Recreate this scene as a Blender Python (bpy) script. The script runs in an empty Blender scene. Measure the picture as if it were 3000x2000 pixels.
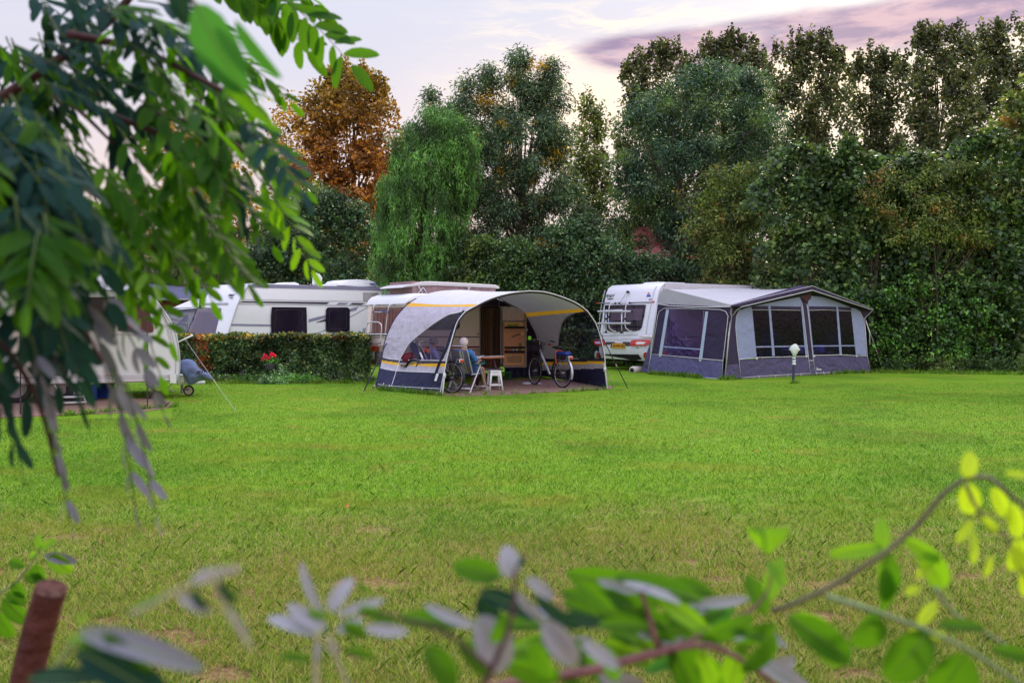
import bpy, bmesh, math, random
import numpy as np
from mathutils import Vector, Matrix, noise as mnoise

# ------------------------------------------------------------------ scene, camera, light
sc = bpy.context.scene
COL = sc.collection
R = math.radians
FX, CX, HY, EYE = 2400.0, 1500.0, 930.0, 1.63     # focal length, optical axis, horizon (in 3000 x 2000 units), eye height

cam_d = bpy.data.cameras.new('camera')
cam = bpy.data.objects.new('camera', cam_d)
COL.objects.link(cam)
cam.location = (0, 0, EYE)
cam.rotation_euler = (R(90), 0, 0)
cam_d.sensor_width = 36.0
cam_d.lens = FX / 3000 * 36
cam_d.shift_y = (HY - 1000) / 3000
cam_d.clip_end = 2000
cam_d.clip_start = 0.05
cam_d.dof.use_dof = True
cam_d.dof.focus_distance = 21.0
cam_d.dof.aperture_fstop = 5.0
sc.camera = cam
sc.view_settings.view_transform = 'Standard'
sc.view_settings.look = 'None'
sc.view_settings.exposure = 0.38
sc.view_settings.gamma = 1.0
cy = sc.cycles
cy.max_bounces = 7
cy.diffuse_bounces = 3
cy.glossy_bounces = 3
cy.transmission_bounces = 5
cy.transparent_max_bounces = 16
cy.sample_clamp_indirect = 6.0
cy.caustics_reflective = False
cy.caustics_refractive = False

SUN_AZ, SUN_EL = R(24), R(29)


class NT:
    """small helper to write node graphs"""
    def __init__(s, tree):
        s.t = tree
    def n(s, typ, **kw):
        nd = s.t.nodes.new(typ)
        for k, v in kw.items():
            setattr(nd, k, v)
        return nd
    def put(s, sock, v):
        if isinstance(v, bpy.types.NodeSocket):
            s.t.links.new(v, sock)
        elif v is not None:
            if sock.type == 'RGBA' and not isinstance(v, (int, float)) and len(v) == 3:
                v = (*v, 1)
            sock.default_value = v
    def m(s, op, a, b=None, c=None, clamp=False):
        nd = s.n('ShaderNodeMath', operation=op, use_clamp=clamp)
        for i, v in enumerate((a, b, c)):
            if v is not None:
                s.put(nd.inputs[i], v)
        return nd.outputs[0]
    def noise(s, vec, scale, detail=4, rough=.55, dist=0.0):
        nd = s.n('ShaderNodeTexNoise')
        s.put(nd.inputs['Vector'], vec)
        nd.inputs['Scale'].default_value = scale
        nd.inputs['Detail'].default_value = detail
        nd.inputs['Roughness'].default_value = rough
        nd.inputs['Distortion'].default_value = dist
        return nd.outputs['Fac']
    def ramp(s, fac, stops, interp='LINEAR'):
        nd = s.n('ShaderNodeValToRGB')
        cr = nd.color_ramp
        cr.interpolation = interp
        while len(cr.elements) < len(stops):
            cr.elements.new(0.5)
        for e, (p, c) in zip(cr.elements, stops):
            e.position = p
            e.color = (*c, 1) if not isinstance(c, (int, float)) else (c, c, c, 1)
        s.put(nd.inputs[0], fac)
        return nd.outputs[0]
    def mix(s, fac, a, b, mode='MIX'):
        nd = s.n('ShaderNodeMix', data_type='RGBA', blend_type=mode)
        s.put(nd.inputs[0], fac)
        s.put(nd.inputs[6], a)
        s.put(nd.inputs[7], b)
        return nd.outputs[2]
    def rng(s, v, a, b, c=0.0, d=1.0):
        nd = s.n('ShaderNodeMapRange', clamp=True)
        nd.interpolation_type = 'SMOOTHSTEP'
        for i, x in enumerate((v, a, b, c, d)):
            s.put(nd.inputs[i], x)
        return nd.outputs[0]
    def xyz(s, v):
        nd = s.n('ShaderNodeSeparateXYZ')
        s.put(nd.inputs[0], v)
        return nd.outputs
    def vec(s, x, y, z):
        nd = s.n('ShaderNodeCombineXYZ')
        for i, v in enumerate((x, y, z)):
            s.put(nd.inputs[i], v)
        return nd.outputs[0]


# world: pale dusk sky with a lavender cloud bank over the sunset glow
world = bpy.data.worlds.new('World')
sc.world = world
world.use_nodes = True
wt = world.node_tree
wt.nodes.clear()
g = NT(wt)
dirv = g.n('ShaderNodeTexCoord').outputs['Generated']
nrm = g.n('ShaderNodeVectorMath', operation='NORMALIZE')
g.put(nrm.inputs[0], dirv)
dx, dy, dz = g.xyz(nrm.outputs[0])
az = g.m('ARCTAN2', dx, dy)
el = g.m('ARCSINE', dz)
base = g.ramp(g.m('MULTIPLY', el, 1.6, clamp=True), [(0.0, (.92, .68, .56)), (0.22, (.92, .74, .70)), (0.45, (.74, .72, .83)), (0.62, (.73, .74, .87)), (1.0, (.60, .64, .92))])
cu = g.m('MULTIPLY', az, 3.4)
cv = g.m('MULTIPLY', el, 17.0)
cvec = g.vec(cu, cv, 0.3)
n1 = g.noise(cvec, 1.6, 6, .6, .5)
n2 = g.noise(g.vec(cu, cv, 4.7), 3.3, 6, .62, .4)
n3 = g.noise(g.vec(cu, cv, 9.2), 0.9, 3, .5)
# bank centred on elevation .30, wider to the north east
off = g.m('ADD', g.m('SUBTRACT', el, 0.317), g.m('MULTIPLY', g.m('SUBTRACT', n3, .5), -0.05))
band = g.m('SUBTRACT', 1.0, g.m('DIVIDE', g.m('ABSOLUTE', off), 0.040), clamp=True)
azm = g.rng(az, 0.02, 0.16)
bankd = g.m('MULTIPLY', band, azm)
dark = g.rng(g.m('ADD', g.m('MULTIPLY', bankd, 0.75), g.m('MULTIPLY', n1, 0.55)), 0.42, 0.74)
dark = g.m('MULTIPLY', dark, g.rng(bankd, 0.02, .25))
# bright wisps around the bank
wisp_zone = g.m('MULTIPLY', g.rng(g.m('ABSOLUTE', g.m('SUBTRACT', el, .285)), 0.13, 0.02), g.rng(az, -.16, .06))
wisp = g.m('MULTIPLY', g.rng(n2, .46, .64), wisp_zone)
glow_a = g.m('POWER', 2.718, g.m('MULTIPLY', g.m('ADD', g.m('MULTIPLY', g.m('POWER', g.m('SUBTRACT', az, .38), 2), 26), g.m('MULTIPLY', g.m('POWER', g.m('SUBTRACT', el, .25), 2), 130)), -1))
glow_b = g.m('POWER', 2.718, g.m('MULTIPLY', g.m('ADD', g.m('MULTIPLY', g.m('POWER', g.m('SUBTRACT', az, .10), 2), 30), g.m('MULTIPLY', g.m('POWER', g.m('SUBTRACT', el, .25), 2), 260)), -1))
c1 = g.mix(g.m('MULTIPLY', wisp, .8), base, (1.18, 1.02, .80))
c1 = g.mix(g.m('MULTIPLY', glow_a, .85), c1, (1.45, 1.15, .78))
c1 = g.mix(g.m('MULTIPLY', glow_b, .75), c1, (1.30, 1.02, .74))
rightw = g.m('MULTIPLY', g.rng(az, .1, .5), g.rng(el, .30, .38))
c1 = g.mix(g.m('MULTIPLY', rightw, .8), c1, (.97, .95, .95))
cdark = g.mix(g.rng(n2, .38, .62), (.30, .20, .36), (.66, .42, .50))
c1 = g.mix(g.m('MULTIPLY', dark, .92), c1, cdark)
# faint high cloud texture
c1 = g.mix(g.m('MULTIPLY', g.rng(n1, .45, .7), .25), c1, (.86, .80, .86))
# extra sky brightness added overhead and behind the camera to light the scene
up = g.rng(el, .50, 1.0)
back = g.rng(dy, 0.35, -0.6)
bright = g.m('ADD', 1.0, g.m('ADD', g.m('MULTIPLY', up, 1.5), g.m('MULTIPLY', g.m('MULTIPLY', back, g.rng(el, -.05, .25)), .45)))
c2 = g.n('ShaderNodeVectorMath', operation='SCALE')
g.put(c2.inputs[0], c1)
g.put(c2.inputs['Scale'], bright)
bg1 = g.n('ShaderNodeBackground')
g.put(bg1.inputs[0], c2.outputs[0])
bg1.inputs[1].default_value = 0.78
sky = g.n('ShaderNodeTexSky', sky_type='NISHITA')
sky.sun_disc = False
sky.sun_elevation = SUN_EL
sky.sun_rotation = SUN_AZ
sky_dim = g.n('ShaderNodeVectorMath', operation='SCALE')   # dims the clear sky so its glow near the sun does not overexpose
g.put(sky_dim.inputs[0], sky.outputs[0]); sky_dim.inputs['Scale'].default_value = 0.12
bg2 = g.n('ShaderNodeBackground')
g.put(bg2.inputs[0], sky_dim.outputs[0])
bg2.inputs[1].default_value = 0.05
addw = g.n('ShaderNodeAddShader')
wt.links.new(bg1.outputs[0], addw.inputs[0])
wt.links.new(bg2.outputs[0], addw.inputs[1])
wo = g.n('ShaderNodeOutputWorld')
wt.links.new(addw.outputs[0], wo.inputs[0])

sun_d = bpy.data.lights.new('sun', 'SUN')
sun_d.energy = 2.4
sun_d.angle = R(12)
sun_d.color = (1.0, .86, .66)
sun = bpy.data.objects.new('sun', sun_d)
COL.objects.link(sun)
sdir = Vector((math.sin(SUN_AZ) * math.cos(SUN_EL), math.cos(SUN_AZ) * math.cos(SUN_EL), math.sin(SUN_EL)))
sun.rotation_euler = sdir.to_track_quat('Z', 'Y').to_euler()

# ------------------------------------------------------------------ geometry helpers
def W(px, py, Y):
    return Vector(((px - CX) / FX * Y, Y, EYE - (py - HY) / FX * Y))
def GP(px, py):
    Y = FX * EYE / (py - HY)
    return Vector(((px - CX) / FX * Y, Y, 0))

class Plane:
    """vertical plane through two ground points; hit() puts an image point on it, off moves it along the normal (towards the viewer)"""
    def __init__(s, a, b):
        s.a = Vector((a[0], a[1], 0)); s.b = Vector((b[0], b[1], 0))
        s.u = (s.b - s.a).normalized()
        s.n = Vector((s.u.y, -s.u.x, 0))
        if s.n.y > 0: s.n = -s.n
        s.ang = math.atan2(s.u.y, s.u.x)
    def hit(s, px, py, off=0.0):
        d = Vector(((px - CX) / FX, 1, -(py - HY) / FX))
        a = s.a + s.n * off
        t = (a.dot(s.n)) / d.dot(s.n)
        return Vector((0, 0, EYE)) + d * t
    def at(s, k, z, off=0.0):
        p = s.a + s.u * k + s.n * off
        return Vector((p.x, p.y, z))
    def k(s, p):
        return (Vector((p.x, p.y, 0)) - s.a).dot(s.u)

BASE = {}
def tag(o, label=None, cat=None, group=None, kind=None):
    if label: o['label'] = label
    if cat: o['category'] = cat
    if group: o['group'] = group
    if kind: o['kind'] = kind
    return o
def thing(name, label, cat, loc=(0, 0, 0), group=None):
    o = bpy.data.objects.new(name, None)
    COL.objects.link(o)
    o.empty_display_size = .2
    o.location = loc
    BASE[o.name] = Vector(loc)
    return tag(o, label, cat, group)

class MB:
    """collects shapes in world coordinates; build() links them as ONE mesh object"""
    def __init__(s, M=None):
        s.v = []; s.f = []; s.mi = []; s.M = M; s.cur = 0
    def add(s, vs, fs):
        o = len(s.v)
        M = s.M
        s.v += [(M @ Vector(p)) if M is not None else Vector(p) for p in vs]
        s.f += [tuple(i + o for i in f) for f in fs]
        s.mi += [s.cur] * len(fs)
        return s
    def quad(s, a, b, c, d):
        return s.add([a, b, c, d], [(0, 1, 2, 3)])
    def box(s, c, d, rz=0.0, bev=0.0):
        c = Vector(c); hx, hy, hz = d[0] / 2, d[1] / 2, d[2] / 2
        ca, sa = math.cos(rz), math.sin(rz)
        if bev <= 0:
            vs = []
            for z in (-hz, hz):
                for x, y in ((-hx, -hy), (hx, -hy), (hx, hy), (-hx, hy)):
                    vs.append(c + Vector((x * ca - y * sa, x * sa + y * ca, z)))
            return s.add(vs, [(3, 2, 1, 0), (4, 5, 6, 7), (0, 1, 5, 4), (1, 2, 6, 5), (2, 3, 7, 6), (3, 0, 4, 7)])
        b = min(bev, hx * .9, hy * .9, hz * .9)
        rings = []
        def ring(ix, z):
            pts = []
            r = b * 1.0
            X, Yy = hx - ix, hy - ix
            r2 = max(r - ix, 0.0005)
            for cx_, cy_, a0 in ((X - r2, Yy - r2, 0), (-X + r2, Yy - r2, 90), (-X + r2, -Yy + r2, 180), (X - r2, -Yy + r2, 270)):
                for q in (0, 45, 90):
                    a = R(a0 + q)
                    pts.append((cx_ + r2 * math.cos(a), cy_ + r2 * math.sin(a), z))
            return pts
        for q, zz in ((0, -hz), (.45, -hz + b * .25), (1, -hz + b), (1, hz - b), (.45, hz - b * .25), (0, hz)):
            rings.append(ring(b * (1 - q), zz))
        vs = []; n = 12
        for rg in rings:
            for x, y, z in rg:
                vs.append(c + Vector((x * ca - y * sa, x * sa + y * ca, z)))
        fs = [tuple(reversed(range(n)))]
        for k in range(len(rings) - 1):
            for i in range(n):
                j = (i + 1) % n
                fs.append((k * n + i, k * n + j, (k + 1) * n + j, (k + 1) * n + i))
        fs.append(tuple((len(rings) - 1) * n + i for i in range(n)))
        return s.add(vs, fs)
    def tube(s, pts, r, seg=8, cap=True, closed=False, flat=None):
        """round tube along points; r number or list; flat=(wide, thin, updir) makes an elliptic section"""
        pts = [Vector(p) for p in pts]
        n = len(pts)
        if n < 2: return s
        rs = r if isinstance(r, (list, tuple)) else [r] * n
        T = []
        for i in range(n):
            if closed:
                t = pts[(i + 1) % n] - pts[i - 1]
            else:
                t = pts[min(i + 1, n - 1)] - pts[max(i - 1, 0)]
            if t.length < 1e-9: t = Vector((0, 0, 1))
            T.append(t.normalized())
        up = Vector((0, 0, 1)) if abs(T[0].z) < .9 else Vector((1, 0, 0))
        N = (up - T[0] * up.dot(T[0])).normalized()
        vs = []
        for i in range(n):
            N = N - T[i] * N.dot(T[i])
            if N.length < 1e-6:
                N = T[i].orthogonal()
            N.normalize()
            B = T[i].cross(N)
            for k in range(seg):
                a = 2 * math.pi * k / seg
                vs.append(pts[i] + (N * math.cos(a) + B * math.sin(a)) * rs[i])
        fs = []
        rng_ = n if closed else n - 1
        for i in range(rng_):
            i2 = (i + 1) % n
            for k in range(seg):
                k2 = (k + 1) % seg
                fs.append((i * seg + k, i * seg + k2, i2 * seg + k2, i2 * seg + k))
        if cap and not closed:
            fs.append(tuple(reversed(range(seg))))
            fs.append(tuple((n - 1) * seg + k for k in range(seg)))
        return s.add(vs, fs)
    def cyl(s, a, b, r, r2=None, seg=16):
        return s.tube([a, b], [r, r if r2 is None else r2], seg)
    def sphere(s, c, r, seg=14, rings=8, sc_=(1, 1, 1), rot=None):
        c = Vector(c); vs = []; fs = []
        for i in range(rings + 1):
            th = math.pi * i / rings
            for k in range(seg):
                ph = 2 * math.pi * k / seg
                p = Vector((math.sin(th) * math.cos(ph) * sc_[0], math.sin(th) * math.sin(ph) * sc_[1], math.cos(th) * sc_[2])) * r
                if rot is not None: p = rot @ p
                vs.append(c + p)
        for i in range(rings):
            for k in range(seg):
                k2 = (k + 1) % seg
                fs.append((i * seg + k, (i + 1) * seg + k, (i + 1) * seg + k2, i * seg + k2))
        return s.add(vs, fs)
    def grid(s, P, closed_u=False):
        """P[i][j] points"""
        nu, nv = len(P), len(P[0])
        vs = [p for row in P for p in row]
        fs = []
        for i in range(nu if closed_u else nu - 1):
            i2 = (i + 1) % nu
            for j in range(nv - 1):
                fs.append((i * nv + j, i2 * nv + j, i2 * nv + j + 1, i * nv + j + 1))
        return s.add(vs, fs)
    def prism(s, pts, ext):
        """flat outline extruded by the vector ext"""
        pts = [Vector(p) for p in pts]; n = len(pts); ext = Vector(ext)
        nn = Vector((0, 0, 0))
        for i in range(n):
            nn += pts[i].cross(pts[(i + 1) % n])
        if nn.dot(ext) > 0: pts.reverse()
        vs = pts + [p + ext for p in pts]
        fs = [tuple(range(n)), tuple(reversed(range(n, 2 * n)))]
        for i in range(n):
            j = (i + 1) % n
            fs.append((j, i, n + i, n + j))
        return s.add(vs, fs)
    def slab(s, plane, poly, off=0.0, th=0.01):
        """image outline put on a vertical plane, th thick (outwards towards the viewer)"""
        pts = [plane.hit(x, y, off) for x, y in poly]
        return s.prism(pts, plane.n * th)
    def build(s, name, mats, parent=None, smooth=False, label=None, auto=None):
        base = BASE[parent.name] if parent is not None else Vector((0, 0, 0))
        me = bpy.data.meshes.new(name)
        me.from_pydata([tuple(p - base) for p in s.v], [], s.f)
        if not isinstance(mats, (list, tuple)): mats = [mats]
        for m_ in mats: me.materials.append(m_)
        if len(mats) > 1:
            me.polygons.foreach_set('material_index', s.mi)
        if smooth:
            me.polygons.foreach_set('use_smooth', [True] * len(me.polygons))
            if auto is not None:
                try: me.set_sharp_from_angle(angle=R(auto))
                except Exception: pass
        me.update()
        o = bpy.data.objects.new(name, me)
        COL.objects.link(o)
        if parent is not None: o.parent = parent
        BASE[o.name] = base
        if label: o['label'] = label
        return o

def solid_at(o, loc):
    """move a top-level mesh object's origin to loc without moving its shape"""
    loc = Vector(loc)
    o.data.transform(Matrix.Translation(-loc))
    o.location = loc
    BASE[o.name] = loc
    return o

def smooth_poly(pts, n=6, closed=False):
    """Catmull-Rom through points (any dimension tuples)"""
    pts = [Vector(p) for p in pts]
    out = []
    m = len(pts)
    rng_ = m if closed else m - 1
    for i in range(rng_):
        if closed:
            p0, p1, p2, p3 = pts[i - 1], pts[i], pts[(i + 1) % m], pts[(i + 2) % m]
        else:
            p0, p1, p2, p3 = pts[max(i - 1, 0)], pts[i], pts[i + 1], pts[min(i + 2, m - 1)]
        for k in range(n):
            t = k / n
            out.append(0.5 * ((2 * p1) + (p2 - p0) * t + (2 * p0 - 5 * p1 + 4 * p2 - p3) * t * t + (3 * p1 - p0 - 3 * p2 + p3) * t ** 3))
    if not closed: out.append(pts[-1])
    return out

def rrect(x0, y0, x1, y1, r, n=4):
    """rounded rectangle outline in 2D (works for image units or metres)"""
    pts = []
    for cx_, cy_, a0 in ((x1 - r, y1 - r, 0), (x0 + r, y1 - r, 90), (x0 + r, y0 + r, 180), (x1 - r, y0 + r, 270)):
        for k in range(n + 1):
            a = R(a0 + 90 * k / n)
            pts.append((cx_ + r * math.cos(a), cy_ + r * math.sin(a)))
    return pts

# ------------------------------------------------------------------ materials
MATS = {}
def pmat(name, col, rough=.5, var=.08, ns=4.0, metal=0.0, spec=.28, bump=0.0, bs=60.0, coat=0.0, col2=None, transl=0.0, wrinkle=0.0):
    if name in MATS: return MATS[name]
    m = bpy.data.materials.new(name); m.use_nodes = True
    t = m.node_tree; t.nodes.clear(); g = NT(t)
    co = g.n('ShaderNodeTexCoord').outputs['Object']
    nz = g.noise(co, ns, 5, .6)
    a = tuple(c * (1 - var) for c in col); b = tuple(min(c * (1 + var), 1) for c in (col2 or col))
    c = g.ramp(nz, [(.3, a), (.7, b)])
    p = g.n('ShaderNodeBsdfPrincipled')
    g.put(p.inputs['Base Color'], c)
    g.put(p.inputs['Roughness'], g.m('ADD', rough - .06, g.m('MULTIPLY', g.noise(co, ns * 3, 3), .12)))
    p.inputs['Metallic'].default_value = metal
    p.inputs['Specular IOR Level'].default_value = spec
    p.inputs['Coat Weight'].default_value = coat
    h = None
    if bump: h = g.m('MULTIPLY', g.noise(co, bs, 4, .6), bump)
    if wrinkle:
        w = g.m('MULTIPLY', g.noise(co, 2.2, 3, .5, 1.2), wrinkle)
        h = g.m('ADD', h, w) if h is not None else w
    if h is not None:
        bn = g.n('ShaderNodeBump'); bn.inputs['Strength'].default_value = 1; bn.inputs['Distance'].default_value = .02
        g.put(bn.inputs['Height'], h)
        g.put(p.inputs['Normal'], bn.outputs[0])
    out = g.n('ShaderNodeOutputMaterial')
    if transl:
        tr = g.n('ShaderNodeBsdfTranslucent'); g.put(tr.inputs[0], c)
        mx = g.n('ShaderNodeMixShader'); mx.inputs[0].default_value = transl
        t.links.new(p.outputs[0], mx.inputs[1]); t.links.new(tr.outputs[0], mx.inputs[2])
        t.links.new(mx.outputs[0], out.inputs[0])
    else:
        t.links.new(p.outputs[0], out.inputs[0])
    MATS[name] = m
    return m

def vinyl(name, tint=(.75, .72, .85), haze=(.5, .5, .6), fac=.2, gloss=.15, wr=.5):
    """clear flexible window sheet: see-through with a thin milky film and soft creased reflections"""
    if name in MATS: return MATS[name]
    m = bpy.data.materials.new(name); m.use_nodes = True
    t = m.node_tree; t.nodes.clear(); g = NT(t)
    co = g.n('ShaderNodeTexCoord').outputs['Object']
    mp = g.n('ShaderNodeMapping'); mp.inputs['Scale'].default_value = (1, 1, 2.5); mp.inputs['Rotation'].default_value = (.5, .3, .4)
    g.put(mp.inputs[0], co)
    w = g.noise(mp.outputs[0], 2.2, 4, .55, 1.5)
    bn = g.n('ShaderNodeBump'); bn.inputs['Strength'].default_value = wr; bn.inputs['Distance'].default_value = .06
    g.put(bn.inputs['Height'], w)
    tr = g.n('ShaderNodeBsdfTransparent'); g.put(tr.inputs[0], tint)
    df = g.n('ShaderNodeBsdfDiffuse'); g.put(df.inputs[0], haze); g.put(df.inputs['Normal'], bn.outputs[0])
    gl = g.n('ShaderNodeBsdfGlossy'); gl.inputs['Roughness'].default_value = .12; g.put(gl.inputs['Normal'], bn.outputs[0])
    m1 = g.n('ShaderNodeMixShader'); g.put(m1.inputs[0], g.m('MULTIPLY', g.rng(w, .35, .65, .5, 1.4), fac))
    t.links.new(tr.outputs[0], m1.inputs[1]); t.links.new(df.outputs[0], m1.inputs[2])
    fr = g.n('ShaderNodeLayerWeight'); fr.inputs[0].default_value = .5; g.put(fr.inputs['Normal'], bn.outputs[0])
    m2 = g.n('ShaderNodeMixShader'); g.put(m2.inputs[0], g.m('ADD', g.m('MULTIPLY', g.m('POWER', fr.outputs['Facing'], 4), gloss), .015, clamp=True))
    t.links.new(m1.outputs[0], m2.inputs[1]); t.links.new(gl.outputs[0], m2.inputs[2])
    out = g.n('ShaderNodeOutputMaterial'); t.links.new(m2.outputs[0], out.inputs[0])
    MATS[name] = m
    return m

BR = 1.75
def leafmat(name, stops, patch=None, patch_scale=.5, patch_rng=(.55, .62), transl=.3, rough=.5, spec=.4, zgrad=None):
    """leaf colours vary per leaf (stops) and, with patch, per clump; light and dark clump contrast is painted in on top"""
    m = bpy.data.materials.new(name); m.use_nodes = True
    t = m.node_tree; t.nodes.clear(); g = NT(t)
    isl = g.n('ShaderNodeNewGeometry').outputs['Random Per Island']
    co = g.n('ShaderNodeTexCoord').outputs['Object']
    c = g.ramp(isl, [(q, tuple(min(v * BR, 1) for v in k)) for q, k in stops])
    if patch is not None:
        pn = g.noise(co, patch_scale, 3, .6)
        c = g.mix(g.rng(g.m('ADD', pn, g.m('MULTIPLY', g.m('SUBTRACT', isl, .5), .08)), *patch_rng), c, g.ramp(isl, [(q, tuple(min(v * 1.3, 1) for v in k)) for q, k in patch]))
    if zgrad is not None:
        z = g.xyz(co)[2]
        zz = g.m('ADD', z, g.m('MULTIPLY', g.m('SUBTRACT', g.noise(co, .5, 3), .5), 4))
        c = g.mix(g.rng(zz, zgrad[0], zgrad[1]), c, g.ramp(isl, zgrad[2]))
    cl = g.rng(g.noise(co, 1.35, 4, .6), .36, .64, .42, 1.75)  # clump-sized lights and darks painted into the leaf colour for contrast
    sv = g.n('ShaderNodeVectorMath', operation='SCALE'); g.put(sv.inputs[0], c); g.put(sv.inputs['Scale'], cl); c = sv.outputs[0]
    p = g.n('ShaderNodeBsdfPrincipled')
    g.put(p.inputs['Base Color'], c)
    p.inputs['Roughness'].default_value = rough
    p.inputs['Specular IOR Level'].default_value = spec
    tr = g.n('ShaderNodeBsdfTranslucent')
    g.put(tr.inputs[0], g.mix(1.0, c, (1.15, 1.25, .55), 'MULTIPLY'))
    mx = g.n('ShaderNodeMixShader'); mx.inputs[0].default_value = transl
    t.links.new(p.outputs[0], mx.inputs[1]); t.links.new(tr.outputs[0], mx.inputs[2])
    out = g.n('ShaderNodeOutputMaterial'); t.links.new(mx.outputs[0], out.inputs[0])
    MATS[name] = m
    return m
# ------------------------------------------------------------------ numpy foliage
def quads_obj(name, V, mats, parent=None, nper=4, loc=None, mi=None):
    """V: (N, nper, 3) world coordinates, one polygon per row"""
    N = len(V)
    base = BASE[parent.name] if parent is not None else Vector(loc or (0, 0, 0))
    co = (V.reshape(-1, 3) - np.array(base)).astype(np.float32)
    me = bpy.data.meshes.new(name)
    me.vertices.add(N * nper)
    me.vertices.foreach_set('co', co.ravel())
    me.loops.add(N * nper)
    me.loops.foreach_set('vertex_index', np.arange(N * nper, dtype=np.int32))
    me.polygons.add(N)
    me.polygons.foreach_set('loop_start', np.arange(0, N * nper, nper, dtype=np.int32))
    if not isinstance(mats, (list, tuple)): mats = [mats]
    for m_ in mats: me.materials.append(m_)
    if mi is not None: me.polygons.foreach_set('material_index', mi.astype(np.int32))
    me.update(calc_edges=True)
    o = bpy.data.objects.new(name, me)
    COL.objects.link(o)
    if parent is not None: o.parent = parent
    else: o.location = base
    BASE[o.name] = base
    return o

def unit(a):
    return a / np.maximum(np.linalg.norm(a, axis=-1, keepdims=True), 1e-9)

def leaf_quads(rg, pos, axis, nrm, L, Wd, fold=.0):
    """diamond-ish leaves: base at pos, along axis"""
    axis = unit(axis)
    side = unit(np.cross(axis, nrm))
    L = L[:, None]; Wd = Wd[:, None]
    n2 = np.cross(side, axis)
    p0 = pos
    p1 = pos + axis * L * .42 + side * Wd * .5 + n2 * Wd * fold
    p2 = pos + axis * L
    p3 = pos + axis * L * .42 - side * Wd * .5 + n2 * Wd * fold
    return np.stack([p0, p1, p2, p3], 1)

def prof(rows, Y):
    """image-row outline (py, px left, px right) at distance Y -> arrays z, x centre, half width (z rising)"""
    rows = sorted(rows, key=lambda r: -r[0])
    z = np.array([EYE - (r[0] - HY) / FX * Y for r in rows])
    xl = np.array([(r[1] - CX) / FX * Y for r in rows]); xr = np.array([(r[2] - CX) / FX * Y for r in rows])
    return z, (xl + xr) / 2, (xr - xl) / 2

LOBE = .34
def clump_centres(rg, rows, Y, n, depth=.8, shell=.35, rough=.22, zmin=0.3, ymax=None):
    z, xc, hw = prof(rows, Y)
    zz = np.linspace(z[0], z[-1], 200)
    w = np.interp(zz, z, hw) + .15
    w = w * (zz > zmin)
    zs = rg.choice(zz, n, p=w / w.sum()) + rg.uniform(-.1, .1, n)
    x0 = np.interp(zs, z, xc); h = np.interp(zs, z, hw)
    th = rg.uniform(0, 2 * np.pi, n)
    rr = rg.uniform(0, 1, n) ** shell
    ph = rg.uniform(0, 6.28, 6)
    bumpy = 1 + rough * (np.sin(th * 3 + zs * 1.3 + ph[0]) * .5 + np.sin(th * 5 - zs * 2.1 + ph[1]) * .3 + np.sin(zs * 3.7 + ph[2] + th * 2) * .3)
    dmax = np.minimum(h * depth, ymax) if ymax else h * depth
    x = x0 + np.cos(th) * rr * h * bumpy * .96
    y = Y + np.sin(th) * rr * dmax * bumpy
    P = np.stack([x, y, np.maximum(zs, zmin)], 1)
    # gather the twigs into boughs so the crown has lobes with gaps between them
    K = int(np.clip(n / 9, 10, 60))
    Lc = P[rg.choice(n, K, replace=n < K)]
    d = ((P[:, None, :] - Lc[None]) ** 2).sum(2)
    P = P + (Lc[d.argmin(1)] - P) * LOBE
    return P

def clump_leaves(rg, C, per, csize, lsize, lw, droop=0.2, up=.5, out=.6, aniso=(1, 1, .8), horiz=0.0):
    n = len(C)
    k = np.maximum(rg.poisson(per, n), 1)
    idx = np.repeat(np.arange(n), k)
    N = len(idx)
    d = unit(rg.normal(size=(N, 3)))
    r = rg.uniform(0, 1, N) ** .5
    cs = csize * rg.uniform(.6, 1.35, n)[idx]
    off = d * (r * cs)[:, None] * np.array(aniso)
    pos = C[idx] + off
    axis = d * out + unit(rg.normal(size=(N, 3))) * .7 + np.array([0, 0, -droop])
    if horiz: axis[:, 2] *= (1 - horiz)
    cn_ = unit(rg.normal(size=(n, 3)) + np.array([0, -.3, .5]))[idx]
    nrm = unit(rg.normal(size=(N, 3))) * .75 + np.array([0, 0, up * .6]) + d * .3 + cn_ * .9
    L = lsize * rg.uniform(.65, 1.3, N); Wd = L * lw * rg.uniform(.8, 1.2, N)
    pos[:, 2] = np.maximum(pos[:, 2], .06)
    return leaf_quads(rg, pos, axis, nrm, L, Wd, .12)

def strands(rg, S, length, lsize, lw, step=.07):
    """hanging willow shoots from start points S"""
    V = []
    n = len(S)
    Ln = length * rg.uniform(.5, 1.2, n)
    Ln = np.minimum(Ln, S[:, 2] - .25)
    k = np.maximum((Ln / step).astype(int), 2)
    idx = np.repeat(np.arange(n), k)
    t = np.concatenate([np.arange(q) for q in k]) * step
    N = len(idx)
    sway = unit(rg.normal(size=(n, 3)) * [1, 1, .1])[idx]
    pos = S[idx] + sway * (.25 * np.sqrt(t) * rg.uniform(.4, 1, n)[idx])[:, None] + np.stack([np.zeros(N), np.zeros(N), -t], 1)
    pos += rg.normal(size=(N, 3)) * .03
    axis = rg.normal(size=(N, 3)) * .45 + np.array([0, 0, -1.0])
    nrm = rg.normal(size=(N, 3)) + np.array([0, -.4, .3])
    L = lsize * rg.uniform(.7, 1.3, N)
    return leaf_quads(rg, pos, axis, nrm, L, L * lw, .05)

BARK = pmat('bark', (.07, .05, .04), .9, .35, 3, bump=.6, bs=14, col2=(.13, .10, .08))
BARK_PALE = pmat('bark_pale', (.30, .26, .22), .85, .3, 3, bump=.5, bs=14)

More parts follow.
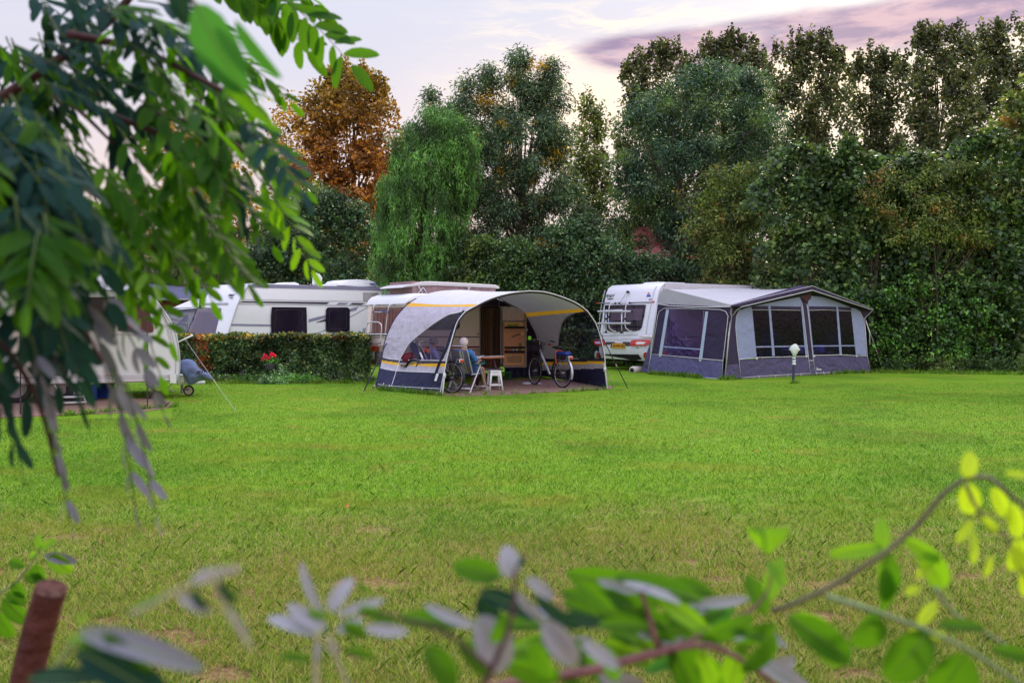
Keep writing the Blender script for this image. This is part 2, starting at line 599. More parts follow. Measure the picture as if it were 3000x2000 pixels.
def limbs(rg, base, C, zfork, r0, nl=26, bark=BARK, parent=None, ztop=None, lean=0.0):
    mb = MB()
    base = Vector(base)
    top = Vector((base.x + lean + rg.uniform(-.2, .2), base.y + rg.uniform(-.2, .2), ztop or float(C[:, 2].max()) * .86))
    N = 9; pts = []; rs = []
    for i in range(N):
        t = i / (N - 1)
        p = base.lerp(top, t)
        p += Vector((math.sin(t * 5 + base.x) * .1, math.cos(t * 4 + base.y) * .1, 0)) * min(t * 4, 1)
        pts.append(p); rs.append(r0 * (1.25 if i == 0 else (1 - t) ** .8 + .06))
    mb.tube(pts, rs, 8)
    sel = rg.choice(len(C), min(nl, len(C)), replace=False)
    for s_ in sel:
        c = Vector(C[s_])
        if c.z < zfork: continue
        tz = min(max((c.z * .62 - base.z) / (top.z - base.z), zfork / max(top.z, .1) * .8), .92)
        p0 = base.lerp(top, tz)
        d = c - p0
        mid = p0 + d * .5 + Vector((0, 0, -.08 * d.length + rg.uniform(-.2, .2)))
        rb = max(r0 * (1 - tz) * .6, .018)
        mb.tube([p0, mid, c], [rb, rb * .6, .01], 5, cap=False)
    return mb.build('trunk', bark, parent, smooth=True)

LAIK = 1.9
def tree(name, label, cat, Y, profiles, mat, px_base=None, lai=3.0, lsize=.13, lw=.5, csize=.5, per=60, depth=.8, shell=.4, droop=.2, up=.5,
         aniso=(1, 1, .8), r0=.18, zfork=1.5, group=None, seed=1, rough=.22, zmin=.3, ymax=None, bark=BARK, nl=26, horiz=0, out=.6, trunk=True, spikes=0, spike_h=1.0):
    rg = np.random.default_rng(seed)
    rows0 = profiles[0][0] if isinstance(profiles[0], tuple) and isinstance(profiles[0][0], list) else profiles
    plist = profiles if isinstance(profiles[0], tuple) and isinstance(profiles[0][0], list) else [(profiles, 1.0)]
    Cs = []
    area_leaf = lsize * lsize * lw * .5
    for rows, dens in plist:
        z, xc, hw = prof(rows, Y)
        area = np.trapezoid(2 * hw, z) if hasattr(np, 'trapezoid') else np.trapz(2 * hw, z)
        nleaf = area * lai * dens * LAIK / area_leaf
        Cs.append(clump_centres(rg, rows, Y, max(int(nleaf / per), 4), depth, shell, rough, zmin, ymax))
    if spikes:
        rows = rows0; z, xc, hw = prof(rows, Y); S_ = []
        for _ in range(spikes):
            u_ = rg.uniform(-.92, .92); zi = len(z) - 1
            ztop = z[0]; xx = 0
            zz = np.linspace(z[-1], z[0] + .45 * (z[-1] - z[0]), 60)
            xw = np.interp(zz, z, xc); hh = np.interp(zz, z, hw)
            xx = np.interp(z[-1] - (z[-1] - z[0]) * .3, z, xc) + u_ * hw.max()
            ok = np.abs(xx - xw) < hh
            if not ok.any(): continue
            ztop = zz[np.argmax(ok)]
            hgt = rg.uniform(.5, 1.5) * spike_h
            m_ = int(hgt / .22) + 2
            yy = Y + rg.uniform(-.5, .5)
            for q in range(m_):
                S_.append((xx + rg.normal(0, .06) , yy, ztop - .3 + hgt * q / m_))
        S_ = np.array(S_)
        Cs.append(S_)
    C = np.concatenate(Cs)
    z, xc, hw = prof(rows0, Y)
    bx = (px_base - CX) / FX * Y if px_base is not None else float(xc[0])
    t = thing(name, label, cat, (bx, Y, 0), group)
    cs_arr = csize
    V = clump_leaves(rg, C[:len(C) - (len(Cs[-1]) if spikes else 0)], per, csize, lsize, lw, droop, up, out, aniso, horiz)
    if spikes: V = np.concatenate([V, clump_leaves(rg, Cs[-1], per * .32, csize * .42, lsize * .9, lw, -.3, up, out, (.7, .7, 1.2), horiz)])
    quads_obj('crown', V, mat, t)
    if trunk: limbs(rg, (bx, Y, -.05), C, zfork, r0, nl, bark, t)
    return t

# leaf colour sets
D1, D2, D3 = (.018, .040, .018), (.035, .075, .025), (.075, .13, .04)
L_DARK = leafmat('leaves_dark', [(0, (.012, .030, .018)), (.5, (.028, .060, .026)), (.85, (.055, .095, .04)), (1, (.10, .15, .06))], transl=.28, rough=.42)
L_ASH = leafmat('leaves_ash', [(0, (.014, .032, .022)), (.5, (.035, .066, .036)), (.85, (.07, .11, .05)), (1, (.12, .13, .05))],
                patch=[(0, (.20, .13, .01)), (1, (.42, .26, .02))], patch_scale=.75, patch_rng=(.60, .64), transl=.3, rough=.4)
L_BIG = leafmat('leaves_big', [(0, (.012, .034, .024)), (.5, (.030, .065, .040)), (.85, (.06, .10, .055)), (1, (.09, .15, .05))],
                patch=[(0, (.05, .09, .02)), (1, (.12, .18, .04))], patch_scale=.35, patch_rng=(.5, .66), transl=.3, rough=.4)
L_POP = leafmat('leaves_poplar', [(0, (.026, .030, .018)), (.5, (.052, .062, .030)), (.85, (.085, .10, .048)), (1, (.15, .12, .05))], transl=.4, rough=.45, spec=.35)
L_POPY = leafmat('leaves_poplar_yellow', [(0, (.035, .05, .018)), (.5, (.075, .10, .03)), (1, (.16, .16, .05))], transl=.45, rough=.4)
L_WILLOW = leafmat('leaves_willow', [(0, (.026, .075, .018)), (.5, (.062, .145, .032)), (1, (.13, .25, .055))],
                   patch=[(0, (.03, .07, .02)), (1, (.06, .12, .03))], patch_scale=.6, patch_rng=(.46, .62), transl=.35, rough=.5)
L_ORANGE = leafmat('leaves_orange', [(0, (.085, .030, .010)), (.5, (.18, .070, .016)), (1, (.29, .13, .028))],
                   zgrad=(10.5, 15.5, [(0, (.15, .10, .02)), (.6, (.27, .18, .03)), (1, (.38, .22, .04))]), transl=.4, rough=.55)
L_YBROWN = leafmat('leaves_yellow_brown', [(0, (.12, .07, .015)), (.5, (.24, .13, .02)), (1, (.34, .20, .04))], transl=.45, rough=.5)
L_GREY = leafmat('leaves_grey', [(0, (.05, .065, .05)), (.5, (.10, .12, .09)), (1, (.18, .19, .12))],
                 patch=[(0, (.05, .08, .03)), (1, (.14, .16, .06))], patch_scale=.5, patch_rng=(.5, .6), transl=.3, rough=.5)
L_OLIVE = leafmat('leaves_olive', [(0, (.03, .05, .012)), (.5, (.07, .10, .025)), (.9, (.13, .16, .04)), (1, (.24, .20, .05))],
                  patch=[(0, (.13, .07, .02)), (1, (.26, .14, .04))], patch_scale=.7, patch_rng=(.58, .66), transl=.35, rough=.45)
L_HAZEL = leafmat('leaves_hazel', [(0, (.012, .026, .012)), (.5, (.030, .060, .022)), (.85, (.06, .11, .035)), (1, (.12, .17, .05))],
                  patch=[(0, (.05, .08, .02)), (1, (.14, .19, .05))], patch_scale=.5, patch_rng=(.52, .68), transl=.3, rough=.4)
L_IVY = leafmat('leaves_ivy', [(0, (.018, .055, .010)), (.5, (.045, .12, .02)), (1, (.10, .21, .035))], transl=.3, rough=.4)
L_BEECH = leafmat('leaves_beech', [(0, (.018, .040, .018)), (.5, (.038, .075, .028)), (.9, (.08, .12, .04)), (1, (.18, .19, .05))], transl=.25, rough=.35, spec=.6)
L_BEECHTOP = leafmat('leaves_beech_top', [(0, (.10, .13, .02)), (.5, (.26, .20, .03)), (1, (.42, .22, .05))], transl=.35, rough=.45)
L_RED = leafmat('leaves_red', [(0, (.10, .02, .012)), (.5, (.20, .035, .02)), (1, (.30, .10, .03))], transl=.35, rough=.45)

# ---- the far tree line, from the back to the front
gp = 'poplars in the row behind the campsite'
for i, (rows, lab) in enumerate([
    ([(148, 1915, 1985), (185, 1860, 2010), (250, 1800, 2030), (420, 1790, 2030), (700, 1800, 2020), (960, 1820, 1990)], 'tall poplar showing behind the shoulder of the big round dark tree'),
    ([(122, 2090, 2190), (160, 2040, 2235), (230, 2000, 2270), (420, 1995, 2275), (700, 2010, 2260), (960, 2040, 2220)], 'tall poplar rising straight above the big round dark tree'),
    ([(134, 2290, 2430), (170, 2255, 2465), (240, 2230, 2500), (420, 2230, 2510), (700, 2240, 2500), (960, 2280, 2460)], 'broad poplar next to the notch of open sky in the tree line'),
    ([(168, 2540, 2600), (200, 2512, 2640), (270, 2480, 2670), (420, 2470, 2670), (700, 2480, 2660), (960, 2500, 2620)], 'shorter narrow poplar just past the notch of open sky'),
    ([(104, 2710, 2830), (140, 2660, 2865), (220, 2625, 2890), (420, 2620, 2890), (700, 2630, 2870), (960, 2660, 2830)], 'tall wide poplar between the short poplar and the last one of the row'),
    ([(90, 2880, 3010), (125, 2850, 3080), (220, 2820, 3130), (420, 2810, 3140), (700, 2830, 3110), (960, 2860, 3080)], 'last and tallest poplar of the row, cut by the frame edge'),
]):
    Yp = (58, 60, 57, 59, 56, 58)[i]
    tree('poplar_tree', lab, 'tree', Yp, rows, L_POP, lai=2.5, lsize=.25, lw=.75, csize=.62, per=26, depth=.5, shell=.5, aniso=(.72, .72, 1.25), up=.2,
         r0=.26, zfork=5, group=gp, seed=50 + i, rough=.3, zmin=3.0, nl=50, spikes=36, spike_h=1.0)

tree('poplar_tree', 'sparse yellow-green poplar with sky showing through between two dark trees', 'tree', 50,
     [(285, 1700, 1740), (330, 1690, 1790), (400, 1660, 1800), (560, 1650, 1820), (760, 1650, 1830), (960, 1690, 1800)], L_POPY, lai=2.3, lsize=.24, lw=.6, csize=.6, per=22, depth=.6,
     shell=.6, aniso=(.6, .6, 1.3), r0=.16, zfork=3, seed=71, rough=.35, zmin=2.0, nl=40)

tree('autumn_tree', 'tall tree with orange leaves turning yellow-green at the top', 'tree', 46,
     [([(200, 1030, 1070), (240, 960, 1110), (320, 900, 1160), (420, 860, 1185), (520, 850, 1190), (640, 880, 1180), (800, 920, 1140), (960, 980, 1090)], 1.0),
      ([(208, 985, 1005), (260, 960, 1010)], .8), ([(225, 1090, 1105), (300, 1080, 1140)], .8)], L_ORANGE, lai=4.2, lsize=.23, lw=.7, csize=.65, per=40, depth=.8, r0=.3,
     zfork=3, seed=11, rough=.25, zmin=2.5, spikes=22, spike_h=.8)
tree('autumn_tree', 'thin sparse yellow-brown tree standing against the sky beside the orange tree', 'tree', 48,
     [(255, 850, 870), (330, 800, 900), (430, 770, 930), (560, 770, 930), (760, 800, 910), (960, 830, 880)], L_YBROWN, lai=1.1, lsize=.24, lw=.6, csize=.6, per=22, depth=.7, shell=.6,
     r0=.13, zfork=2, seed=12, rough=.35, zmin=2.0, aniso=(.7, .7, 1.1))
tree('autumn_tree', 'brown-gold tree seen through the hanging robinia leaves', 'tree', 50,
     [(330, 450, 500), (380, 430, 600), (470, 420, 720), (600, 430, 760), (760, 440, 760), (960, 520, 700)], L_YBROWN, lai=1.7, lsize=.26, lw=.6, csize=.7, per=26, depth=.6, shell=.5,
     r0=.2, zfork=3, seed=13, rough=.35, zmin=2.0)
tree('autumn_tree', 'small sparse gold tree behind the caravan in the leafy corner', 'tree', 44,
     [(530, 380, 420), (590, 330, 450), (700, 250, 460), (820, 230, 440), (960, 280, 400)], L_YBROWN, lai=1.3, lsize=.2, lw=.6, csize=.5, per=22, depth=.6, shell=.5,
     r0=.12, zfork=2, seed=14, rough=.35, zmin=1.0)
gs = 'grey-green willow shrubs behind the caravans'
tree('willow_shrub', 'large grey-green willow shrub above the corrugated shed roof', 'shrub', 38,
     [(600, 520, 600), (640, 450, 680), (720, 420, 740), (820, 420, 760), (960, 440, 760)], L_GREY, lai=3, lsize=.2, lw=.3, csize=.55, per=40, depth=.6, shell=.4, r0=.08, zfork=.6,
     group=gs, seed=21, aniso=(.6, .6, 1.2), droop=-.5)
tree('willow_shrub', 'lower grey-green willow shrub behind the white rounded caravan', 'shrub', 36,
     [(610, 180, 300), (660, 60, 400), (760, 0, 440), (860, -40, 450), (960, 0, 440)], L_GREY, lai=3, lsize=.2, lw=.3, csize=.55, per=40, depth=.5, shell=.4, r0=.08, zfork=.6,
     group=gs, seed=22, aniso=(.6, .6, 1.2), droop=-.5)
tree('dark_bush', 'dense dark green bush under the orange tree behind the long white caravan', 'bush', 34,
     [(545, 930, 990), (590, 830, 1070), (680, 760, 1095), (780, 735, 1110), (960, 740, 1110)], L_DARK, lai=4, lsize=.17, lw=.55, csize=.5, per=45, depth=.6, r0=.12, zfork=1, seed=23, rough=.3)
tree('olive_bush', 'yellowish bush with loose twigs between the dark bush and the willow shrub', 'bush', 36,
     [(530, 900, 960), (580, 780, 990), (680, 720, 900), (800, 700, 860), (960, 720, 840)], L_OLIVE, lai=2.4, lsize=.17, lw=.5, csize=.45, per=35, depth=.6, r0=.1, zfork=1, seed=24, rough=.35)

# weeping willow
def willow():
    rg = np.random.default_rng(31)
    Y = 29.5
    rows = [(322, 1215, 1340), (350, 1190, 1400), (405, 1150, 1430), (470, 1112, 1400), (580, 1086, 1380), (700, 1078, 1370), (800, 1088, 1360), (900, 1110, 1350)]
    C = clump_centres(rg, rows, Y, 2100, .85, .32, .14, 1.2)
    t = thing('weeping_willow', 'weeping willow with light green hanging foliage behind the caravans', 'tree', ((1225 - CX) / FX * Y, Y, 0))
    V = strands(rg, C, 1.5, .16, .2, .035)
    C2 = clump_centres(rg, rows[:4], Y, 230, .8, .4, .2, 1.2)
    V2 = clump_leaves(rg, C2, 45, .4, .15, .22, .9, .4, .4)
    quads_obj('crown', np.concatenate([V, V2]), L_WILLOW, t)
    limbs(rg, (t.location.x, Y, -.05), C, 2, .28, 30, BARK, t, ztop=7)
willow()

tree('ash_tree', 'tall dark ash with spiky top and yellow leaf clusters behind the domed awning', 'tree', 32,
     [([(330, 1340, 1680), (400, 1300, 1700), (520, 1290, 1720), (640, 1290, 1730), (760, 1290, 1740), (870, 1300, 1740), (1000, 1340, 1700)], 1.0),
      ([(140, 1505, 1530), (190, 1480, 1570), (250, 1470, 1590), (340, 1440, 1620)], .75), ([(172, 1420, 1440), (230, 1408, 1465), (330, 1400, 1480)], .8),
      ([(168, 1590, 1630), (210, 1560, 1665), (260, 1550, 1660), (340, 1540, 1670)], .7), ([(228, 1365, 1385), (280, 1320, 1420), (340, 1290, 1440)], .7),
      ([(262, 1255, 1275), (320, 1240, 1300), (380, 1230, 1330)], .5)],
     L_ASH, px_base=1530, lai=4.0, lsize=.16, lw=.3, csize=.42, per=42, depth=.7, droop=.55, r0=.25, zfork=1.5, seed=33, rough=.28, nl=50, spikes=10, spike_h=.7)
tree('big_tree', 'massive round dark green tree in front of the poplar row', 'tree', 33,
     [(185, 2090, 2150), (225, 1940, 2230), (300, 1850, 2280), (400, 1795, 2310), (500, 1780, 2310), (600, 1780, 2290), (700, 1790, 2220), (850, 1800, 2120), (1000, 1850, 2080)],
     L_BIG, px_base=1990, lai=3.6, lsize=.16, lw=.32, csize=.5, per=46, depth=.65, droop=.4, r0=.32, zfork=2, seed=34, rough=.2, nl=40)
# ---- middle and near shrubs
tree('brick_red_bush', 'mixed dark bush with a few pink blossoms right behind the domed awning', 'bush', 28.5,
     [(700, 1360, 1560), (760, 1330, 1620), (830, 1320, 1660), (960, 1330, 1660), (1050, 1360, 1640)], L_HAZEL, lai=3.6, lsize=.13, lw=.55, csize=.36, per=40, depth=.4, r0=.08, zfork=.5,
     seed=41, rough=.25).name = 'dark_bush'
tree('dark_bush', 'low dark green bush between the domed awning and the bicycle-rack caravan', 'bush', 28.5,
     [(640, 1640, 1760), (700, 1580, 1840), (780, 1560, 1880), (900, 1560, 1880), (1050, 1580, 1860)], L_DARK, lai=3.6, lsize=.13, lw=.6, csize=.36, per=40, depth=.4, r0=.08, zfork=.5,
     seed=42, rough=.25)
tree('dark_bush', 'dark green bush directly above the roof of the bicycle-rack caravan', 'bush', 29.5,
     [(745, 1880, 1960), (760, 1820, 2040), (800, 1800, 2080), (900, 1800, 2080), (1050, 1820, 2060)], L_DARK, lai=3.0, lsize=.13, lw=.5, csize=.36, per=40, depth=.4, r0=.08, zfork=.5,
     seed=43, rough=.3)
tree('robinia_bush', 'bright olive-green bush with rusty brown leaves over the grey awning roof', 'bush', 28,
     [(480, 2130, 2200), (510, 2050, 2260), (570, 2010, 2300), (680, 2010, 2280), (780, 2040, 2230), (900, 2060, 2210), (1040, 2080, 2180)], L_OLIVE, lai=3.2, lsize=.13, lw=.45, csize=.36,
     per=36, depth=.45, r0=.09, zfork=1, seed=44, rough=.3, droop=.3)
gh = 'hazel bushes forming the tall hedge'
for i, (rows, lab, Yh) in enumerate([
    ([(425, 2330, 2370), (455, 2280, 2440), (500, 2220, 2500), (620, 2190, 2540), (800, 2200, 2540), (1000, 2220, 2540), (1085, 2240, 2530)], 'hazel bush just behind the far gable of the grey awning', 26.3),
    ([(415, 2470, 2500), (450, 2440, 2560), (520, 2420, 2640), (650, 2420, 2660), (850, 2430, 2660), (1086, 2440, 2650)], 'hazel bush with upright bright shoots on its top', 25.9),
    ([(440, 2640, 2700), (470, 2580, 2780), (540, 2560, 2830), (700, 2560, 2840), (900, 2570, 2840), (1092, 2580, 2830)], 'dark hazel bush reaching the ground behind the bright green creeper', 25.7),
    ([(395, 2840, 2920), (430, 2780, 3000), (520, 2740, 3060), (700, 2740, 3080), (900, 2750, 3080), (1096, 2760, 3070)], 'hazel bush in the corner of the lawn, cut by the frame edge', 25.5)]):
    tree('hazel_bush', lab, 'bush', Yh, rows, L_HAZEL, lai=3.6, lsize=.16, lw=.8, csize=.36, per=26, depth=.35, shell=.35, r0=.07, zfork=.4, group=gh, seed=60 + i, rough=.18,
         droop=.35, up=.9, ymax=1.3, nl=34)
tree('hazel_bush', 'bush of reddish-green narrow leaves between the hazels', 'bush', 25.3,
     [(470, 2600, 2900), (540, 2550, 2950), (640, 2540, 2960), (720, 2560, 2930)], L_OLIVE, px_base=2740, lai=2.2, lsize=.12, lw=.35, csize=.32, per=34, depth=.3, r0=.05, zfork=.6, seed=66, rough=.3, droop=.5, nl=20)
tree('maple_tree', 'yellow-green tree leaning in from the frame edge above the hazel hedge', 'tree', 29,
     [(215, 2980, 3080), (270, 2920, 3160), (340, 2900, 3200), (430, 2880, 3230), (520, 2820, 3230), (620, 2780, 3220), (800, 2800, 3200), (1000, 2850, 3150)], L_OLIVE, lai=2.8, lsize=.17, lw=.7,
     csize=.45, per=34, depth=.6, r0=.2, zfork=1.5, seed=67, rough=.3)

def slab_foliage(rg, x0, x1, y0, y1, z0, z1, n, lsize, lw, bulge=.08, front=.75):
    """leaves over the faces and in the body of a clipped hedge"""
    u = rg.uniform(0, 1, n); v = rg.uniform(0, 1, n)
    k = rg.uniform(0, 1, n)
    x = x0 + (x1 - x0) * u
    y = np.where(k < front, y0 + np.abs(rg.normal(0, .09, n)), rg.uniform(y0, y1, n))
    z = z0 + (z1 - z0) * v
    top = k > .88
    z = np.where(top, z1 - np.abs(rg.normal(0, .05, n)), z)
    y = np.where(top, rg.uniform(y0, y1, n), y)
    y = y + bulge * np.sin(x * 3.1 + z * 2.3) * .5 + bulge * .5 * np.sin(x * 7.7 - z * 4.9)
    z = z + bulge * .35 * np.sin(x * 4.1)
    pos = np.stack([x, y, z], 1)
    axis = rg.normal(size=(n, 3)) * .8 + np.array([0, -.5, -.35])
    nrm = rg.normal(size=(n, 3)) * .8 + np.array([0, -.5, .6])
    L = lsize * rg.uniform(.6, 1.3, n)
    return leaf_quads(rg, pos, axis, nrm, L, L * lw, .1)

def beech_hedge(name, label, x0, x1, Y, h, n, seed, th=.65, red=None, lsize=.085, zb=.18, top=True):
    rg = np.random.default_rng(seed)
    t = thing(name, label, 'hedge', ((x0 + x1) / 2, Y, 0))
    V = slab_foliage(rg, x0, x1, Y - th / 2, Y + th / 2, zb, h, n, lsize, .62)
    c = V.mean(1)
    mi = np.zeros(len(V), int)
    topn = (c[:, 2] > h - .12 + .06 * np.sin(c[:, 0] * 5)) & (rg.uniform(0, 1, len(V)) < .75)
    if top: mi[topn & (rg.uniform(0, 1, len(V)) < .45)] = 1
    if red is not None:
        for rx, rz, rr in red:
            d = ((c[:, 0] - rx) / rr[0]) ** 2 + ((c[:, 2] - rz) / rr[1]) ** 2
            mi[(d < 1) & (rg.uniform(0, 1, len(V)) < .5 * (1.1 - d))] = 2
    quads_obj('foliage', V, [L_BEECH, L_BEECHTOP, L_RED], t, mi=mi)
    mb = MB()
    k = int((x1 - x0) / .33)
    for i in range(k):
        x = x0 + .15 + i * .33 + rg.uniform(-.06, .06)
        y = Y + rg.uniform(-.1, .1)
        mb.tube([(x, y, -.03), (x + rg.uniform(-.05, .05), y, .4), (x + rg.uniform(-.12, .12), y, h * .8)], [.028, .02, .008], 5)
        for q in range(3):
            zz = rg.uniform(.2, h * .8)
            mb.tube([(x, y, zz), (x + rg.uniform(-.25, .25), y - rg.uniform(.05, .25), zz + rg.uniform(.1, .3))], [.008, .004], 4)
    mb.build('trunk', BARK, t, smooth=True)
    return t

def X(px, Y): return (px - CX) / FX * Y
hs = thing('brick_house', 'red-brick house glimpsed through the leaves above the bicycle-rack caravan', 'house', (X(1990, 32), 32, 0))
mb = MB(); mb.box((X(1990, 32), 33.2, 1.9), (3.4, 2.4, 3.8)); mb.build('wall', pmat('red_brick', (.42, .13, .10), .85, .25, 9, bump=.4, bs=18), hs)
mb = MB(); x0_, x1_ = X(1860, 32), X(2120, 32)
mb.add([(x0_, 31.6, 3.9), (x1_, 31.6, 3.9), (x1_, 33.2, 5.3), (x0_, 33.2, 5.3), (x1_, 34.8, 3.9), (x0_, 34.8, 3.9)], [(0, 1, 2, 3), (3, 2, 4, 5), (0, 3, 5), (1, 4, 2)])
mb.build('roof', pmat('coral_roof_tiles', (.62, .20, .19), .8, .25, 14, bump=.5, bs=22), hs)
beech_hedge('beech_hedge', 'clipped beech hedge with yellowing top and red patch before the long white caravan', X(505, 21.3), X(1082, 21.3), 21.5, 1.18, 30000, 81, lsize=.10,
            red=[(X(588, 21.3), 1.02, (.36, .24)), (X(600, 21.3), .62, (.26, .45)), (X(610, 21.3), .3, (.3, .12)), (X(1000, 21.3), 1.1, (.2, .06))])
beech_hedge('beech_hedge', 'dark clipped hedge seen through the domed awning window and under the bicycle-rack caravan', X(1100, 27.6), X(1960, 27.6), 27.6, 1.22, 38000, 82, lsize=.1, top=False)

# bright creeper climbing the front of the hazels
def creeper():
    rg = np.random.default_rng(91)
    n = 250
    a = rg.uniform(0, 1, n); b = rg.uniform(0, 1, n)
    px = 2470 + 470 * a + rg.normal(0, 30, n); py = 780 + 300 * b ** .8 + rg.normal(0, 25, n)
    keep = (py > 800 + 60 * np.abs((px - 2700) / 230) ** 2 + 40 * np.sin(px * .045) + rg.normal(0, 45, n)) & (py < 1075)
    px, py = px[keep], py[keep]
    Yc = 24.85 + rg.uniform(-.15, .45, len(px))
    C = np.stack([(px - CX) / FX * Yc, Yc, EYE - (py - HY) / FX * Yc], 1)
    t = thing('creeper', 'bright green creeper covering the lower front of the hazel hedge', 'climbing plant', (X(2680, 24.8), 24.8, 0))
    quads_obj('foliage', clump_leaves(rg, C, 18, .24, .09, .8, .5, .7, .5, (1, .6, 1)), L_IVY, t)
creeper()

# low ivy and weeds at the hedge feet, the tall hedge's leaf litter edge
def fringe(name, label, pts, n, lsize, mat, seed, spread=.35, h=.25, kind='stuff'):
    rg = np.random.default_rng(seed)
    pts = np.array(pts, float)
    seg = rg.integers(0, len(pts) - 1, n); t = rg.uniform(0, 1, n)[:, None]
    p = pts[seg] * (1 - t) + pts[seg + 1] * t
    p = p + rg.normal(0, spread, (n, 2)) * [1, .6]
    z = np.abs(rg.normal(0, h * .5, n)) + .01
    pos = np.stack([p[:, 0], p[:, 1], z], 1)
    L = lsize * rg.uniform(.6, 1.3, n)
    V = leaf_quads(rg, pos, rg.normal(size=(n, 3)) + [0, -.3, .5], rg.normal(size=(n, 3)) + [0, -.5, .9], L, L * .6, .1)
    o = quads_obj(name, V, mat)
    return tag(o, label, 'undergrowth', None, kind)
def wood():
    rg = np.random.default_rng(77)
    n = 2600
    x = rg.uniform(-50, 52, n); z = rg.uniform(.3, 6.5, n) + .8 * np.sin(x * .6); y = 66 + rg.uniform(-2, 2, n)
    o = quads_obj('distant_wood', clump_leaves(rg, np.stack([x, y, np.maximum(z, .3)], 1), 26, 1.0, .42, .7, .2, .5, .6), L_DARK)
    tag(o, 'dark mass of far-off woodland closing the view behind all the trees', 'wood', None, 'stuff')
wood()
fringe('undergrowth', 'low dark ivy and weeds along the foot of the tall hazel hedge', [(X(2480, 25.2), 25.2), (X(3100, 24.6), 24.6)], 9000, .09, L_HAZEL, 95, .25, .35)
fringe('ground_cover', 'low green weeds at the foot of the clipped beech hedge', [(X(560, 21), 21.0), (X(1080, 21), 21.0)], 5200, .07, L_BEECH, 96, .16, .14)

# ------------------------------------------------------------------ ground
def lawn_material():
    m = bpy.data.materials.new('lawn'); m.use_nodes = True
    t = m.node_tree; t.nodes.clear(); g = NT(t)
    geo = g.n('ShaderNodeNewGeometry')
    P = geo.outputs['Position']
    px_, py_, pz_ = g.xyz(P)
    flat = g.vec(px_, py_, 0.0)
    big = g.noise(flat, .28, 4, .6)
    mid = g.noise(flat, 1.1, 4, .6, .4)
    st = g.noise(g.vec(g.m('MULTIPLY', px_, .35), py_, 0.0), 1.3, 4, .62, .3)
    fine = g.noise(flat, 26, 5, .7)
    tiny = g.noise(flat, 110, 3, .7)
    c = g.ramp(g.m('ADD', g.m('MULTIPLY', fine, .55), g.m('MULTIPLY', tiny, .45)), [(.36, (.055, .14, .010)), (.5, (.155, .31, .016)), (.66, (.30, .46, .03))])
    c = g.mix(g.m('MULTIPLY', g.rng(st, .48, .66), .55), c, (.26, .33, .03))
    c = g.mix(g.m('MULTIPLY', g.rng(mid, .56, .70), .55), c, (.30, .27, .045))
    c = g.mix(g.m('MULTIPLY', g.rng(big, .48, .62), .45), c, (.06, .17, .010))
    # worn, browner turf close to the bushes the picture is taken from
    near = g.m('MULTIPLY', g.rng(g.m('ADD', py_, g.m('MULTIPLY', g.m('SUBTRACT', mid, .5), 5.0)), 8.2, 5.0), .85)
    soil = g.ramp(fine, [(.3, (.15, .065, .045)), (.5, (.26, .13, .08)), (.7, (.40, .25, .14))])
    c = g.mix(near, c, soil)
    p = g.n('ShaderNodeBsdfPrincipled'); g.put(p.inputs['Base Color'], c)
    p.inputs['Roughness'].default_value = .9; p.inputs['Specular IOR Level'].default_value = .1
    bn = g.n('ShaderNodeBump'); bn.inputs['Distance'].default_value = .03; bn.inputs['Strength'].default_value = .9
    g.put(bn.inputs['Height'], g.m('ADD', fine, g.m('MULTIPLY', tiny, .6)))
    g.put(p.inputs['Normal'], bn.outputs[0])
    out = g.n('ShaderNodeOutputMaterial'); t.links.new(p.outputs[0], out.inputs[0])
    return m
mb = MB()
# one sheet: fine near the camera, wide to the horizon, gently uneven
ys = [-60, -5, 0, 2, 3] + [3 + .5 * i for i in range(1, 60)] + [34, 38, 45, 60, 100, 250, 900]
xs = [-900, -200, -60, -35, -25] + [-20 + i * .7 for i in range(58)] + [25, 35, 60, 200, 900]
def gz(x, y):
    if y < 2 or y > 19.5 or abs(x) > 20: return 0.0
    a = min((y - 2) / 2, 1) * min((19.5 - y) / 3, 1)
    if x < -4 : a *= max(0, min(1, (13.6 - y) / 2))
    return 0.0 * a * (mnoise.noise(Vector((x * .35, y * .5, 1.3))) * .022 + mnoise.noise(Vector((x * 1.1, y * 1.5, 4))) * .008)
mb.grid([[Vector((x, y, gz(x, y))) for x in xs] for y in ys][::-1])
lawn = mb.build('lawn', lawn_material(), smooth=True)
tag(lawn, 'broad mown lawn, bright green with yellowish streaks and worn patches', 'lawn', kind='structure')

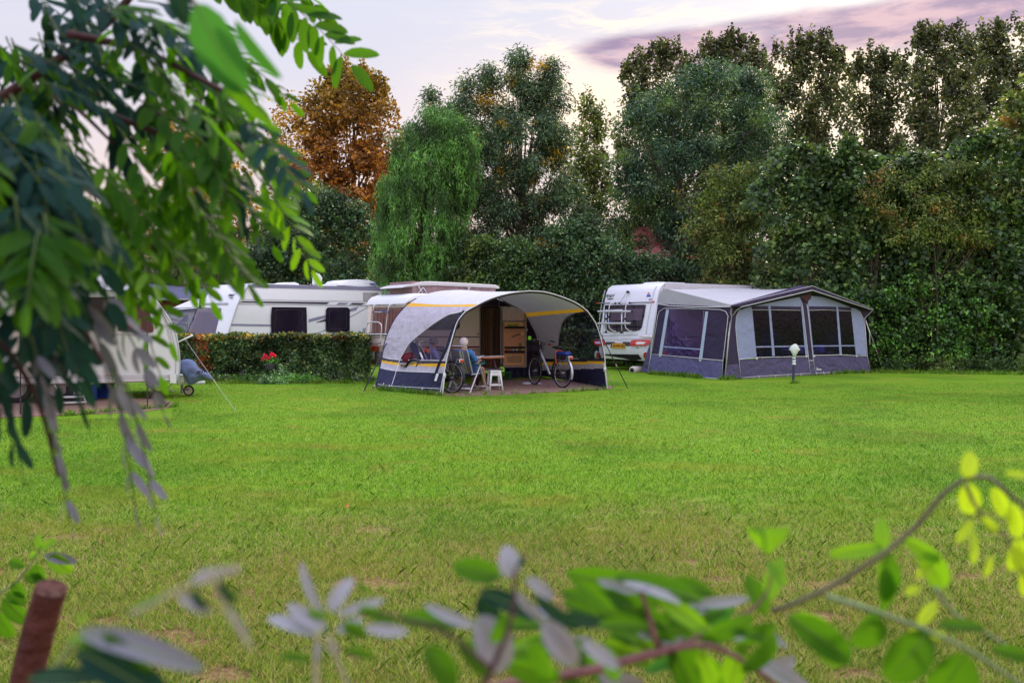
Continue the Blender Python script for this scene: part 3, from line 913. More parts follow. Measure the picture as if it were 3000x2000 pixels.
def grassmat():
    m = bpy.data.materials.new('grass_blades'); m.use_nodes = True
    t = m.node_tree; t.nodes.clear(); g = NT(t)
    geo = g.n('ShaderNodeNewGeometry')
    px_, py_, pz_ = g.xyz(geo.outputs['Position'])
    isl = geo.outputs['Random Per Island']
    flat = g.vec(px_, py_, 0.0)
    mid = g.noise(flat, 1.1, 4, .6, .4)
    st = g.noise(g.vec(g.m('MULTIPLY', px_, .35), py_, 0.0), 1.3, 4, .62, .3)
    big = g.noise(flat, .28, 4, .6)
    c = g.ramp(isl, [(0, (.045, .14, .010)), (.4, (.14, .34, .018)), (.75, (.28, .52, .035)), (.92, (.44, .60, .10)), (1, (.62, .62, .30))])
    c = g.mix(g.m('MULTIPLY', g.rng(g.m('ADD', st, g.m('MULTIPLY', isl, .1)), .52, .70), .6), c, (.30, .35, .04))
    c = g.mix(g.m('MULTIPLY', g.rng(mid, .56, .70), .5), c, (.32, .28, .06))
    c = g.mix(g.m('MULTIPLY', g.rng(big, .48, .62), .4), c, (.06, .20, .012))
    near = g.rng(g.m('ADD', py_, g.m('MULTIPLY', g.m('SUBTRACT', mid, .5), 6.0)), 7.8, 4.4)
    dry = g.ramp(isl, [(0, (.12, .20, .02)), (.35, (.28, .42, .04)), (.6, (.50, .52, .10)), (.8, (.50, .32, .12)), (1, (.75, .60, .34))])
    c = g.mix(g.m('MULTIPLY', near, .5), c, dry)
    p = g.n('ShaderNodeBsdfPrincipled'); g.put(p.inputs['Base Color'], c)
    p.inputs['Roughness'].default_value = .55; p.inputs['Specular IOR Level'].default_value = .3
    tr = g.n('ShaderNodeBsdfTranslucent'); g.put(tr.inputs[0], c)
    mx = g.n('ShaderNodeMixShader'); mx.inputs[0].default_value = .42
    t.links.new(p.outputs[0], mx.inputs[1]); t.links.new(tr.outputs[0], mx.inputs[2])
    out = g.n('ShaderNodeOutputMaterial'); t.links.new(mx.outputs[0], out.inputs[0])
    return m

TUFTS = []
PAVE = []   # (centre x, y, half x, half y) rectangles kept free of grass
def grass():
    rg = np.random.default_rng(5)
    Y0, Y1 = 3.3, 20.5
    def place(m):
        y = Y0 * (Y1 / Y0) ** (rg.uniform(0, 1, m) ** 1.15)
        return rg.uniform(-1, 1, m) * (y * .66 + 1.9), y
    nt = 76000
    tx, ty = place(nt)
    xa, ya = place(450000)
    k = rg.integers(0, nt, 370000)
    x = np.concatenate([xa, tx[k] + rg.normal(0, 1, len(k)) * (.014 + .002 * ty[k])]); y = np.concatenate([ya, ty[k] + rg.normal(0, 1, len(k)) * (.014 + .002 * ty[k])])
    n = len(x)
    # bare patches close by
    bare = np.zeros(n)
    for i in range(150):
        bx, by = rg.uniform(-5.5, 4.5), 3.5 + 4.5 * rg.uniform(0, 1) ** 1.3
        rr = rg.uniform(.02, .07) * (1.6 if i % 4 == 0 else 1)
        bare = np.maximum(bare, 1 - np.sqrt(((x - bx) / (rr * 2.0)) ** 2 + ((y - by) / rr) ** 2))
    keep = rg.uniform(0, 1, n) > np.clip(bare * 3, 0, .93)
    keep &= ~((x < -.4146 * y) & (y > 13.2) & (y < 16.6)) & ~((x > -.080 * y) & (x < .118 * y) & (y > 17.2) & (y < 21.4)) & (y > 3.2)
    x, y = x[keep], y[keep]
    keep = np.ones(len(x), bool)
    for cx_, cy_, hx, hy in PAVE:
        keep &= ~((np.abs(x - cx_) < hx) & (np.abs(y - cy_) < hy))
    x, y = x[keep], y[keep]
    n = len(x)
    # uncut tufts along the feet of the awnings, poles and hedges
    ex, ey = [], []
    for (ax, ay), (bx, by), m_, sp in TUFTS:
        t_ = rg.uniform(0, 1, m_) ; t_ = np.clip(t_ + .05 * np.sin(t_ * 40), 0, 1)
        ex.append(ax + (bx - ax) * t_ + rg.normal(0, sp, m_)); ey.append(ay + (by - ay) * t_ - np.abs(rg.normal(0, sp, m_)))
    ex = np.concatenate(ex); ey = np.concatenate(ey); nb = len(x)
    x = np.concatenate([x, ex]); y = np.concatenate([y, ey]); n = len(x)
    z = np.zeros(n)
    dcam = np.clip(y, 3, 30)
    wd = .0020 + .00040 * dcam
    h = (rg.gamma(5, .0056, n) + .008) * np.clip(1.15 - .035 * dcam, .5, 1)
    h = np.minimum(h, .085)
    h[nb:] = rg.gamma(5, .014, n - nb) + .02; wd = wd.copy(); wd[nb:] *= .8
    th = rg.uniform(0, 2 * np.pi, n)
    lean = rg.uniform(.15, 1.2, n) * h
    la = rg.uniform(0, 2 * np.pi, n)
    a = np.stack([np.cos(th) * wd / 2, np.sin(th) * wd / 2, np.zeros(n)], 1)
    # sample the terrain bumps with the same function on a coarse table
    gx = np.arange(-20, 20.01, .25); gy = np.arange(2, 22, .25)
    tab = np.array([[gz(float(q), float(w)) for q in gx] for w in gy])
    fx = np.clip((x + 20) / .25, 0, len(gx) - 1.001); fy = np.clip((y - 2) / .25, 0, len(gy) - 1.001)
    ix, iy = fx.astype(int), fy.astype(int); tx, ty = fx - ix, fy - iy
    z = (tab[iy, ix] * (1 - tx) + tab[iy, ix + 1] * tx) * (1 - ty) + (tab[iy + 1, ix] * (1 - tx) + tab[iy + 1, ix + 1] * tx) * ty
    b = np.stack([x, y, z - .006], 1)
    tip = b + np.stack([np.cos(la) * lean, np.sin(la) * lean, h], 1)
    midp = b + np.stack([np.cos(la) * lean * .35, np.sin(la) * lean * .35, h * .6], 1)
    V = np.stack([b - a, b + a, midp + a * .7, tip, midp - a * .7], 1)
    o = quads_obj('grass', V, grassmat(), nper=5)
    tag(o, 'short mown grass blades covering the lawn, thinner and browner close by', 'grass', None, 'stuff')
# ------------------------------------------------------------------ shared paint, metal, cloth
WHITE = pmat('caravan_white', (.74, .74, .83), .32, .03, 1.2, spec=.5, coat=.3, wrinkle=.06)
WHITE_W = pmat('warm_white_panel', (.70, .62, .58), .5, .05, 2)
CREAM = pmat('caravan_cream', (.74, .61, .56), .4, .05, 1.5, coat=.2, wrinkle=.08)
GREYTRIM = pmat('grey_trim', (.30, .30, .37), .35, .08, 3)
ALU = pmat('aluminium', (.60, .60, .66), .35, .1, 8, metal=.35)
WPLAST = pmat('white_plastic', (.74, .75, .78), .4, .06, 3)
BLACKP = pmat('black_plastic', (.018, .017, .022), .45, .2, 8)
RUBBER = pmat('rubber', (.022, .021, .024), .8, .2, 10)
DGLASS = pmat('dark_acrylic_window', (.012, .007, .020), .10, .2, 1.0, spec=.35, coat=0, wrinkle=.15)
GUNM = pmat('grey_steel', (.22, .21, .24), .4, .15, 8, metal=.8)
REDL = pmat('red_lens', (.55, .02, .02), .15, .15, 12, coat=.6)
ORL = pmat('orange_lens', (.75, .13, .01), .15, .1, 12, coat=.6)
CLEARL = pmat('clear_lens', (.75, .70, .72), .1, .05, 10, coat=.8)
CHROME = pmat('chrome', (.78, .78, .82), .12, .05, 8, metal=1.0)
INK = pmat('dark_lettering', (.035, .03, .055), .5, .1, 8)
BLUEINK = pmat('blue_lettering', (.03, .06, .30), .5, .1, 8)
STRIPE_A = pmat('lavender_grey_stripe', (.25, .24, .38), .35, .06, 3)
STRIPE_D = pmat('charcoal_stripe', (.05, .04, .07), .35, .1, 3)
BLUE = pmat('blue_plastic', (.02, .06, .32), .4, .12, 6)
DARKIN = pmat('dark_interior', (.03, .02, .028), .8, .2, 3)
YPLATE = pmat('yellow_plate', (.80, .36, .02), .4, .05, 8)
WPLATE = pmat('white_plate', (.74, .74, .78), .4, .04, 8)

def lettering(text, name, mat, parent, p, xdir, updir, size, extrude=.002, shear=0.0, bold=0.0, align='CENTER'):
    """raised letters: p = centre of the line, xdir along the text, updir upwards"""
    cu = bpy.data.curves.new(name, 'FONT')
    cu.body = text
    cu.size = size * 1.38        # cap height close to size
    cu.align_x = align; cu.align_y = 'CENTER'
    cu.extrude = extrude
    cu.shear = shear
    cu.offset = bold
    dg = bpy.context.evaluated_depsgraph_get()
    tmp = bpy.data.objects.new('tmp', cu); COL.objects.link(tmp); dg.update()
    me = bpy.data.meshes.new_from_object(tmp.evaluated_get(dg)); me.name = name
    bpy.data.objects.remove(tmp); bpy.data.curves.remove(cu)
    me.materials.clear(); me.materials.append(mat)
    o = bpy.data.objects.new(name, me)
    COL.objects.link(o)
    xd = Vector(xdir).normalized(); ud = Vector(updir); ud = (ud - xd * ud.dot(xd)).normalized()
    nd = xd.cross(ud)
    base = BASE[parent.name] if parent is not None else Vector((0, 0, 0))
    M = Matrix.Identity(4)
    for i, v in enumerate((xd, ud, nd)):
        M[0][i], M[1][i], M[2][i] = v
    M.translation = Vector(p) - base
    if parent is not None: o.parent = parent
    o.matrix_basis = M
    BASE[o.name] = base
    return o

class Face:
    """end wall of a caravan: vertical in the width direction, with a leaning profile k(z) (metres outwards)"""
    def __init__(s, plane, zs, ks):
        s.p = plane; s.zs = zs; s.ks = ks
        s.u = plane.u; s.n = plane.n
    def k(s, z):
        return float(np.interp(z, s.zs, s.ks))
    def hit(s, px, py, off=0.0):
        z = 1.5
        for _ in range(10):
            q = s.p.hit(px, py, off + s.k(z)); z = z * .3 + q.z * .7
        return q

def patch(mb, F, poly, out=.004, th=.006, rings=3, back=True):
    """plate that follows a wall: image outline on surface F, th thick"""
    n = len(poly)
    cx_ = sum(p[0] for p in poly) / n; cy_ = sum(p[1] for p in poly) / n
    vs = [F.hit(x, y, out) for x, y in poly]
    for r in range(rings):
        q = 1 - r / rings
        vs += [F.hit(cx_ + (x - cx_) * q, cy_ + (y - cy_) * q, out + th) for x, y in poly]
    vs.append(F.hit(cx_, cy_, out + th))
    fs = []
    for r in range(rings):
        for i in range(n):
            j = (i + 1) % n
            fs.append((r * n + i, r * n + j, (r + 1) * n + j, (r + 1) * n + i))
    for i in range(n):
        fs.append((rings * n + i, rings * n + (i + 1) % n, len(vs) - 1))
    return mb.add(vs, fs)

def line(mb, F, pts, r, off=.004, sm=0, seg=6, closed=False):
    q = [F.hit(x, y, off) for x, y in pts]
    if sm: q = smooth_poly(q, sm, closed)
    return mb.tube(q, r, seg, closed=closed)

def resample(pts, n):
    pts = [Vector(p) for p in pts]
    d = [0]
    for i in range(1, len(pts)): d.append(d[-1] + (pts[i] - pts[i - 1]).length)
    out = []
    for k in range(n):
        t = d[-1] * k / (n - 1)
        i = 0
        while i < len(d) - 2 and d[i + 1] < t: i += 1
        f = (t - d[i]) / max(d[i + 1] - d[i], 1e-9)
        out.append(pts[i].lerp(pts[i + 1], min(f, 1)))
    return out

def puffy(mb, F, outline, th=.15, off=0.0, rings=6, nz=.1, seed=0, flat_back=False):
    """cloth-like lump: outline on a plane, swollen on both sides"""
    n = len(outline)
    cx_ = sum(p[0] for p in outline) / n; cy_ = sum(p[1] for p in outline) / n
    def lay(sgn):
        rows = []
        for r in range(rings + 1):
            q = math.cos(r / rings * math.pi / 2) if r < rings else 0.02
            h = math.sin(r / rings * math.pi / 2) * th
            row = []
            for i, (x, y) in enumerate(outline):
                X_, Y_ = cx_ + (x - cx_) * q, cy_ + (y - cy_) * q
                p = F.hit(X_, Y_, off)
                w = 1 + nz * 3 * mnoise.noise(Vector((p.x * 5 + seed, p.y * 5, p.z * 7)))
                p = p + F.n * (h * w * sgn)
                row.append(p)
            rows.append(row)
        return rows
    for sgn in ((1,) if flat_back else (1, -1)):
        rows = lay(sgn)
        vs = [p for row in rows for p in row]; fs = []
        for r in range(rings):
            for i in range(n):
                j = (i + 1) % n
                f = (r * n + i, r * n + j, (r + 1) * n + j, (r + 1) * n + i)
                fs.append(f if sgn > 0 else f[::-1])
        fs.append(tuple(rings * n + i for i in range(n)))
        mb.add(vs, fs)
    return mb

def shell(profile, P, width, inset=.05, sections=None):
    """caravan body: closed side profile [(k, z)] on plane P, extruded away from the viewer with rounded long edges"""
    mb = MB()
    kc = sum(p[0] for p in profile) / len(profile); zc = sum(p[1] for p in profile) / len(profile)
    hk = max(abs(p[0] - kc) for p in profile); hz = max(abs(p[1] - zc) for p in profile)
    secs = [(0, 1.0), (.012, .45), (.04, .12), (.09, 0), (width - .09, 0), (width - .04, .12), (width - .012, .45), (width, 1.0)]
    rows = []
    for w, f in secs:
        i = inset * f
        row = []
        for k, z in profile:
            kk = kc + (k - kc) * (1 - i / hk); zz = zc + (z - zc) * (1 - i / hz)
            row.append(P.at(kk, zz, -w))
        rows.append(row)
    n = len(profile)
    vs = [p for r_ in rows for p in r_]; fs = []
    for a in range(len(rows) - 1):
        for i in range(n):
            j = (i + 1) % n
            fs.append((a * n + i, a * n + j, (a + 1) * n + j, (a + 1) * n + i))
    fs.append(tuple(reversed(range(n)))); fs.append(tuple((len(rows) - 1) * n + i for i in range(n)))
    mb.add(vs, fs)
    return mb

def wheel(mb_t, mb_r, c, axis, r, w, rimr=None):
    c = Vector(c); axis = Vector(axis).normalized()
    a = axis.orthogonal().normalized(); b = axis.cross(a)
    for mb_, r0, rr in ((mb_t, r - w * .35, w * .38),):
        pts = [c + (a * math.cos(2 * math.pi * i / 28) + b * math.sin(2 * math.pi * i / 28)) * r0 for i in range(28)]
        mb_.tube(pts, rr, 8, closed=True)
    mb_r.cyl(c - axis * w * .25, c + axis * w * .25, rimr or (r - w * .6), seg=24)

# ------------------------------------------------------------------ rounded white caravan in the leafy corner
PL = Plane((-6.68, 16.5), (-6.68 + .914, 16.5 + .406))
CL = thing('caravan', 'white caravan with a rounded sloping nose half hidden behind robinia leaves', 'caravan', (-8.6, 17.5, 0))
nose = [(264, 774), (300, 777), (337, 784), (380, 806), (421, 836), (450, 868), (478, 903), (500, 938), (514, 968), (524, 1008), (529, 1050), (528, 1092), (521, 1117)]
nose = smooth_poly([(x, y, 0) for x, y in nose], 3)
prf = [(-220, 772), (0, 771), (150, 772)] + [(p.x, p.y) for p in nose] + [(300, 1124), (120, 1127), (-220, 1130)]
def kz(P, x, y):
    q = P.hit(x, y); return (P.k(q), q.z)
shell([kz(PL, x, y) for x, y in prf], PL, 2.2, .05).build('body', WHITE, CL, smooth=True, auto=35)
mb = MB()
inner = [(p.x - 9 - 5 * min(1, max(0, (p.y - 800) / 200)), p.y + 8 * max(0, 1 - (p.y - 774) / 200)) for p in nose[2:]]
line(mb, PL, inner, .006, .012)
line(mb, PL, [(p.x - 3, p.y + 2) for p in nose[2:]], .010, .008)
line(mb, PL, [(-200, 1103), (300, 1101), (522, 1099)], .005, .006)
line(mb, PL, [(-200, 1109), (300, 1107), (522, 1105)], .005, .006)
mb.build('edge_trim', pmat('pale_grey_trim', (.42, .43, .50), .35, .05), CL, smooth=True)
patch(MBt := MB(), PL, [(497, 1095), (516, 1095), (517, 1122), (499, 1122)], .012, .03); MBt.build('corner_bracket', WPLAST, CL)
win = [(345, 868), (398, 869), (412, 874), (426, 889), (438, 915), (447, 942), (451, 962), (449, 972), (442, 975), (420, 974), (345, 969)]
mb = MB(); patch(mb, PL, win, .006, .014)
wf = mb.build('window', pmat('window_pink_reflection', (.10, .012, .035), .10, .5, .9, spec=.6, coat=.2, wrinkle=.15), CL, smooth=True, auto=30)  # pink reflection put into the base colour of the pane
mb = MB(); line(mb, PL, win, .008, .018, closed=True)
line(mb, PL, [(330, 978), (446, 984)], .006, .012)
mb.build('window_frame', pmat('pale_grey_trim', (.42, .43, .50)), wf, smooth=True)
mb = MB(); patch(mb, PL, [(206, 872), (335, 870), (335, 968), (206, 964)], .006, .012)
w2 = mb.build('window', DGLASS, CL)
mb = MB(); line(mb, PL, [(204, 870), (337, 868), (337, 971), (204, 967)], .012, .016, closed=True); mb.build('window_frame', WPLAST, w2, smooth=True)
mb = MB(); patch(mb, PL, rrect(112, 868, 197, 1100, 8), .004, .004)
dr = mb.build('doorway', DARKIN, CL)
mb = MB(); line(mb, PL, rrect(111, 867, 198, 1101, 8), .012, .01, closed=True); mb.build('door_frame', pmat('tan_frame', (.30, .22, .19), .5), dr, smooth=True)
mb = MB()
for i in range(14):
    x0 = 154 + i * 2.8
    mb.tube([PL.hit(x0, 872, .02), PL.hit(x0 + 1, 930, .03), PL.hit(x0 - 1, 976, .02)], .014, 6)
mb.build('curtain', pmat('mauve_curtain', (.30, .22, .30), .8, .15, 12), dr, smooth=True)
mb = MB()
mb.prism([PL.hit(x, y, .05) for x, y in rrect(36, 880, 108, 1102, 6)], PL.n * .04)
dl = mb.build('door', WHITE_W, CL)
mb = MB(); patch(mb, PL, rrect(48, 960, 100, 1085, 5), .092, .015); mb.build('door_shelf', WHITE_W, dl)
mb = MB(); patch(mb, PL, [(311, 1096), (325, 1096), (325, 1101), (311, 1101)], .004, .01); mb.build('side_marker', ORL, CL)
# drawbar, jockey wheel, steady
mb = MB(); mb.M = None
q = PL.hit(536, 1108, -.6)
mb.box((q.x, q.y, q.z), (.24, .5, .16), 0, .02)
mb.tube([PL.hit(520, 1122, -.4), PL.hit(580, 1122, -.6), PL.hit(600, 1120, -.62)], .035, 8)
mb.build('drawbar', WPLAST, CL)
mb = MB(); mb.tube([PL.hit(533, 1118, -.55), W(533, 1153, PL.hit(533, 1118, -.55).y)], .026, 10)
jp = PL.hit(553, 1150, -.55)
mb.box((jp.x - .07, jp.y, .14), (.16, .05, .05), 0, .01)
jk = mb.build('jockey_post', GUNM, CL, smooth=True, auto=40)
a, b = MB(), MB(); wheel(a, b, (jp.x, jp.y, .112), (0, 1, 0), .112, .05)
a.build('tyre', RUBBER, jk, smooth=True); b.build('rim', pmat('pale_rim', (.45, .38, .30), .4), jk, smooth=True, auto=30)
mb = MB()
x0 = PL.hit(430, 1125, -.1)
mb.tube([x0, (x0.x + .12, x0.y + .1, .16), (x0.x - .02, x0.y + .1, .02)], [.03, .035, .03], 6)
mb.box((x0.x - .02, x0.y + .1, .015), (.16, .14, .02))
mb.build('corner_steady', pmat('rusty_dark_steel', (.07, .04, .04), .7), CL, smooth=True, auto=40)
mb = MB()
for wx in (-2.9, -2.2):
    a, b = MB(), MB(); wheel(a, b, PL.at(wx, .3, -.3), PL.n, .3, .17)
    wt_ = a.build('wheel', RUBBER, CL, smooth=True); b.build('rim', GUNM, wt_, smooth=True, auto=30)

cov = [(527, 1062), (533, 1054), (548, 1051), (562, 1053), (574, 1062), (580, 1074), (592, 1084), (606, 1091), (617, 1097), (621, 1108), (617, 1115), (607, 1112), (596, 1110), (580, 1118), (566, 1126), (552, 1127), (547, 1118), (543, 1104), (532, 1094), (526, 1080)]
PLc = Plane((-6.68, 16.3), (-6.68 + .914, 16.3 + .406))
cvr = MB(); puffy(cvr, PLc, cov, .17, -.5, nz=.25)
cv_o = cvr.build('drawbar_cover', pmat('grey_blue_cloth', (.14, .18, .34), .8, .12, 3, wrinkle=1.6), None, smooth=True)
tag(cv_o, 'creased grey-blue weather cover draped over the caravan drawbar', 'cover'); solid_at(cv_o, PLc.hit(570, 1120, -.5))
lettering('pauw', 'lettering', INK, cv_o, PLc.hit(589, 1087, -.27), (1, 0, .16), (0, 0, 1), .085, .004, .2, .002)
lettering('CARAVANS', 'small_lettering', INK, cv_o, PLc.hit(592, 1101, -.26), (1, 0, .16), (0, 0, 1), .022, .003)
lettering('o', 'emblem', BLUE, cv_o, PLc.hit(551, 1094, -.27), (1, 0, .16), (0, 0, 1), .07, .004)

# door canopy held by dark poles
cn = thing('door_canopy', 'narrow pale canopy on dark poles along the rounded caravan', 'awning', (-8.3, 14.6, 0))
PC = Plane((-6.47, 14.55), (-6.47 + .914, 14.55 + .406))
mb = MB()
rows = []
for i in range(12):
    x = -100 + (430 + 100) * i / 11
    a_ = PL.hit(min(x, 420), 826 - max(0, 380 - x) * .02 if x < 380 else 838, .02); b_ = PC.hit(x, 850)
    b_ = Vector((b_.x, b_.y, 2.115 + .012 * math.sin(i * 1.7)))
    rows.append([a_, a_.lerp(b_, .5) - Vector((0, 0, .03)), b_])
mb.grid(rows)
mb.build('canopy_sheet', pmat('pale_canvas', (.60, .60, .68), .75, .06, 3, transl=.25), cn, smooth=True)
mb = MB(); mb.tube([Vector((PC.hit(x, 850).x, PC.hit(x, 850).y, 2.10)) for x in (-100, 430)], .013, 8); mb.build('front_rail', GREYTRIM, cn, smooth=True)
for px in (432, 60):
    mb = MB(); t_ = PC.hit(px, 850); t_.z = 2.11; mb.tube([t_, (t_.x, t_.y, -.02)], .012, 8); mb.cyl((t_.x, t_.y, .98), (t_.x, t_.y, 1.03), .02); mb.build('pole', pmat('dark_pole', (.05, .035, .06), .4), cn, smooth=True, auto=40)

def guy(label, p0, p1, r=.004, mat=None, name='guy_rope', peg=True):
    p0, p1 = Vector(p0), Vector(p1)
    mb = MB(); mb.cur = 0
    mb.tube([p0, p1], r, 5)
    mb.cur = 1
    d = (p1 - p0).normalized()
    m_ = p0.lerp(p1, .62); mb.tube([m_ - d * .04, m_ + d * .04], min(r * 3, .012), 6)
    if peg: mb.tube([p1 + Vector((0, 0, .06)), p1 - Vector((0, 0, .05))], .006, 5)
    o = mb.build(name, [mat or pmat('pale_rope', (.55, .54, .58), .7), pmat('rope_slider', (.45, .30, .32), .5)], None, smooth=True)
    solid_at(o, (p1.x, p1.y, 0))
    return tag(o, label, 'guy rope', None)
guy('thin pale guy rope running from the rounded caravan down to the lawn', PLc.hit(541, 992), GP(690, 1204), .0032)
mb = MB(); mb.tube([PLc.hit(520, 1003, .1), PLc.hit(566, 981, .1)], .016, 6)
o = mb.build('canopy_strut', WPLAST, None, smooth=True); tag(o, 'short white strut poking out behind the nose of the rounded caravan', 'strut'); solid_at(o, PLc.hit(520, 1003, .1))

# paved patch, step, crate, bins, bucket
def pave_mat(name, c1_, c2_):
    m = bpy.data.materials.new(name); m.use_nodes = True
    t = m.node_tree; t.nodes.clear(); g = NT(t)
    P = g.n('ShaderNodeNewGeometry').outputs['Position']
    br = g.n('ShaderNodeTexBrick'); g.put(br.inputs['Vector'], P); br.inputs['Scale'].default_value = 3.4
    br.inputs['Color1'].default_value = (*c1_, 1); br.inputs['Color2'].default_value = (*c2_, 1); br.inputs['Mortar'].default_value = (.09, .07, .05, 1)
    br.inputs['Mortar Size'].default_value = .02
    n_ = g.noise(P, 3.0, 5, .65)
    c = g.mix(g.rng(n_, .42, .68), br.outputs[0], (.12, .11, .05))
    c = g.mix(.5, c, g.ramp(g.noise(P, 40, 4, .7), [(.3, (.12, .06, .05)), (.7, (.36, .22, .19))]))
    p = g.n('ShaderNodeBsdfPrincipled'); g.put(p.inputs['Base Color'], c); p.inputs['Roughness'].default_value = .9
    out = g.n('ShaderNodeOutputMaterial'); t.links.new(p.outputs[0], out.inputs[0])
    return m
PAVEM = pave_mat('red_pavers', (.30, .15, .13), (.24, .12, .11))
def paving(name, pts, label):
    mb = MB(); pts = smooth_poly([GP(x, y) + Vector((0, 0, .012)) for x, y in pts], 4, True)
    mb.prism([p - Vector((0, 0, .05)) for p in pts], (0, 0, .05))
    o = mb.build(name, PAVEM); tag(o, label, 'pavement', kind='structure'); solid_at(o, pts[0])
paving('paving', [(-260, 1230), (0, 1224), (200, 1216), (400, 1207), (500, 1193), (505, 1180), (440, 1170), (200, 1164), (-260, 1166)], 'reddish paved strip beside the rounded caravan')
paving('paving', [(1300, 1158), (1450, 1158), (1600, 1150), (1700, 1145), (1790, 1139), (1770, 1128), (1640, 1114), (1500, 1112), (1340, 1130)], 'reddish paved floor of the domed awning')

st = thing('caravan_step', 'silver two-tread folding step in front of the caravan doorway', 'step', (X(210, 15.2), 15.2, 0))
PS = Plane((-6.68 + .2, 16.5 - .50), (-6.68 + .2 + .914, 16.5 - .50 + .406))
mb = MB()
for dx_, off_ in ((0, 0), (70, 0)):
    mb.tube([PS.hit(160 + dx_, 1128, -.25), PS.hit(170 + dx_ * 1.0, 1142, 0), PS.hit(177 + dx_, 1165, .1), PS.hit(181 + dx_, 1183, .13)], .014, 8)
    mb.tube([PS.hit(176 + dx_, 1160, .05), PS.hit(160 + dx_, 1178, -.3)], .012, 6)
mb.build('frame', ALU, st, smooth=True)
for y_ in (1162, 1178):
    mb = MB(); q_ = PS.hit(213, y_, .05); mb.box(q_, (.46, .16, .03), PL.ang, .008); mb.build('tread', ALU, st)
mb = MB(); mb.box((X(226, 16.0), 16.0, .16), (.30, .28, .30), 0, .02)
o = mb.build('crate', BLACKP); tag(o, 'black crate marked KAR behind the silver step', 'crate'); solid_at(o, (X(226, 16.0), 16.0, 0))
lettering('KAR', 'lettering', WPLATE, o, (X(229, 15.85), 15.855, .17), (1, 0, 0), (0, 0, 1), .07, .002, 0, .002)
mb = MB(); mb.tube([(X(214, 16.3), 16.3, .0), (X(214, 16.3), 16.3, .3)], [.10, .12], 14)
o = mb.build('bucket', pmat('red_plastic', (.35, .02, .04), .4)); tag(o, 'red bucket standing under the rounded caravan', 'bucket'); solid_at(o, (X(214, 16.3), 16.3, 0))
def bin_(px, Y, w, h, m_, lab):
    mb = MB(); x = X(px, Y)
    mb.box((x, Y, h / 2), (w, w * .8, h), 0, .02); mb.box((x, Y, h - .02), (w + .03, w * .8 + .03, .03), 0, .01)
    o = mb.build('tub', m_); tag(o, lab, 'tub'); solid_at(o, (x, Y, 0))
bin_(268, 16.0, .17, .32, BLUE, 'dark blue tub beside the silver step')
bin_(306, 16.6, .30, .30, BLUE, 'wide blue tub under the rounded caravan')
mb = MB(); c_ = PL.hit(147, 1099, -.15)
mb.tube([c_ + Vector((0, .0, 0)), c_ + Vector((0, 0, .25))], [.115, .15], 18); mb.tube([c_ + Vector((0, 0, .245)), c_ + Vector((0, 0, .265))], .157, 18)
mb2 = MB(); hd = [c_ + Vector((math.cos(a_) * .155, -.02, .25 + math.sin(a_) * .05)) for a_ in np.linspace(0, math.pi, 9)]
o = mb.build('bucket', pmat('blue_bucket', (.012, .05, .28), .35)); tag(o, 'blue bucket standing in the doorway of the rounded caravan', 'bucket'); solid_at(o, c_)
o2 = mb2.tube(hd, .004, 5).build('handle', ALU, o, smooth=True)
# folded clothes horse beneath the nose
mb = MB()
for a_, b_ in (((470, 1122), (510, 1148)), ((505, 1122), (480, 1146)), ((455, 1122), (440, 1150)), ((474, 1122), (474, 1140)), ((440, 1130), (510, 1147))):
    mb.tube([PL.hit(*a_, -.9), PL.hit(*b_, -.9)], .009, 6)
o = mb.build('drying_rack', WPLAST, None, smooth=True); tag(o, 'folded white drying rack lying under the caravan nose', 'drying rack'); solid_at(o, PL.hit(475, 1150, -.9))

# ------------------------------------------------------------------ shed and tent behind
PSH = Plane((X(380, 33), 33), (X(700, 35), 35))
sh = thing('shed', 'low red-brown shed with a corrugated blue-grey roof', 'shed', (X(560, 35), 35, 0))
def corr(mb, P, tl, tr, bl, br, n=46):
    TL, TR, BL, BR = (P.hit(*tl, -2.2), P.hit(*tr, -2.2), P.hit(*bl, .3), P.hit(*br, .3))
    rows = []
    m = n * 6
    for i in range(m + 1):
        t_ = i / m; h_ = math.sin(i / 6 * 2 * math.pi) * .035
        rows.append([TL.lerp(TR, t_) + Vector((0, 0, h_)), BL.lerp(BR, t_) + Vector((0, 0, h_))])
    mb.grid(rows)
mb = MB(); corr(mb, PSH, (395, 828), (640, 850), (395, 873), (700, 876), 40)
rf = mb.build('roof', pmat('corrugated_roof', (.16, .16, .25), .5, .15, 2), sh, smooth=True)
mb = MB(); mb.tube([PSH.hit(395, 876, .35), PSH.hit(700, 879, .35)], .05, 8); mb.build('gutter', pmat('grey_gutter', (.25, .25, .30), .4), rf, smooth=True)
mb = MB(); a_, b_ = PSH.hit(395, 876, 0), PSH.hit(700, 879, 0)
mb.prism([(a_.x, a_.y, 0), (b_.x, b_.y, 0), (b_.x, b_.y, b_.z), (a_.x, a_.y, a_.z)], -PSH.n * 2.4)
mb.build('wall', pmat('redbrown_boards', (.11, .022, .02), .8, .25, 4, bump=.4, bs=12), sh)

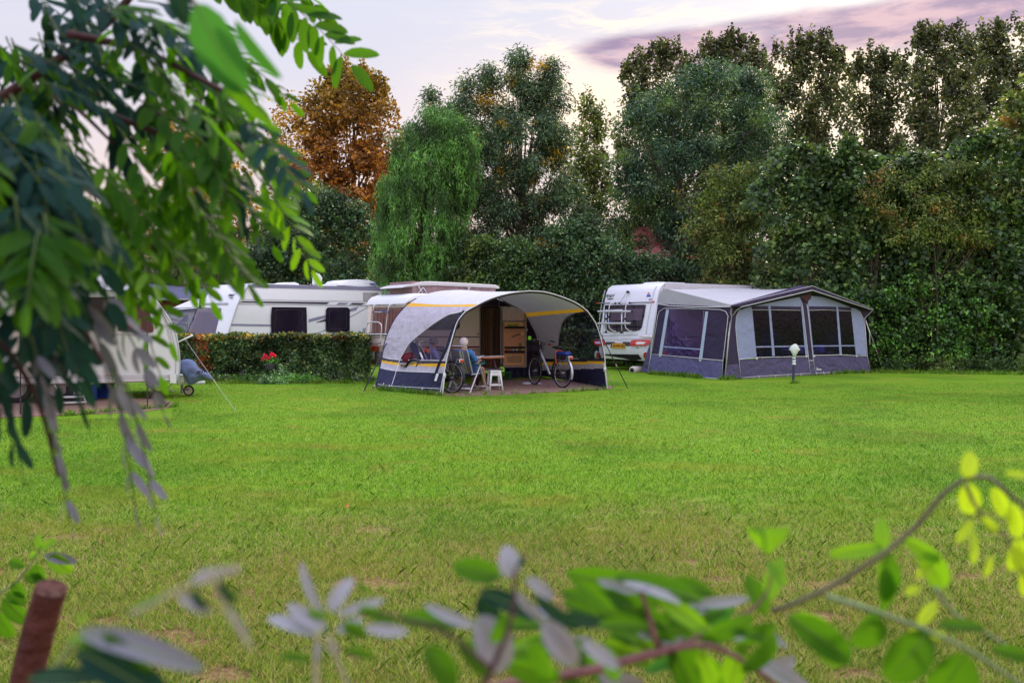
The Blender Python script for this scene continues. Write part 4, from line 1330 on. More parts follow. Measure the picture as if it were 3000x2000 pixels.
tn = thing('tent_awning', 'grey tent awning with a striped clear window behind the hedge', 'tent', (X(530, 27.5), 27.5, 0))
PT = Plane((X(480, 27), 27), (X(600, 28), 28))
TG = pmat('grey_tent_cloth', (.30, .30, .38), .8, .08, 2, wrinkle=.8)
TGL = pmat('pale_tent_cloth', (.58, .57, .62), .8, .06, 2, wrinkle=.8)
mb = MB(); mb.slab(PT, [(487, 904), (578, 898), (575, 1075), (480, 1080)], 0, .01); mb.build('wall', TG, tn)
mb = MB(); mb.slab(PT, [(486, 909), (580, 903), (580, 913), (488, 919)], .012, .008); mb.build('wall_band', pmat('violet_band', (.20, .19, .30), .8), tn)
mb = MB(); mb.add([PT.hit(484, 910, .1), PT.hit(582, 902, .1), PT.hit(585, 868, -1.6), PT.hit(545, 885, -1.6)], [(0, 1, 2, 3)]); mb.build('roof', TGL, tn)
mb = MB(); mb.slab(PT, [(503, 920), (553, 916), (548, 985), (500, 985)], .012, .004); wn = mb.build('window', vinyl('tent_window', fac=.6), tn)
mb = MB()
for i in range(7):
    line(mb, PT, [(505 + i * 7, 985), (522 + i * 4.5, 945), (546, 925 + i * 1.5)], .012, .02)
mb.build('window_folds', pmat('blue_grey_fold', (.16, .15, .28), .6), wn, smooth=True)

# ------------------------------------------------------------------ long white caravan behind the hedge
U = Vector((.682, .731, 0))
PA = Plane((-7.97, 25.0), (-7.97 + U.x, 25 + U.y))
PAn = Plane((-7.97, 25.0), (-7.97 - U.y, 25 + U.x))      # nose wall, seen obliquely
CA = thing('caravan', 'long white caravan with dark windows and roof box behind the clipped hedge', 'caravan', (-6.0, 28.2, 0))
edge = [(745, 829), (732, 833), (720, 845), (706, 868), (694, 897), (684, 928), (675, 955), (668, 979)]
ek = [kz(PA, x, y) for x, y in edge]
ek += [(ek[-1][0] - .1, .7), (ek[-1][0] - .08, .45), (ek[-1][0] + .1, .35)]
prof_a = ek + [(7.2, .35), (7.35, .6), (7.35, 2.3), (7.2, 2.58), (6.9, 2.665)]
shell(prof_a, PA, 2.3, .06).build('body', WHITE, CA, smooth=True, auto=35)
zs = [p[1] for p in ek][::-1]; ks = [-p[0] for p in ek][::-1]
FA_ = Face(PAn, zs, ks)
mb = MB(); patch(mb, FA_, [(578, 899), (648, 903), (628, 990), (545, 990), (552, 960)], .006, .012)
mb.build('window', pmat('violet_windscreen', (.05, .03, .10), .10, .4, .7, spec=.6, coat=.2, wrinkle=.15), CA, smooth=True, auto=30)
mb = MB(); line(mb, FA_, [(585, 889), (668, 888)], .012, .012); line(mb, FA_, [(585, 893), (668, 892)], .008, .012)
mb.build('nose_strip', GREYTRIM, CA, smooth=True)
mb = MB(); line(mb, PA, [(742, 831), (731, 836), (719, 848), (705, 872), (693, 900), (683, 930), (674, 957), (667, 982)], .022, .012, 3)
mb.build('edge_trim', pmat('silver_edge', (.5, .5, .56), .3), CA, smooth=True)
def bar(name, pts, mat, off=.004, th=.004, lab=None, parent=None):
    mb = MB(); mb.slab(PA, pts, off, th); return mb.build(name, mat, parent or CA, label=lab)
bar('roof_band', [(742, 831), (1200, 844), (1200, 854), (735, 842)], STRIPE_A)
for y0, y1 in ((877, 882), (890, 894)):
    mb = MB(); line(mb, PA, [(700 if y0 < 885 else 697, y0), (1200, y1 + (3 if y0 < 885 else 3))], .010 if y0 > 885 else .006, .006); mb.build('moulding', GREYTRIM, CA, smooth=True)
bar('stripe', [(697, 886), (712, 882), (966, 885), (957, 891)], STRIPE_D)
bar('stripe', [(993, 886), (1022, 887), (1012, 892), (985, 892)], STRIPE_A)
bar('stripe', [(1033, 887), (1070, 888), (1058, 893), (1023, 892)], STRIPE_D)
bar('stripe', [(676, 948), (795, 950), (795, 956), (674, 954)], STRIPE_A)
bar('stripe', [(904, 935), (1050, 898), (1043, 909), (904, 944)], STRIPE_A)
bar('stripe', [(926, 944), (975, 926), (975, 938), (926, 945)], STRIPE_D, .009)
mb = MB(); line(mb, PA, [(880, 982), (940, 972), (1000, 942), (1050, 915), (1078, 899)], .008, .006, 4); mb.build('pinstripe', STRIPE_D, CA, smooth=True)
for poly in ([(797, 899), (898, 900), (899, 925), (900, 985), (795, 985), (794, 925)], rrect(955, 900, 1025, 973, 9)):
    mb = MB(); patch(mb, PA, poly, .012, .03, 4)
    w_ = mb.build('window', DGLASS, CA, smooth=True, auto=30)
    mb = MB(); cx_, cy_ = sum(p[0] for p in poly) / len(poly), sum(p[1] for p in poly) / len(poly)
    line(mb, PA, [(cx_ + (x - cx_) * .72, cy_ + (y - cy_) * .75) for x, y in poly], .008, .042, 3, closed=True); mb.build('window_bead', pmat('dark_bead', (.05, .03, .07), .2), w_, smooth=True)
mb = MB(); patch(mb, PA, [(1064, 856), (1109, 857), (1109, 883), (1064, 882)], .006, .01, 2)
vg = mb.build('vent_grille', pmat('grey_grille', (.38, .35, .40), .5), CA)
mb = MB()
for i in range(8): line(mb, PA, [(1066, 858.5 + i * 3.1), (1107, 859.3 + i * 3.1)], .010, .018)
mb.build('louvres', pmat('grille_slats', (.50, .47, .52), .5), vg, smooth=True)
bar('hatch', [(1063, 961), (1080, 961), (1080, 985), (1063, 985)], GREYTRIM, .006, .01)
PAr = Plane((PAn.hit(690, 870).x, PAn.hit(690, 870).y), (PAn.hit(650, 870).x, PAn.hit(650, 870).y))
pt = FA_.hit(678, 866, .012); pl_ = FA_.hit(665, 866, .012); pr_ = FA_.hit(690, 866, .012)
updir = FA_.hit(678, 860, .012) - FA_.hit(678, 880, .012)
lettering('FENDT', 'lettering', INK, CA, FA_.hit(677, 865, .03), pr_ - pl_, updir, .085, .004, .3, .001)
lettering('CARAVAN', 'small_lettering', INK, CA, FA_.hit(677, 873, .03), pr_ - pl_, updir, .032, .004, .2)
# things on its roof
def roofthing(name, outline, label, mat, off, depth, cat, base_y=None):
    mb = MB()
    pts = [PA.hit(x, y, off) for x, y in outline]
    ctr = sum(pts, Vector()) / len(pts)
    secs = [(0, .8), (.06, .95), (.15, 1), (depth - .15, 1), (depth - .06, .95), (depth, .8)]
    rows = []
    for w, f in secs:
        rows.append([Vector((ctr.x, ctr.y, ctr.z)) + (p - ctr) * f - PA.n * w - Vector((0, 0, (1 - f) * .02)) for p in pts])
    n = len(pts); vs = [p for r_ in rows for p in r_]; fs = []
    for a in range(len(rows) - 1):
        for i in range(n):
            j = (i + 1) % n; fs.append((a * n + i, a * n + j, (a + 1) * n + j, (a + 1) * n + i))
    fs.append(tuple(reversed(range(n)))); fs.append(tuple((len(rows) - 1) * n + i for i in range(n)))
    mb.add(vs, fs)
    return mb.build(name, mat, CA, smooth=True, auto=40, label=label)
ac = roofthing('roof_air_conditioner', [(997, 836), (996, 829), (1002, 823), (1020, 819.5), (1050, 818), (1085, 820), (1103, 825), (1109, 832), (1109, 840), (1050, 841)], 'white rounded air conditioner box on the roof', WPLAST, -.5, 1.0, 'x')
lettering('Telair', 'lettering', BLUEINK, ac, PA.hit(1091, 832.5, -.485), PA.u, (0, 0, 1), .075, .004, 0, .002)
roofthing('roof_hatch', [(820, 836), (822, 831), (838, 827), (868, 826.5), (880, 831), (881, 838)], None, WPLAST, -.5, .6, 'x')
roofthing('roof_hatch', [(943, 838), (950, 833), (975, 832), (991, 836), (992, 840)], None, WPLAST, -.6, .5, 'x')
roofthing('roof_hatch', [(1108, 842), (1130, 832), (1190, 834), (1192, 846)], None, WPLAST, -.5, .6, 'x')
mb = MB(); c_ = PA.hit(929, 817, -1.0)
dish = [(917, 806), (921, 800), (929, 799), (938, 805), (944, 813), (943, 822), (936, 829), (925, 834), (915, 834), (915, 822)]
puffy(mb, PA, dish, .03, -1.0, nz=0)
dd = mb.build('satellite_dish', WPLAST, CA, smooth=True, label='small white satellite dish on the roof')
mb = MB(); b_ = PA.hit(920, 838, -1.0); mb.cyl(b_ - Vector((0, 0, .05)), PA.hit(922, 826, -1.0), .03, seg=8); mb.build('dish_mount', GREYTRIM, dd, smooth=True)
a, b = MB(), MB()
c_ = PA.at(3.4, .31, -.12); wheel(a, b, c_, PA.n, .31, .17); wt_ = a.build('wheel', RUBBER, CA, smooth=True); b.build('rim', GUNM, wt_, smooth=True, auto=30)
# ------------------------------------------------------------------ cream pop-top caravan
TH = R(36)
C0 = (-2.58, 20.3)
UC = Vector((math.cos(TH), math.sin(TH), 0))
PS_ = Plane(C0, (C0[0] + UC.x, C0[1] + UC.y))                    # side wall
PR_ = Plane(C0, (C0[0] - UC.y, C0[1] + UC.x))                    # rear wall (the end with the ladder rack)
CC = thing('caravan', 'cream caravan with raised roof, curtained rear window and domed awning on its side', 'caravan', (-1.6, 22, 0))
end = [(.22, 2.20), (.08, 2.14), (.0, 2.03), (-.03, 1.93), (-.05, 1.6), (-.10, 1.15), (-.13, .95), (-.12, .62), (-.05, .38), (.1, .34)]
LC = 3.9
prof_c = end + [(LC - .2, .34), (LC + .08, .6), (LC + .1, 1.2), (LC, 1.95), (LC - .15, 2.15), (LC - .3, 2.2)]
shell([p for p in prof_c], PS_, 2.2, .06).build('body', CREAM, CC, smooth=True, auto=35)
FR = Face(PR_, [p[1] for p in end][::-1], [-p[0] for p in end][::-1])
# white roof cap
mb = MB(); capp = [(-.06, 1.97), (-.02, 2.08), (.08, 2.18), (.25, 2.235), (LC - .3, 2.235), (LC - .1, 2.17), (LC + .05, 1.97)]
s_ = shell(capp, PS_, 2.26, .09); s_.v = [p + PS_.n * .03 for p in s_.v]
s_.build('roof_cap', pmat('white_roof', (.72, .72, .76), .4, .04, 1.5), CC, smooth=True, auto=40)
# raised lid with cloth bellows
lid = [(1183, 842), (1196, 836), (1215, 829.5), (1240, 824.5), (1262, 823.5), (1330, 826.5), (1455, 834), (1463, 839), (1466, 845), (1330, 838.5), (1270, 836), (1230, 837.5)]
mb = MB(); s_ = shell([kz(Plane(PS_.a.xy - PS_.n.xy * .45, PS_.b.xy - PS_.n.xy * .45), x, y) for x, y in lid], Plane(PS_.a.xy - PS_.n.xy * .45, PS_.b.xy - PS_.n.xy * .45), 1.35, .03)
ld = s_.build('lifting_roof', pmat('pale_lid', (.56, .54, .56), .5, .05, 1.5), CC, smooth=True, auto=35)
PB = Plane(PS_.a.xy - PS_.n.xy * .52, PS_.b.xy - PS_.n.xy * .52)
mb = MB()
rows = []
bl = [PB.hit(x, 838) for x in np.linspace(1206, 1450, 40)]
for i, p in enumerate(bl):
    t_ = i / 39
    w = .02 * math.sin(i * 1.9) + .015 * math.sin(i * .7)
    rows.append([Vector((p.x, p.y, 2.56 - .04 * t_)) + PB.n * 0, p + PB.n * (w + .03) - Vector((0, 0, p.z - 2.39)), Vector((p.x, p.y, 2.2)) + PB.n * .02])
mb.grid(rows)
a_ = bl[0]; bk = a_ - PB.n * 1.2
mb.quad(Vector((a_.x, a_.y, 2.56)), Vector((a_.x, a_.y, 2.2)), Vector((bk.x, bk.y, 2.2)), Vector((bk.x, bk.y, 2.56)))
a_ = bl[-1]; bk = a_ - PB.n * 1.2
mb.quad(Vector((a_.x, a_.y, 2.52)), Vector((a_.x, a_.y, 2.2)), Vector((bk.x, bk.y, 2.2)), Vector((bk.x, bk.y, 2.52)))
mb.build('bellows', pmat('rose_grey_cloth', (.27, .18, .19), .85, .15, 3, wrinkle=1.5), ld, smooth=True)
mb = MB()
for tri in (((1226, 838), (1240, 862)), ((1240, 842), (1222, 862)), ((1240, 842), (1252, 860)), ((1370, 840), (1378, 852)), ((1378, 840), (1368, 852))):
    mb.tube([PB.hit(*tri[0], .09), PB.hit(*tri[1], .09)], .012, 6)
mb.build('lid_strut', ALU, ld, smooth=True)
# rear window with brown curtains
mb = MB(); patch(mb, FR, [(1090, 899), (1200, 899), (1200, 985), (1082, 982)], .004, .01)
rw = mb.build('rear_window', pmat('smoked_rear_window', (.05, .03, .035), .12, .3, 2, spec=.7), CC)
mb = MB()
rows = []
for i in range(60):
    x = 1095 + i * 1.75
    rows.append([FR.hit(x, 905, .02 + .012 * math.sin(i * 1.3)), FR.hit(x - 1, 940, .022 + .014 * math.sin(i * 1.3 + .5)), FR.hit(x - 3, 978, .02 + .012 * math.sin(i * 1.3 + .2))])
mb.grid(rows); mb.build('curtain', pmat('brown_curtain', (.20, .085, .075), .8, .25, 4, wrinkle=1.2), rw, smooth=True)
mb = MB(); line(mb, FR, [(1085, 894), (1205, 895)], .014, .01); line(mb, FR, [(1060, 979), (1150, 979)], .014, .05); line(mb, FR, [(1085, 987), (1150, 987)], .008, .02)
mb.build('moulding', pmat('silver_moulding', (.5, .5, .54), .35), CC, smooth=True)
mb = MB(); patch(mb, FR, [(1077, 1030), (1180, 1032), (1180, 1070), (1080, 1067)], .004, .01); mb.build('rear_panel', pmat('taupe_panel', (.20, .16, .18), .5), CC)
mb = MB(); patch(mb, FR, [(1068, 1013), (1104, 1013), (1104, 1028), (1068, 1028)], .03, .05, 2); tl = mb.build('tail_light', REDL, CC)
mb = MB(); patch(mb, FR, [(1076, 1014), (1090, 1014), (1090, 1027), (1076, 1027)], .082, .005, 2); mb.build('indicator', ORL, tl)
mb = MB()
for y in (1013, 1018, 1023, 1029): line(mb, FR, [(1104, y), (1170, y + 1)], .006, .01)
mb.build('red_line_moulding', pmat('wine_line', (.22, .05, .06), .5), CC, smooth=True)
mb = MB(); patch(mb, FR, [(1074, 1027), (1098, 1028), (1097, 1053), (1073, 1051)], .05, .012, 2); pl8 = mb.build('number_plate', WPLATE, CC)
def on(F, txt, name, mat, parent, px, py, out, size, d=8, **k):
    c_ = F.hit(px, py, out)
    return lettering(txt, name, mat, parent, c_, F.hit(px + d, py, out) - F.hit(px - d, py, out), F.hit(px, py - d, out) - F.hit(px, py + d, out), size, **k)
on(FR, '3-Z', 'lettering', INK, pl8, 1086, 1034, .075, .062)
on(FR, 'JB-79', 'lettering', INK, pl8, 1086, 1045, .075, .068)
mb = MB(); patch(mb, FR, [(1086, 1053), (1093, 1067), (1080, 1067)], .04, .01, 2); mb.build('triangle_reflector', ORL, CC)
# ladder rack
rk = MB()
for x0, x1, yb in ((1094, 1086, 978), (1138, 1129, 978)):
    rk.tube(smooth_poly([FR.hit(x0 + 15, 892, .0), FR.hit(x0 + 8, 892, .12), FR.hit(x0 + 1, 898, .2), FR.hit((x0 + x1) / 2, 935, .2), FR.hit(x1, yb, .2)], 4), .014, 8)
rk.tube([FR.hit(1093, 914, .2), FR.hit(1136, 914, .2)], .013, 8)
rk.tube([FR.hit(1056, 979, .24), FR.hit(1140, 979, .24)], .018, 8)
hoop = smooth_poly([FR.hit(1071, 1008, .3), FR.hit(1074, 960, .32), FR.hit(1080, 945, .32), FR.hit(1098, 943, .32), FR.hit(1113, 946, .32), FR.hit(1118, 960, .32), FR.hit(1114, 1006, .3)], 5)
rk.tube(hoop, .015, 8)
rk.tube([FR.hit(1086, 978, .2), FR.hit(1084, 1000, .1)], .012, 6)
rk = rk.build('ladder_rack', ALU, CC, smooth=True)
mb = MB(); mb.tube(smooth_poly([FR.hit(1112, 908, .22), FR.hit(1122, 913, .23), FR.hit(1130, 912, .24), FR.hit(1138, 915, .23)], 4), [.013] * 13, 6)
for x, y in ((1093, 914), (1137, 914), (1072, 1007), (1114, 1006)): mb.sphere(FR.hit(x, y, .22 if y < 950 else .3), .02, 8, 5)
mb.build('blue_tie', BLUE, rk, smooth=True)
mb = MB(); mb.tube(smooth_poly([FR.hit(1078, 985, .25), FR.hit(1084, 1000, .2), FR.hit(1098, 1008, .2), FR.hit(1113, 1004, .25)], 5), .014, 6); mb.build('cable', GUNM, rk, smooth=True)
# side wall details seen under the awning
def sbar(name, pts, mat, off=.004, th=.006, parent=None, lab=None):
    mb = MB(); mb.slab(PS_, pts, off, th); return mb.build(name, mat, parent or CC, label=lab)
mb = MB(); patch(mb, PS_, [(1225, 905), (1340, 905), (1347, 912), (1347, 957), (1340, 966), (1225, 966)], .008, .02, 2); mb.build('side_window', DGLASS, CC, smooth=True, auto=30)
mb = MB(); patch(mb, PS_, rrect(1398, 975, 1404, 981, 1), .006, .01, 1); mb.build('socket_flap', GREYTRIM, CC)
mb = MB(); line(mb, PS_, [(1200, 986), (1407, 987)], .012, .004); mb.build('belt_moulding', pmat('dark_moulding', (.07, .05, .06), .4), CC, smooth=True)
sbar('brown_stripe', [(1200, 1014), (1407, 1014), (1407, 1019), (1200, 1019)], pmat('dark_red_stripe', (.20, .03, .03), .4))
for y in (1023, 1029, 1036, 1042):
    sbar('brown_stripe', [(1200, y), (1407, y), (1407, y + 3), (1200, y + 3)], pmat('brown_stripe', (.10, .055, .055), .45))
sbar('lower_side_panel', [(1200, 1047), (1407, 1047), (1407, 1078), (1200, 1078)], pmat('plum_brown_panel', (.11, .065, .08), .5))
dw = MB(); patch(dw, PS_, rrect(1407, 897, 1465, 1078, 8), .006, .004, 2); dw = dw.build('doorway', DARKIN, CC)
mb = MB(); line(mb, PS_, rrect(1406, 896, 1466, 1079, 8), .014, .01, closed=True); mb.build('door_frame', pmat('beige_frame', (.42, .34, .30), .4), dw, smooth=True)
def curtain_mat():
    m = bpy.data.materials.new('striped_door_curtain'); m.use_nodes = True
    t = m.node_tree; t.nodes.clear(); g = NT(t)
    co = g.n('ShaderNodeTexCoord').outputs['Object']
    x, y, z = g.xyz(co)
    u_ = g.m('ADD', g.m('MULTIPLY', x, UC.x), g.m('MULTIPLY', y, UC.y))
    s = g.m('FRACT', g.m('MULTIPLY', u_, 17.0))
    c = g.ramp(s, [(0, (.06, .025, .018)), (.35, (.16, .08, .045)), (.5, (.34, .19, .09)), (.62, (.12, .05, .035)), (.8, (.02, .012, .012))])
    p = g.n('ShaderNodeBsdfPrincipled'); g.put(p.inputs['Base Color'], c); p.inputs['Roughness'].default_value = .8
    out = g.n('ShaderNodeOutputMaterial'); t.links.new(p.outputs[0], out.inputs[0]); return m
mb = MB(); rows = []
for i in range(80):
    x = 1411 + i * .64
    o_ = .03 + .018 * math.sin(i * .62)
    rows.append([PS_.hit(x, 903, o_), PS_.hit(x + .8 * math.sin(i * .3), 990, o_ + .01 * math.sin(i * .2)), PS_.hit(x, 1078, o_)])
mb.grid(rows); mb.build('curtain', curtain_mat(), dw, smooth=True)
mb = MB(); mb.box(PS_.hit(1438, 1082, .15), (.62, .28, .04), TH, .01); mb.build('door_sill', GREYTRIM, dw)
# open door leaf
PDo = PS_
TAN = pmat('tan_door_lining', (.74, .36, .21), .5, .06, 2)
TANL = pmat('light_tan_plastic', (.92, .56, .26), .45, .05, 3)
mb = MB(); mb.prism([PS_.hit(x, y, .12) for x, y in rrect(1472, 897, 1541, 1076, 4)], PS_.n * .035)
dl = mb.build('door', pmat('beige_frame', (.42, .34, .30)), CC)
mb = MB(); patch(mb, PS_, rrect(1476, 902, 1536, 1071, 3), .158, .006, 1); mb.build('door_lining', TAN, dl)
def dbox(name, x0, y0, x1, y1, m, o0=.16, th=.03, parent=dl):
    mb = MB(); mb.prism([PS_.hit(x, y, o0) for x, y in ((x0, y0), (x1, y0), (x1, y1), (x0, y1))], PS_.n * th); return mb.build(name, m, parent)
dbox('shelf', 1478, 956, 1532, 962, BLACKP, .165, .09)
dbox('shelf_back', 1479, 944, 1531, 956, TANL, .165, .01)
dbox('shelf', 1478, 1015, 1532, 1020, BLACKP, .165, .09)
dbox('shelf', 1478, 1027, 1532, 1033, BLACKP, .165, .09)
vt = dbox('vent_panel', 1481, 1039, 1531, 1067, TANL, .165, .012)
mb = MB()
for i in range(14):
    x = 1485 + i * 3.2
    mb.prism([PS_.hit(a_, b_, .177) for a_, b_ in ((x, 1042), (x + 1.3, 1042), (x + 1.3, 1063), (x, 1063))], PS_.n * .002)
mb.build('vent_slots', DARKIN, vt)
mb = MB(); mb.tube([PS_.hit(1500, 987, .18), PS_.hit(1518, 980, .19), PS_.hit(1523, 980, .18)], .012, 6); mb.build('door_handle', BLACKP, dl, smooth=True)
mb = MB(); patch(mb, PS_, rrect(1526, 972, 1535, 982, 1), .165, .02, 1); mb.build('door_lock', TANL, dl)
mb = MB(); line(mb, PS_, [(1479, 992), (1508, 968)], .004, .17); mb.build('cord', TANL, dl, smooth=True)
mb = MB(); patch(mb, PS_, [(1541 + 5 * math.cos(a_), 966 + 6 * math.sin(a_)) for a_ in np.linspace(0, 2 * math.pi, 14)[:-1]], .1, .03, 2); mb.build('outside_lamp', WPLAST, CC, smooth=True)
# the things on the door shelves
def jar(px, pyb, w, h, mat, name, label, cat, off=.21):
    c_ = PS_.hit(px, pyb, off); mb = MB(); mb.tube([c_, c_ + Vector((0, 0, h * .8)), c_ + Vector((0, 0, h))], [w / 2, w / 2, w * .4], 10)
    o = mb.build(name, mat, None, smooth=True, auto=40); solid_at(o, c_); return tag(o, label, cat)
GRC = pmat('olive_glaze', (.16, .22, .02), .3); 
jar(1524, 1015, .055, .10, GRC, 'mug', 'taller olive-green mug on the upper door shelf', 'mug')
jar(1524, 1027, .06, .075, GRC, 'mug', 'short olive-green mug on the lower door shelf', 'mug')
jar(1514, 1027, .06, .07, WPLAST, 'mug', 'white mug between the green mug and the pale bowl', 'mug')
jar(1504, 1027, .07, .045, pmat('pale_bowl', (.6, .58, .55), .4), 'bowl', 'small pale bowl on the lower door shelf', 'bowl')
jar(1488, 1027, .11, .035, pmat('orange_dish', (.7, .16, .05), .5), 'dish', 'flat orange dish at the end of the lower door shelf', 'dish')
mb = MB(); mb.box(PS_.hit(1503, 952, .21), (.36, .06, .05), TH, .015); o = mb.build('green_cloth', pmat('lime_cloth', (.32, .45, .05), .8)); tag(o, 'folded lime-green cloth in the top pocket of the open door', 'cloth'); solid_at(o, PS_.hit(1503, 955, .21))
mb = MB(); rows = []
for i in range(30):
    x = 1472.5 + i * 2.38
    rows.append([PS_.hit(x, y, (.185 if y > 900 else .14) + .012 * math.sin(i * .5 + y * .05) + .006 * math.sin(i * 1.3)) for y in (898.5, 904, 915, 926, 937, 941 + 1.2 * math.sin(i * .4))])
mb.grid(rows)
tw = mb.build('towel', pmat('pinkish_towel', (.70, .52, .52), .9, .06, 6, bump=.3, bs=90), None, smooth=True); tag(tw, 'pinkish towel with blue border hanging over the open door', 'towel'); solid_at(tw, PS_.hit(1506, 941, .18))
mb = MB(); line(mb, PS_, [(1474, 939), (1505, 940), (1540, 940)], .012, .197); line(mb, PS_, [(1539, 902), (1538, 940)], .012, .2)
mb.build('border', pmat('grey_blue_border', (.22, .26, .42), .9), tw, smooth=True)

# ------------------------------------------------------------------ domed sun canopy
ROOFC = pmat('canopy_roof_cloth', (.58, .58, .64), .7, .04, 2, wrinkle=1.3, transl=.08)
WALLC = pmat('canopy_grey_cloth', (.43, .40, .47), .75, .05, 3, wrinkle=5, transl=.10)
NAVY = pmat('canopy_navy_cloth', (.016, .018, .055), .7, .15, 3, wrinkle=5)
BANDC = pmat('canopy_dark_band', (.035, .03, .055), .7, .1, 3)
YEL = pmat('canopy_yellow_band', (.78, .43, .02), .6, .06, 6, transl=.2)
PIPE = pmat('white_piping', (.66, .65, .70), .5, .05, 4)
VIN = vinyl('canopy_vinyl', (.58, .53, .80), (.24, .22, .42), .04, .25, .25)
FAp = Plane(GP(1290, 1157), GP(1778, 1138))
front = [(1288.6, 1157), (1297, 1110), (1305, 1072), (1311, 1042), (1318, 1015), (1326, 985), (1338, 946), (1351, 926), (1366, 911), (1389, 898), (1418, 883), (1450, 870), (1497, 858), (1550, 852), (1594, 855), (1642, 868), (1691, 889), (1722, 912), (1738, 935), (1749, 955), (1763, 1001), (1771, 1042), (1775, 1090), (1779, 1138)]
rear = [(1101, 1136, 1.0), (1107, 1105, .75), (1119, 1048, .35), (1127, 1003, .18), (1141, 965, .08), (1160, 930, .05), (1187, 898, .04), (1212, 879, .04), (1245, 863, .04), (1285, 853, .04), (1320, 850, .04), (1352, 849, .04), (1400, 854, .04), (1453, 873, .04), (1509, 898, .04), (1542, 928, .04), (1567, 979, .04), (1577, 1030, .04), (1583, 1080, .04), (1588, 1122, .04)]
fa = [FAp.hit(x, y) for x, y in front]
ra = [PS_.hit(x, y, o) for x, y, o in rear]
def arch(pts, iap, n):
    """resample with the crown of the arch at the middle"""
    L_ = resample(smooth_poly(pts[:iap + 1], 5), n); R_ = resample(smooth_poly(pts[iap:], 5), n)
    return L_ + R_[1:]
NA = 110
# landmarks keep the seams lined up: ground, shoulder (yellow band), crown, shoulder, ground
def arch_seg(pts, marks, counts):
    out = []
    for (a_, b_), n_ in zip(zip(marks[:-1], marks[1:]), counts):
        seg_ = resample(smooth_poly(pts[a_:b_ + 1], 6), n_ + 1)
        out += seg_ if not out else seg_[1:]
    return out
cnt = (90, 42, 42, 90)
Fa = arch_seg(fa, (0, 9, 13, 17, 23), cnt)
Ra = arch_seg(ra, (0, 6, 11, 15, 19), cnt)
NT_ = len(Fa); NS = 80
def cpt(i, j):
    s_ = j / NS
    a_, b_ = Ra[i], Fa[i]
    p = a_.lerp(b_, s_)
    # cloth hangs a little between the two arches and is drawn in by the side straps
    zf = min(max((p.z - .3) / 1.2, 0), 1)
    sag = math.sin(math.pi * s_)
    inward = Vector((1, -.1, 0)) * (1 if i < NT_ / 2 else -1)
    p = p + inward * (.035 * sag * zf * (1 if p.z < 1.9 else 0)) - Vector((0, 0, .03 * sag if p.z > 1.9 else 0))
    return p
CG = [[cpt(i, j) for j in range(NS + 1)] for i in range(NT_)]
for row in CG:
    for p in row: p.z = max(p.z, .015)
def topx(p):
    return CX + FX * p.x / p.y, HY - FX * (p.z - EYE) / p.y
def inside(x, y, poly):
    c_ = False; n = len(poly); j = n - 1
    for i in range(n):
        xi, yi = poly[i]; xj, yj = poly[j]
        if (yi > y) != (yj > y) and x < (xj - xi) * (y - yi) / (yj - yi) + xi: c_ = not c_
        j = i
    return c_
WL = [(1367, 908), (1340, 916), (1316, 921), (1292, 934), (1268, 950), (1245, 967), (1220, 987), (1205, 1000), (1195, 1011), (1184, 1030), (1171, 1053), (1230, 1056), (1288, 1056), (1307, 1020), (1316, 990), (1330, 955), (1345, 935), (1360, 915)]
WR = [(1636, 1051), (1635, 1018), (1637, 990), (1641, 968), (1648, 945), (1661, 928), (1679, 919), (1700, 914), (1714, 913), (1726, 921), (1739, 940), (1751, 965), (1760, 1000), (1764, 1049)]
def yl(x, pts): return float(np.interp(x, [p[0] for p in pts], [p[1] for p in pts]))
sb1 = [(1119, 1047), (1171, 1054), (1306, 1056)]; sb2 = [(1118, 1055), (1170, 1063), (1305, 1065)]; sb3 = [(1117, 1062), (1170, 1071), (1305, 1073.5)]; sb4 = [(1113, 1078), (1165, 1087), (1302, 1092)]; sb5 = [(1103, 1123), (1140, 1130), (1288, 1138)]
rb1 = [(1580, 1050), (1640, 1052), (1765, 1049)]; rb2 = [(1580, 1061), (1765, 1058)]; rb3 = [(1580, 1069), (1765, 1065.5)]; rb4 = [(1580, 1084), (1768, 1079)]
classes = {k: MB() for k in ('roof', 'panel_l', 'panel_r', 'band_l', 'band_r', 'yellow_a', 'yellow_b', 'yellow_c', 'yellow_d', 'skirt_l', 'skirt_r', 'window_l', 'window_r')}
quads = {k: [] for k in classes}
for i in range(NT_ - 1):
    for j in range(NS):
        c_ = (CG[i][j] + CG[i + 1][j + 1]) / 2
        x, y = topx(c_)
        if 90 <= i < 90 + 84:
            k = 'roof'
            if i < 94 or i > 90 + 84 - 4: k = 'yellow_a' if i < 94 else 'yellow_b'
        elif i < 90:
            if inside(x, y, WL): k = 'window_l'
            elif y < yl(x, sb1): k = 'panel_l'
            elif y < yl(x, sb2): k = 'band_l'
            elif y < yl(x, sb3): k = 'yellow_c'
            elif y < yl(x, sb4): k = 'panel_l'
            else: k = 'skirt_l'
        else:
            if inside(x, y, WR): k = 'window_r'
            elif y < yl(x, rb1): k = 'panel_r'
            elif y < yl(x, rb2): k = 'band_r'
            elif y < yl(x, rb3): k = 'yellow_d'
            elif y < yl(x, rb4): k = 'panel_r'
            else: k = 'skirt_r'
        quads[k].append((i, j))
cloth_x = thing('domed_awning', 'pale grey domed awning with navy skirt and yellow band on the cream caravan', 'awning', (0.2, 18.6, 0))
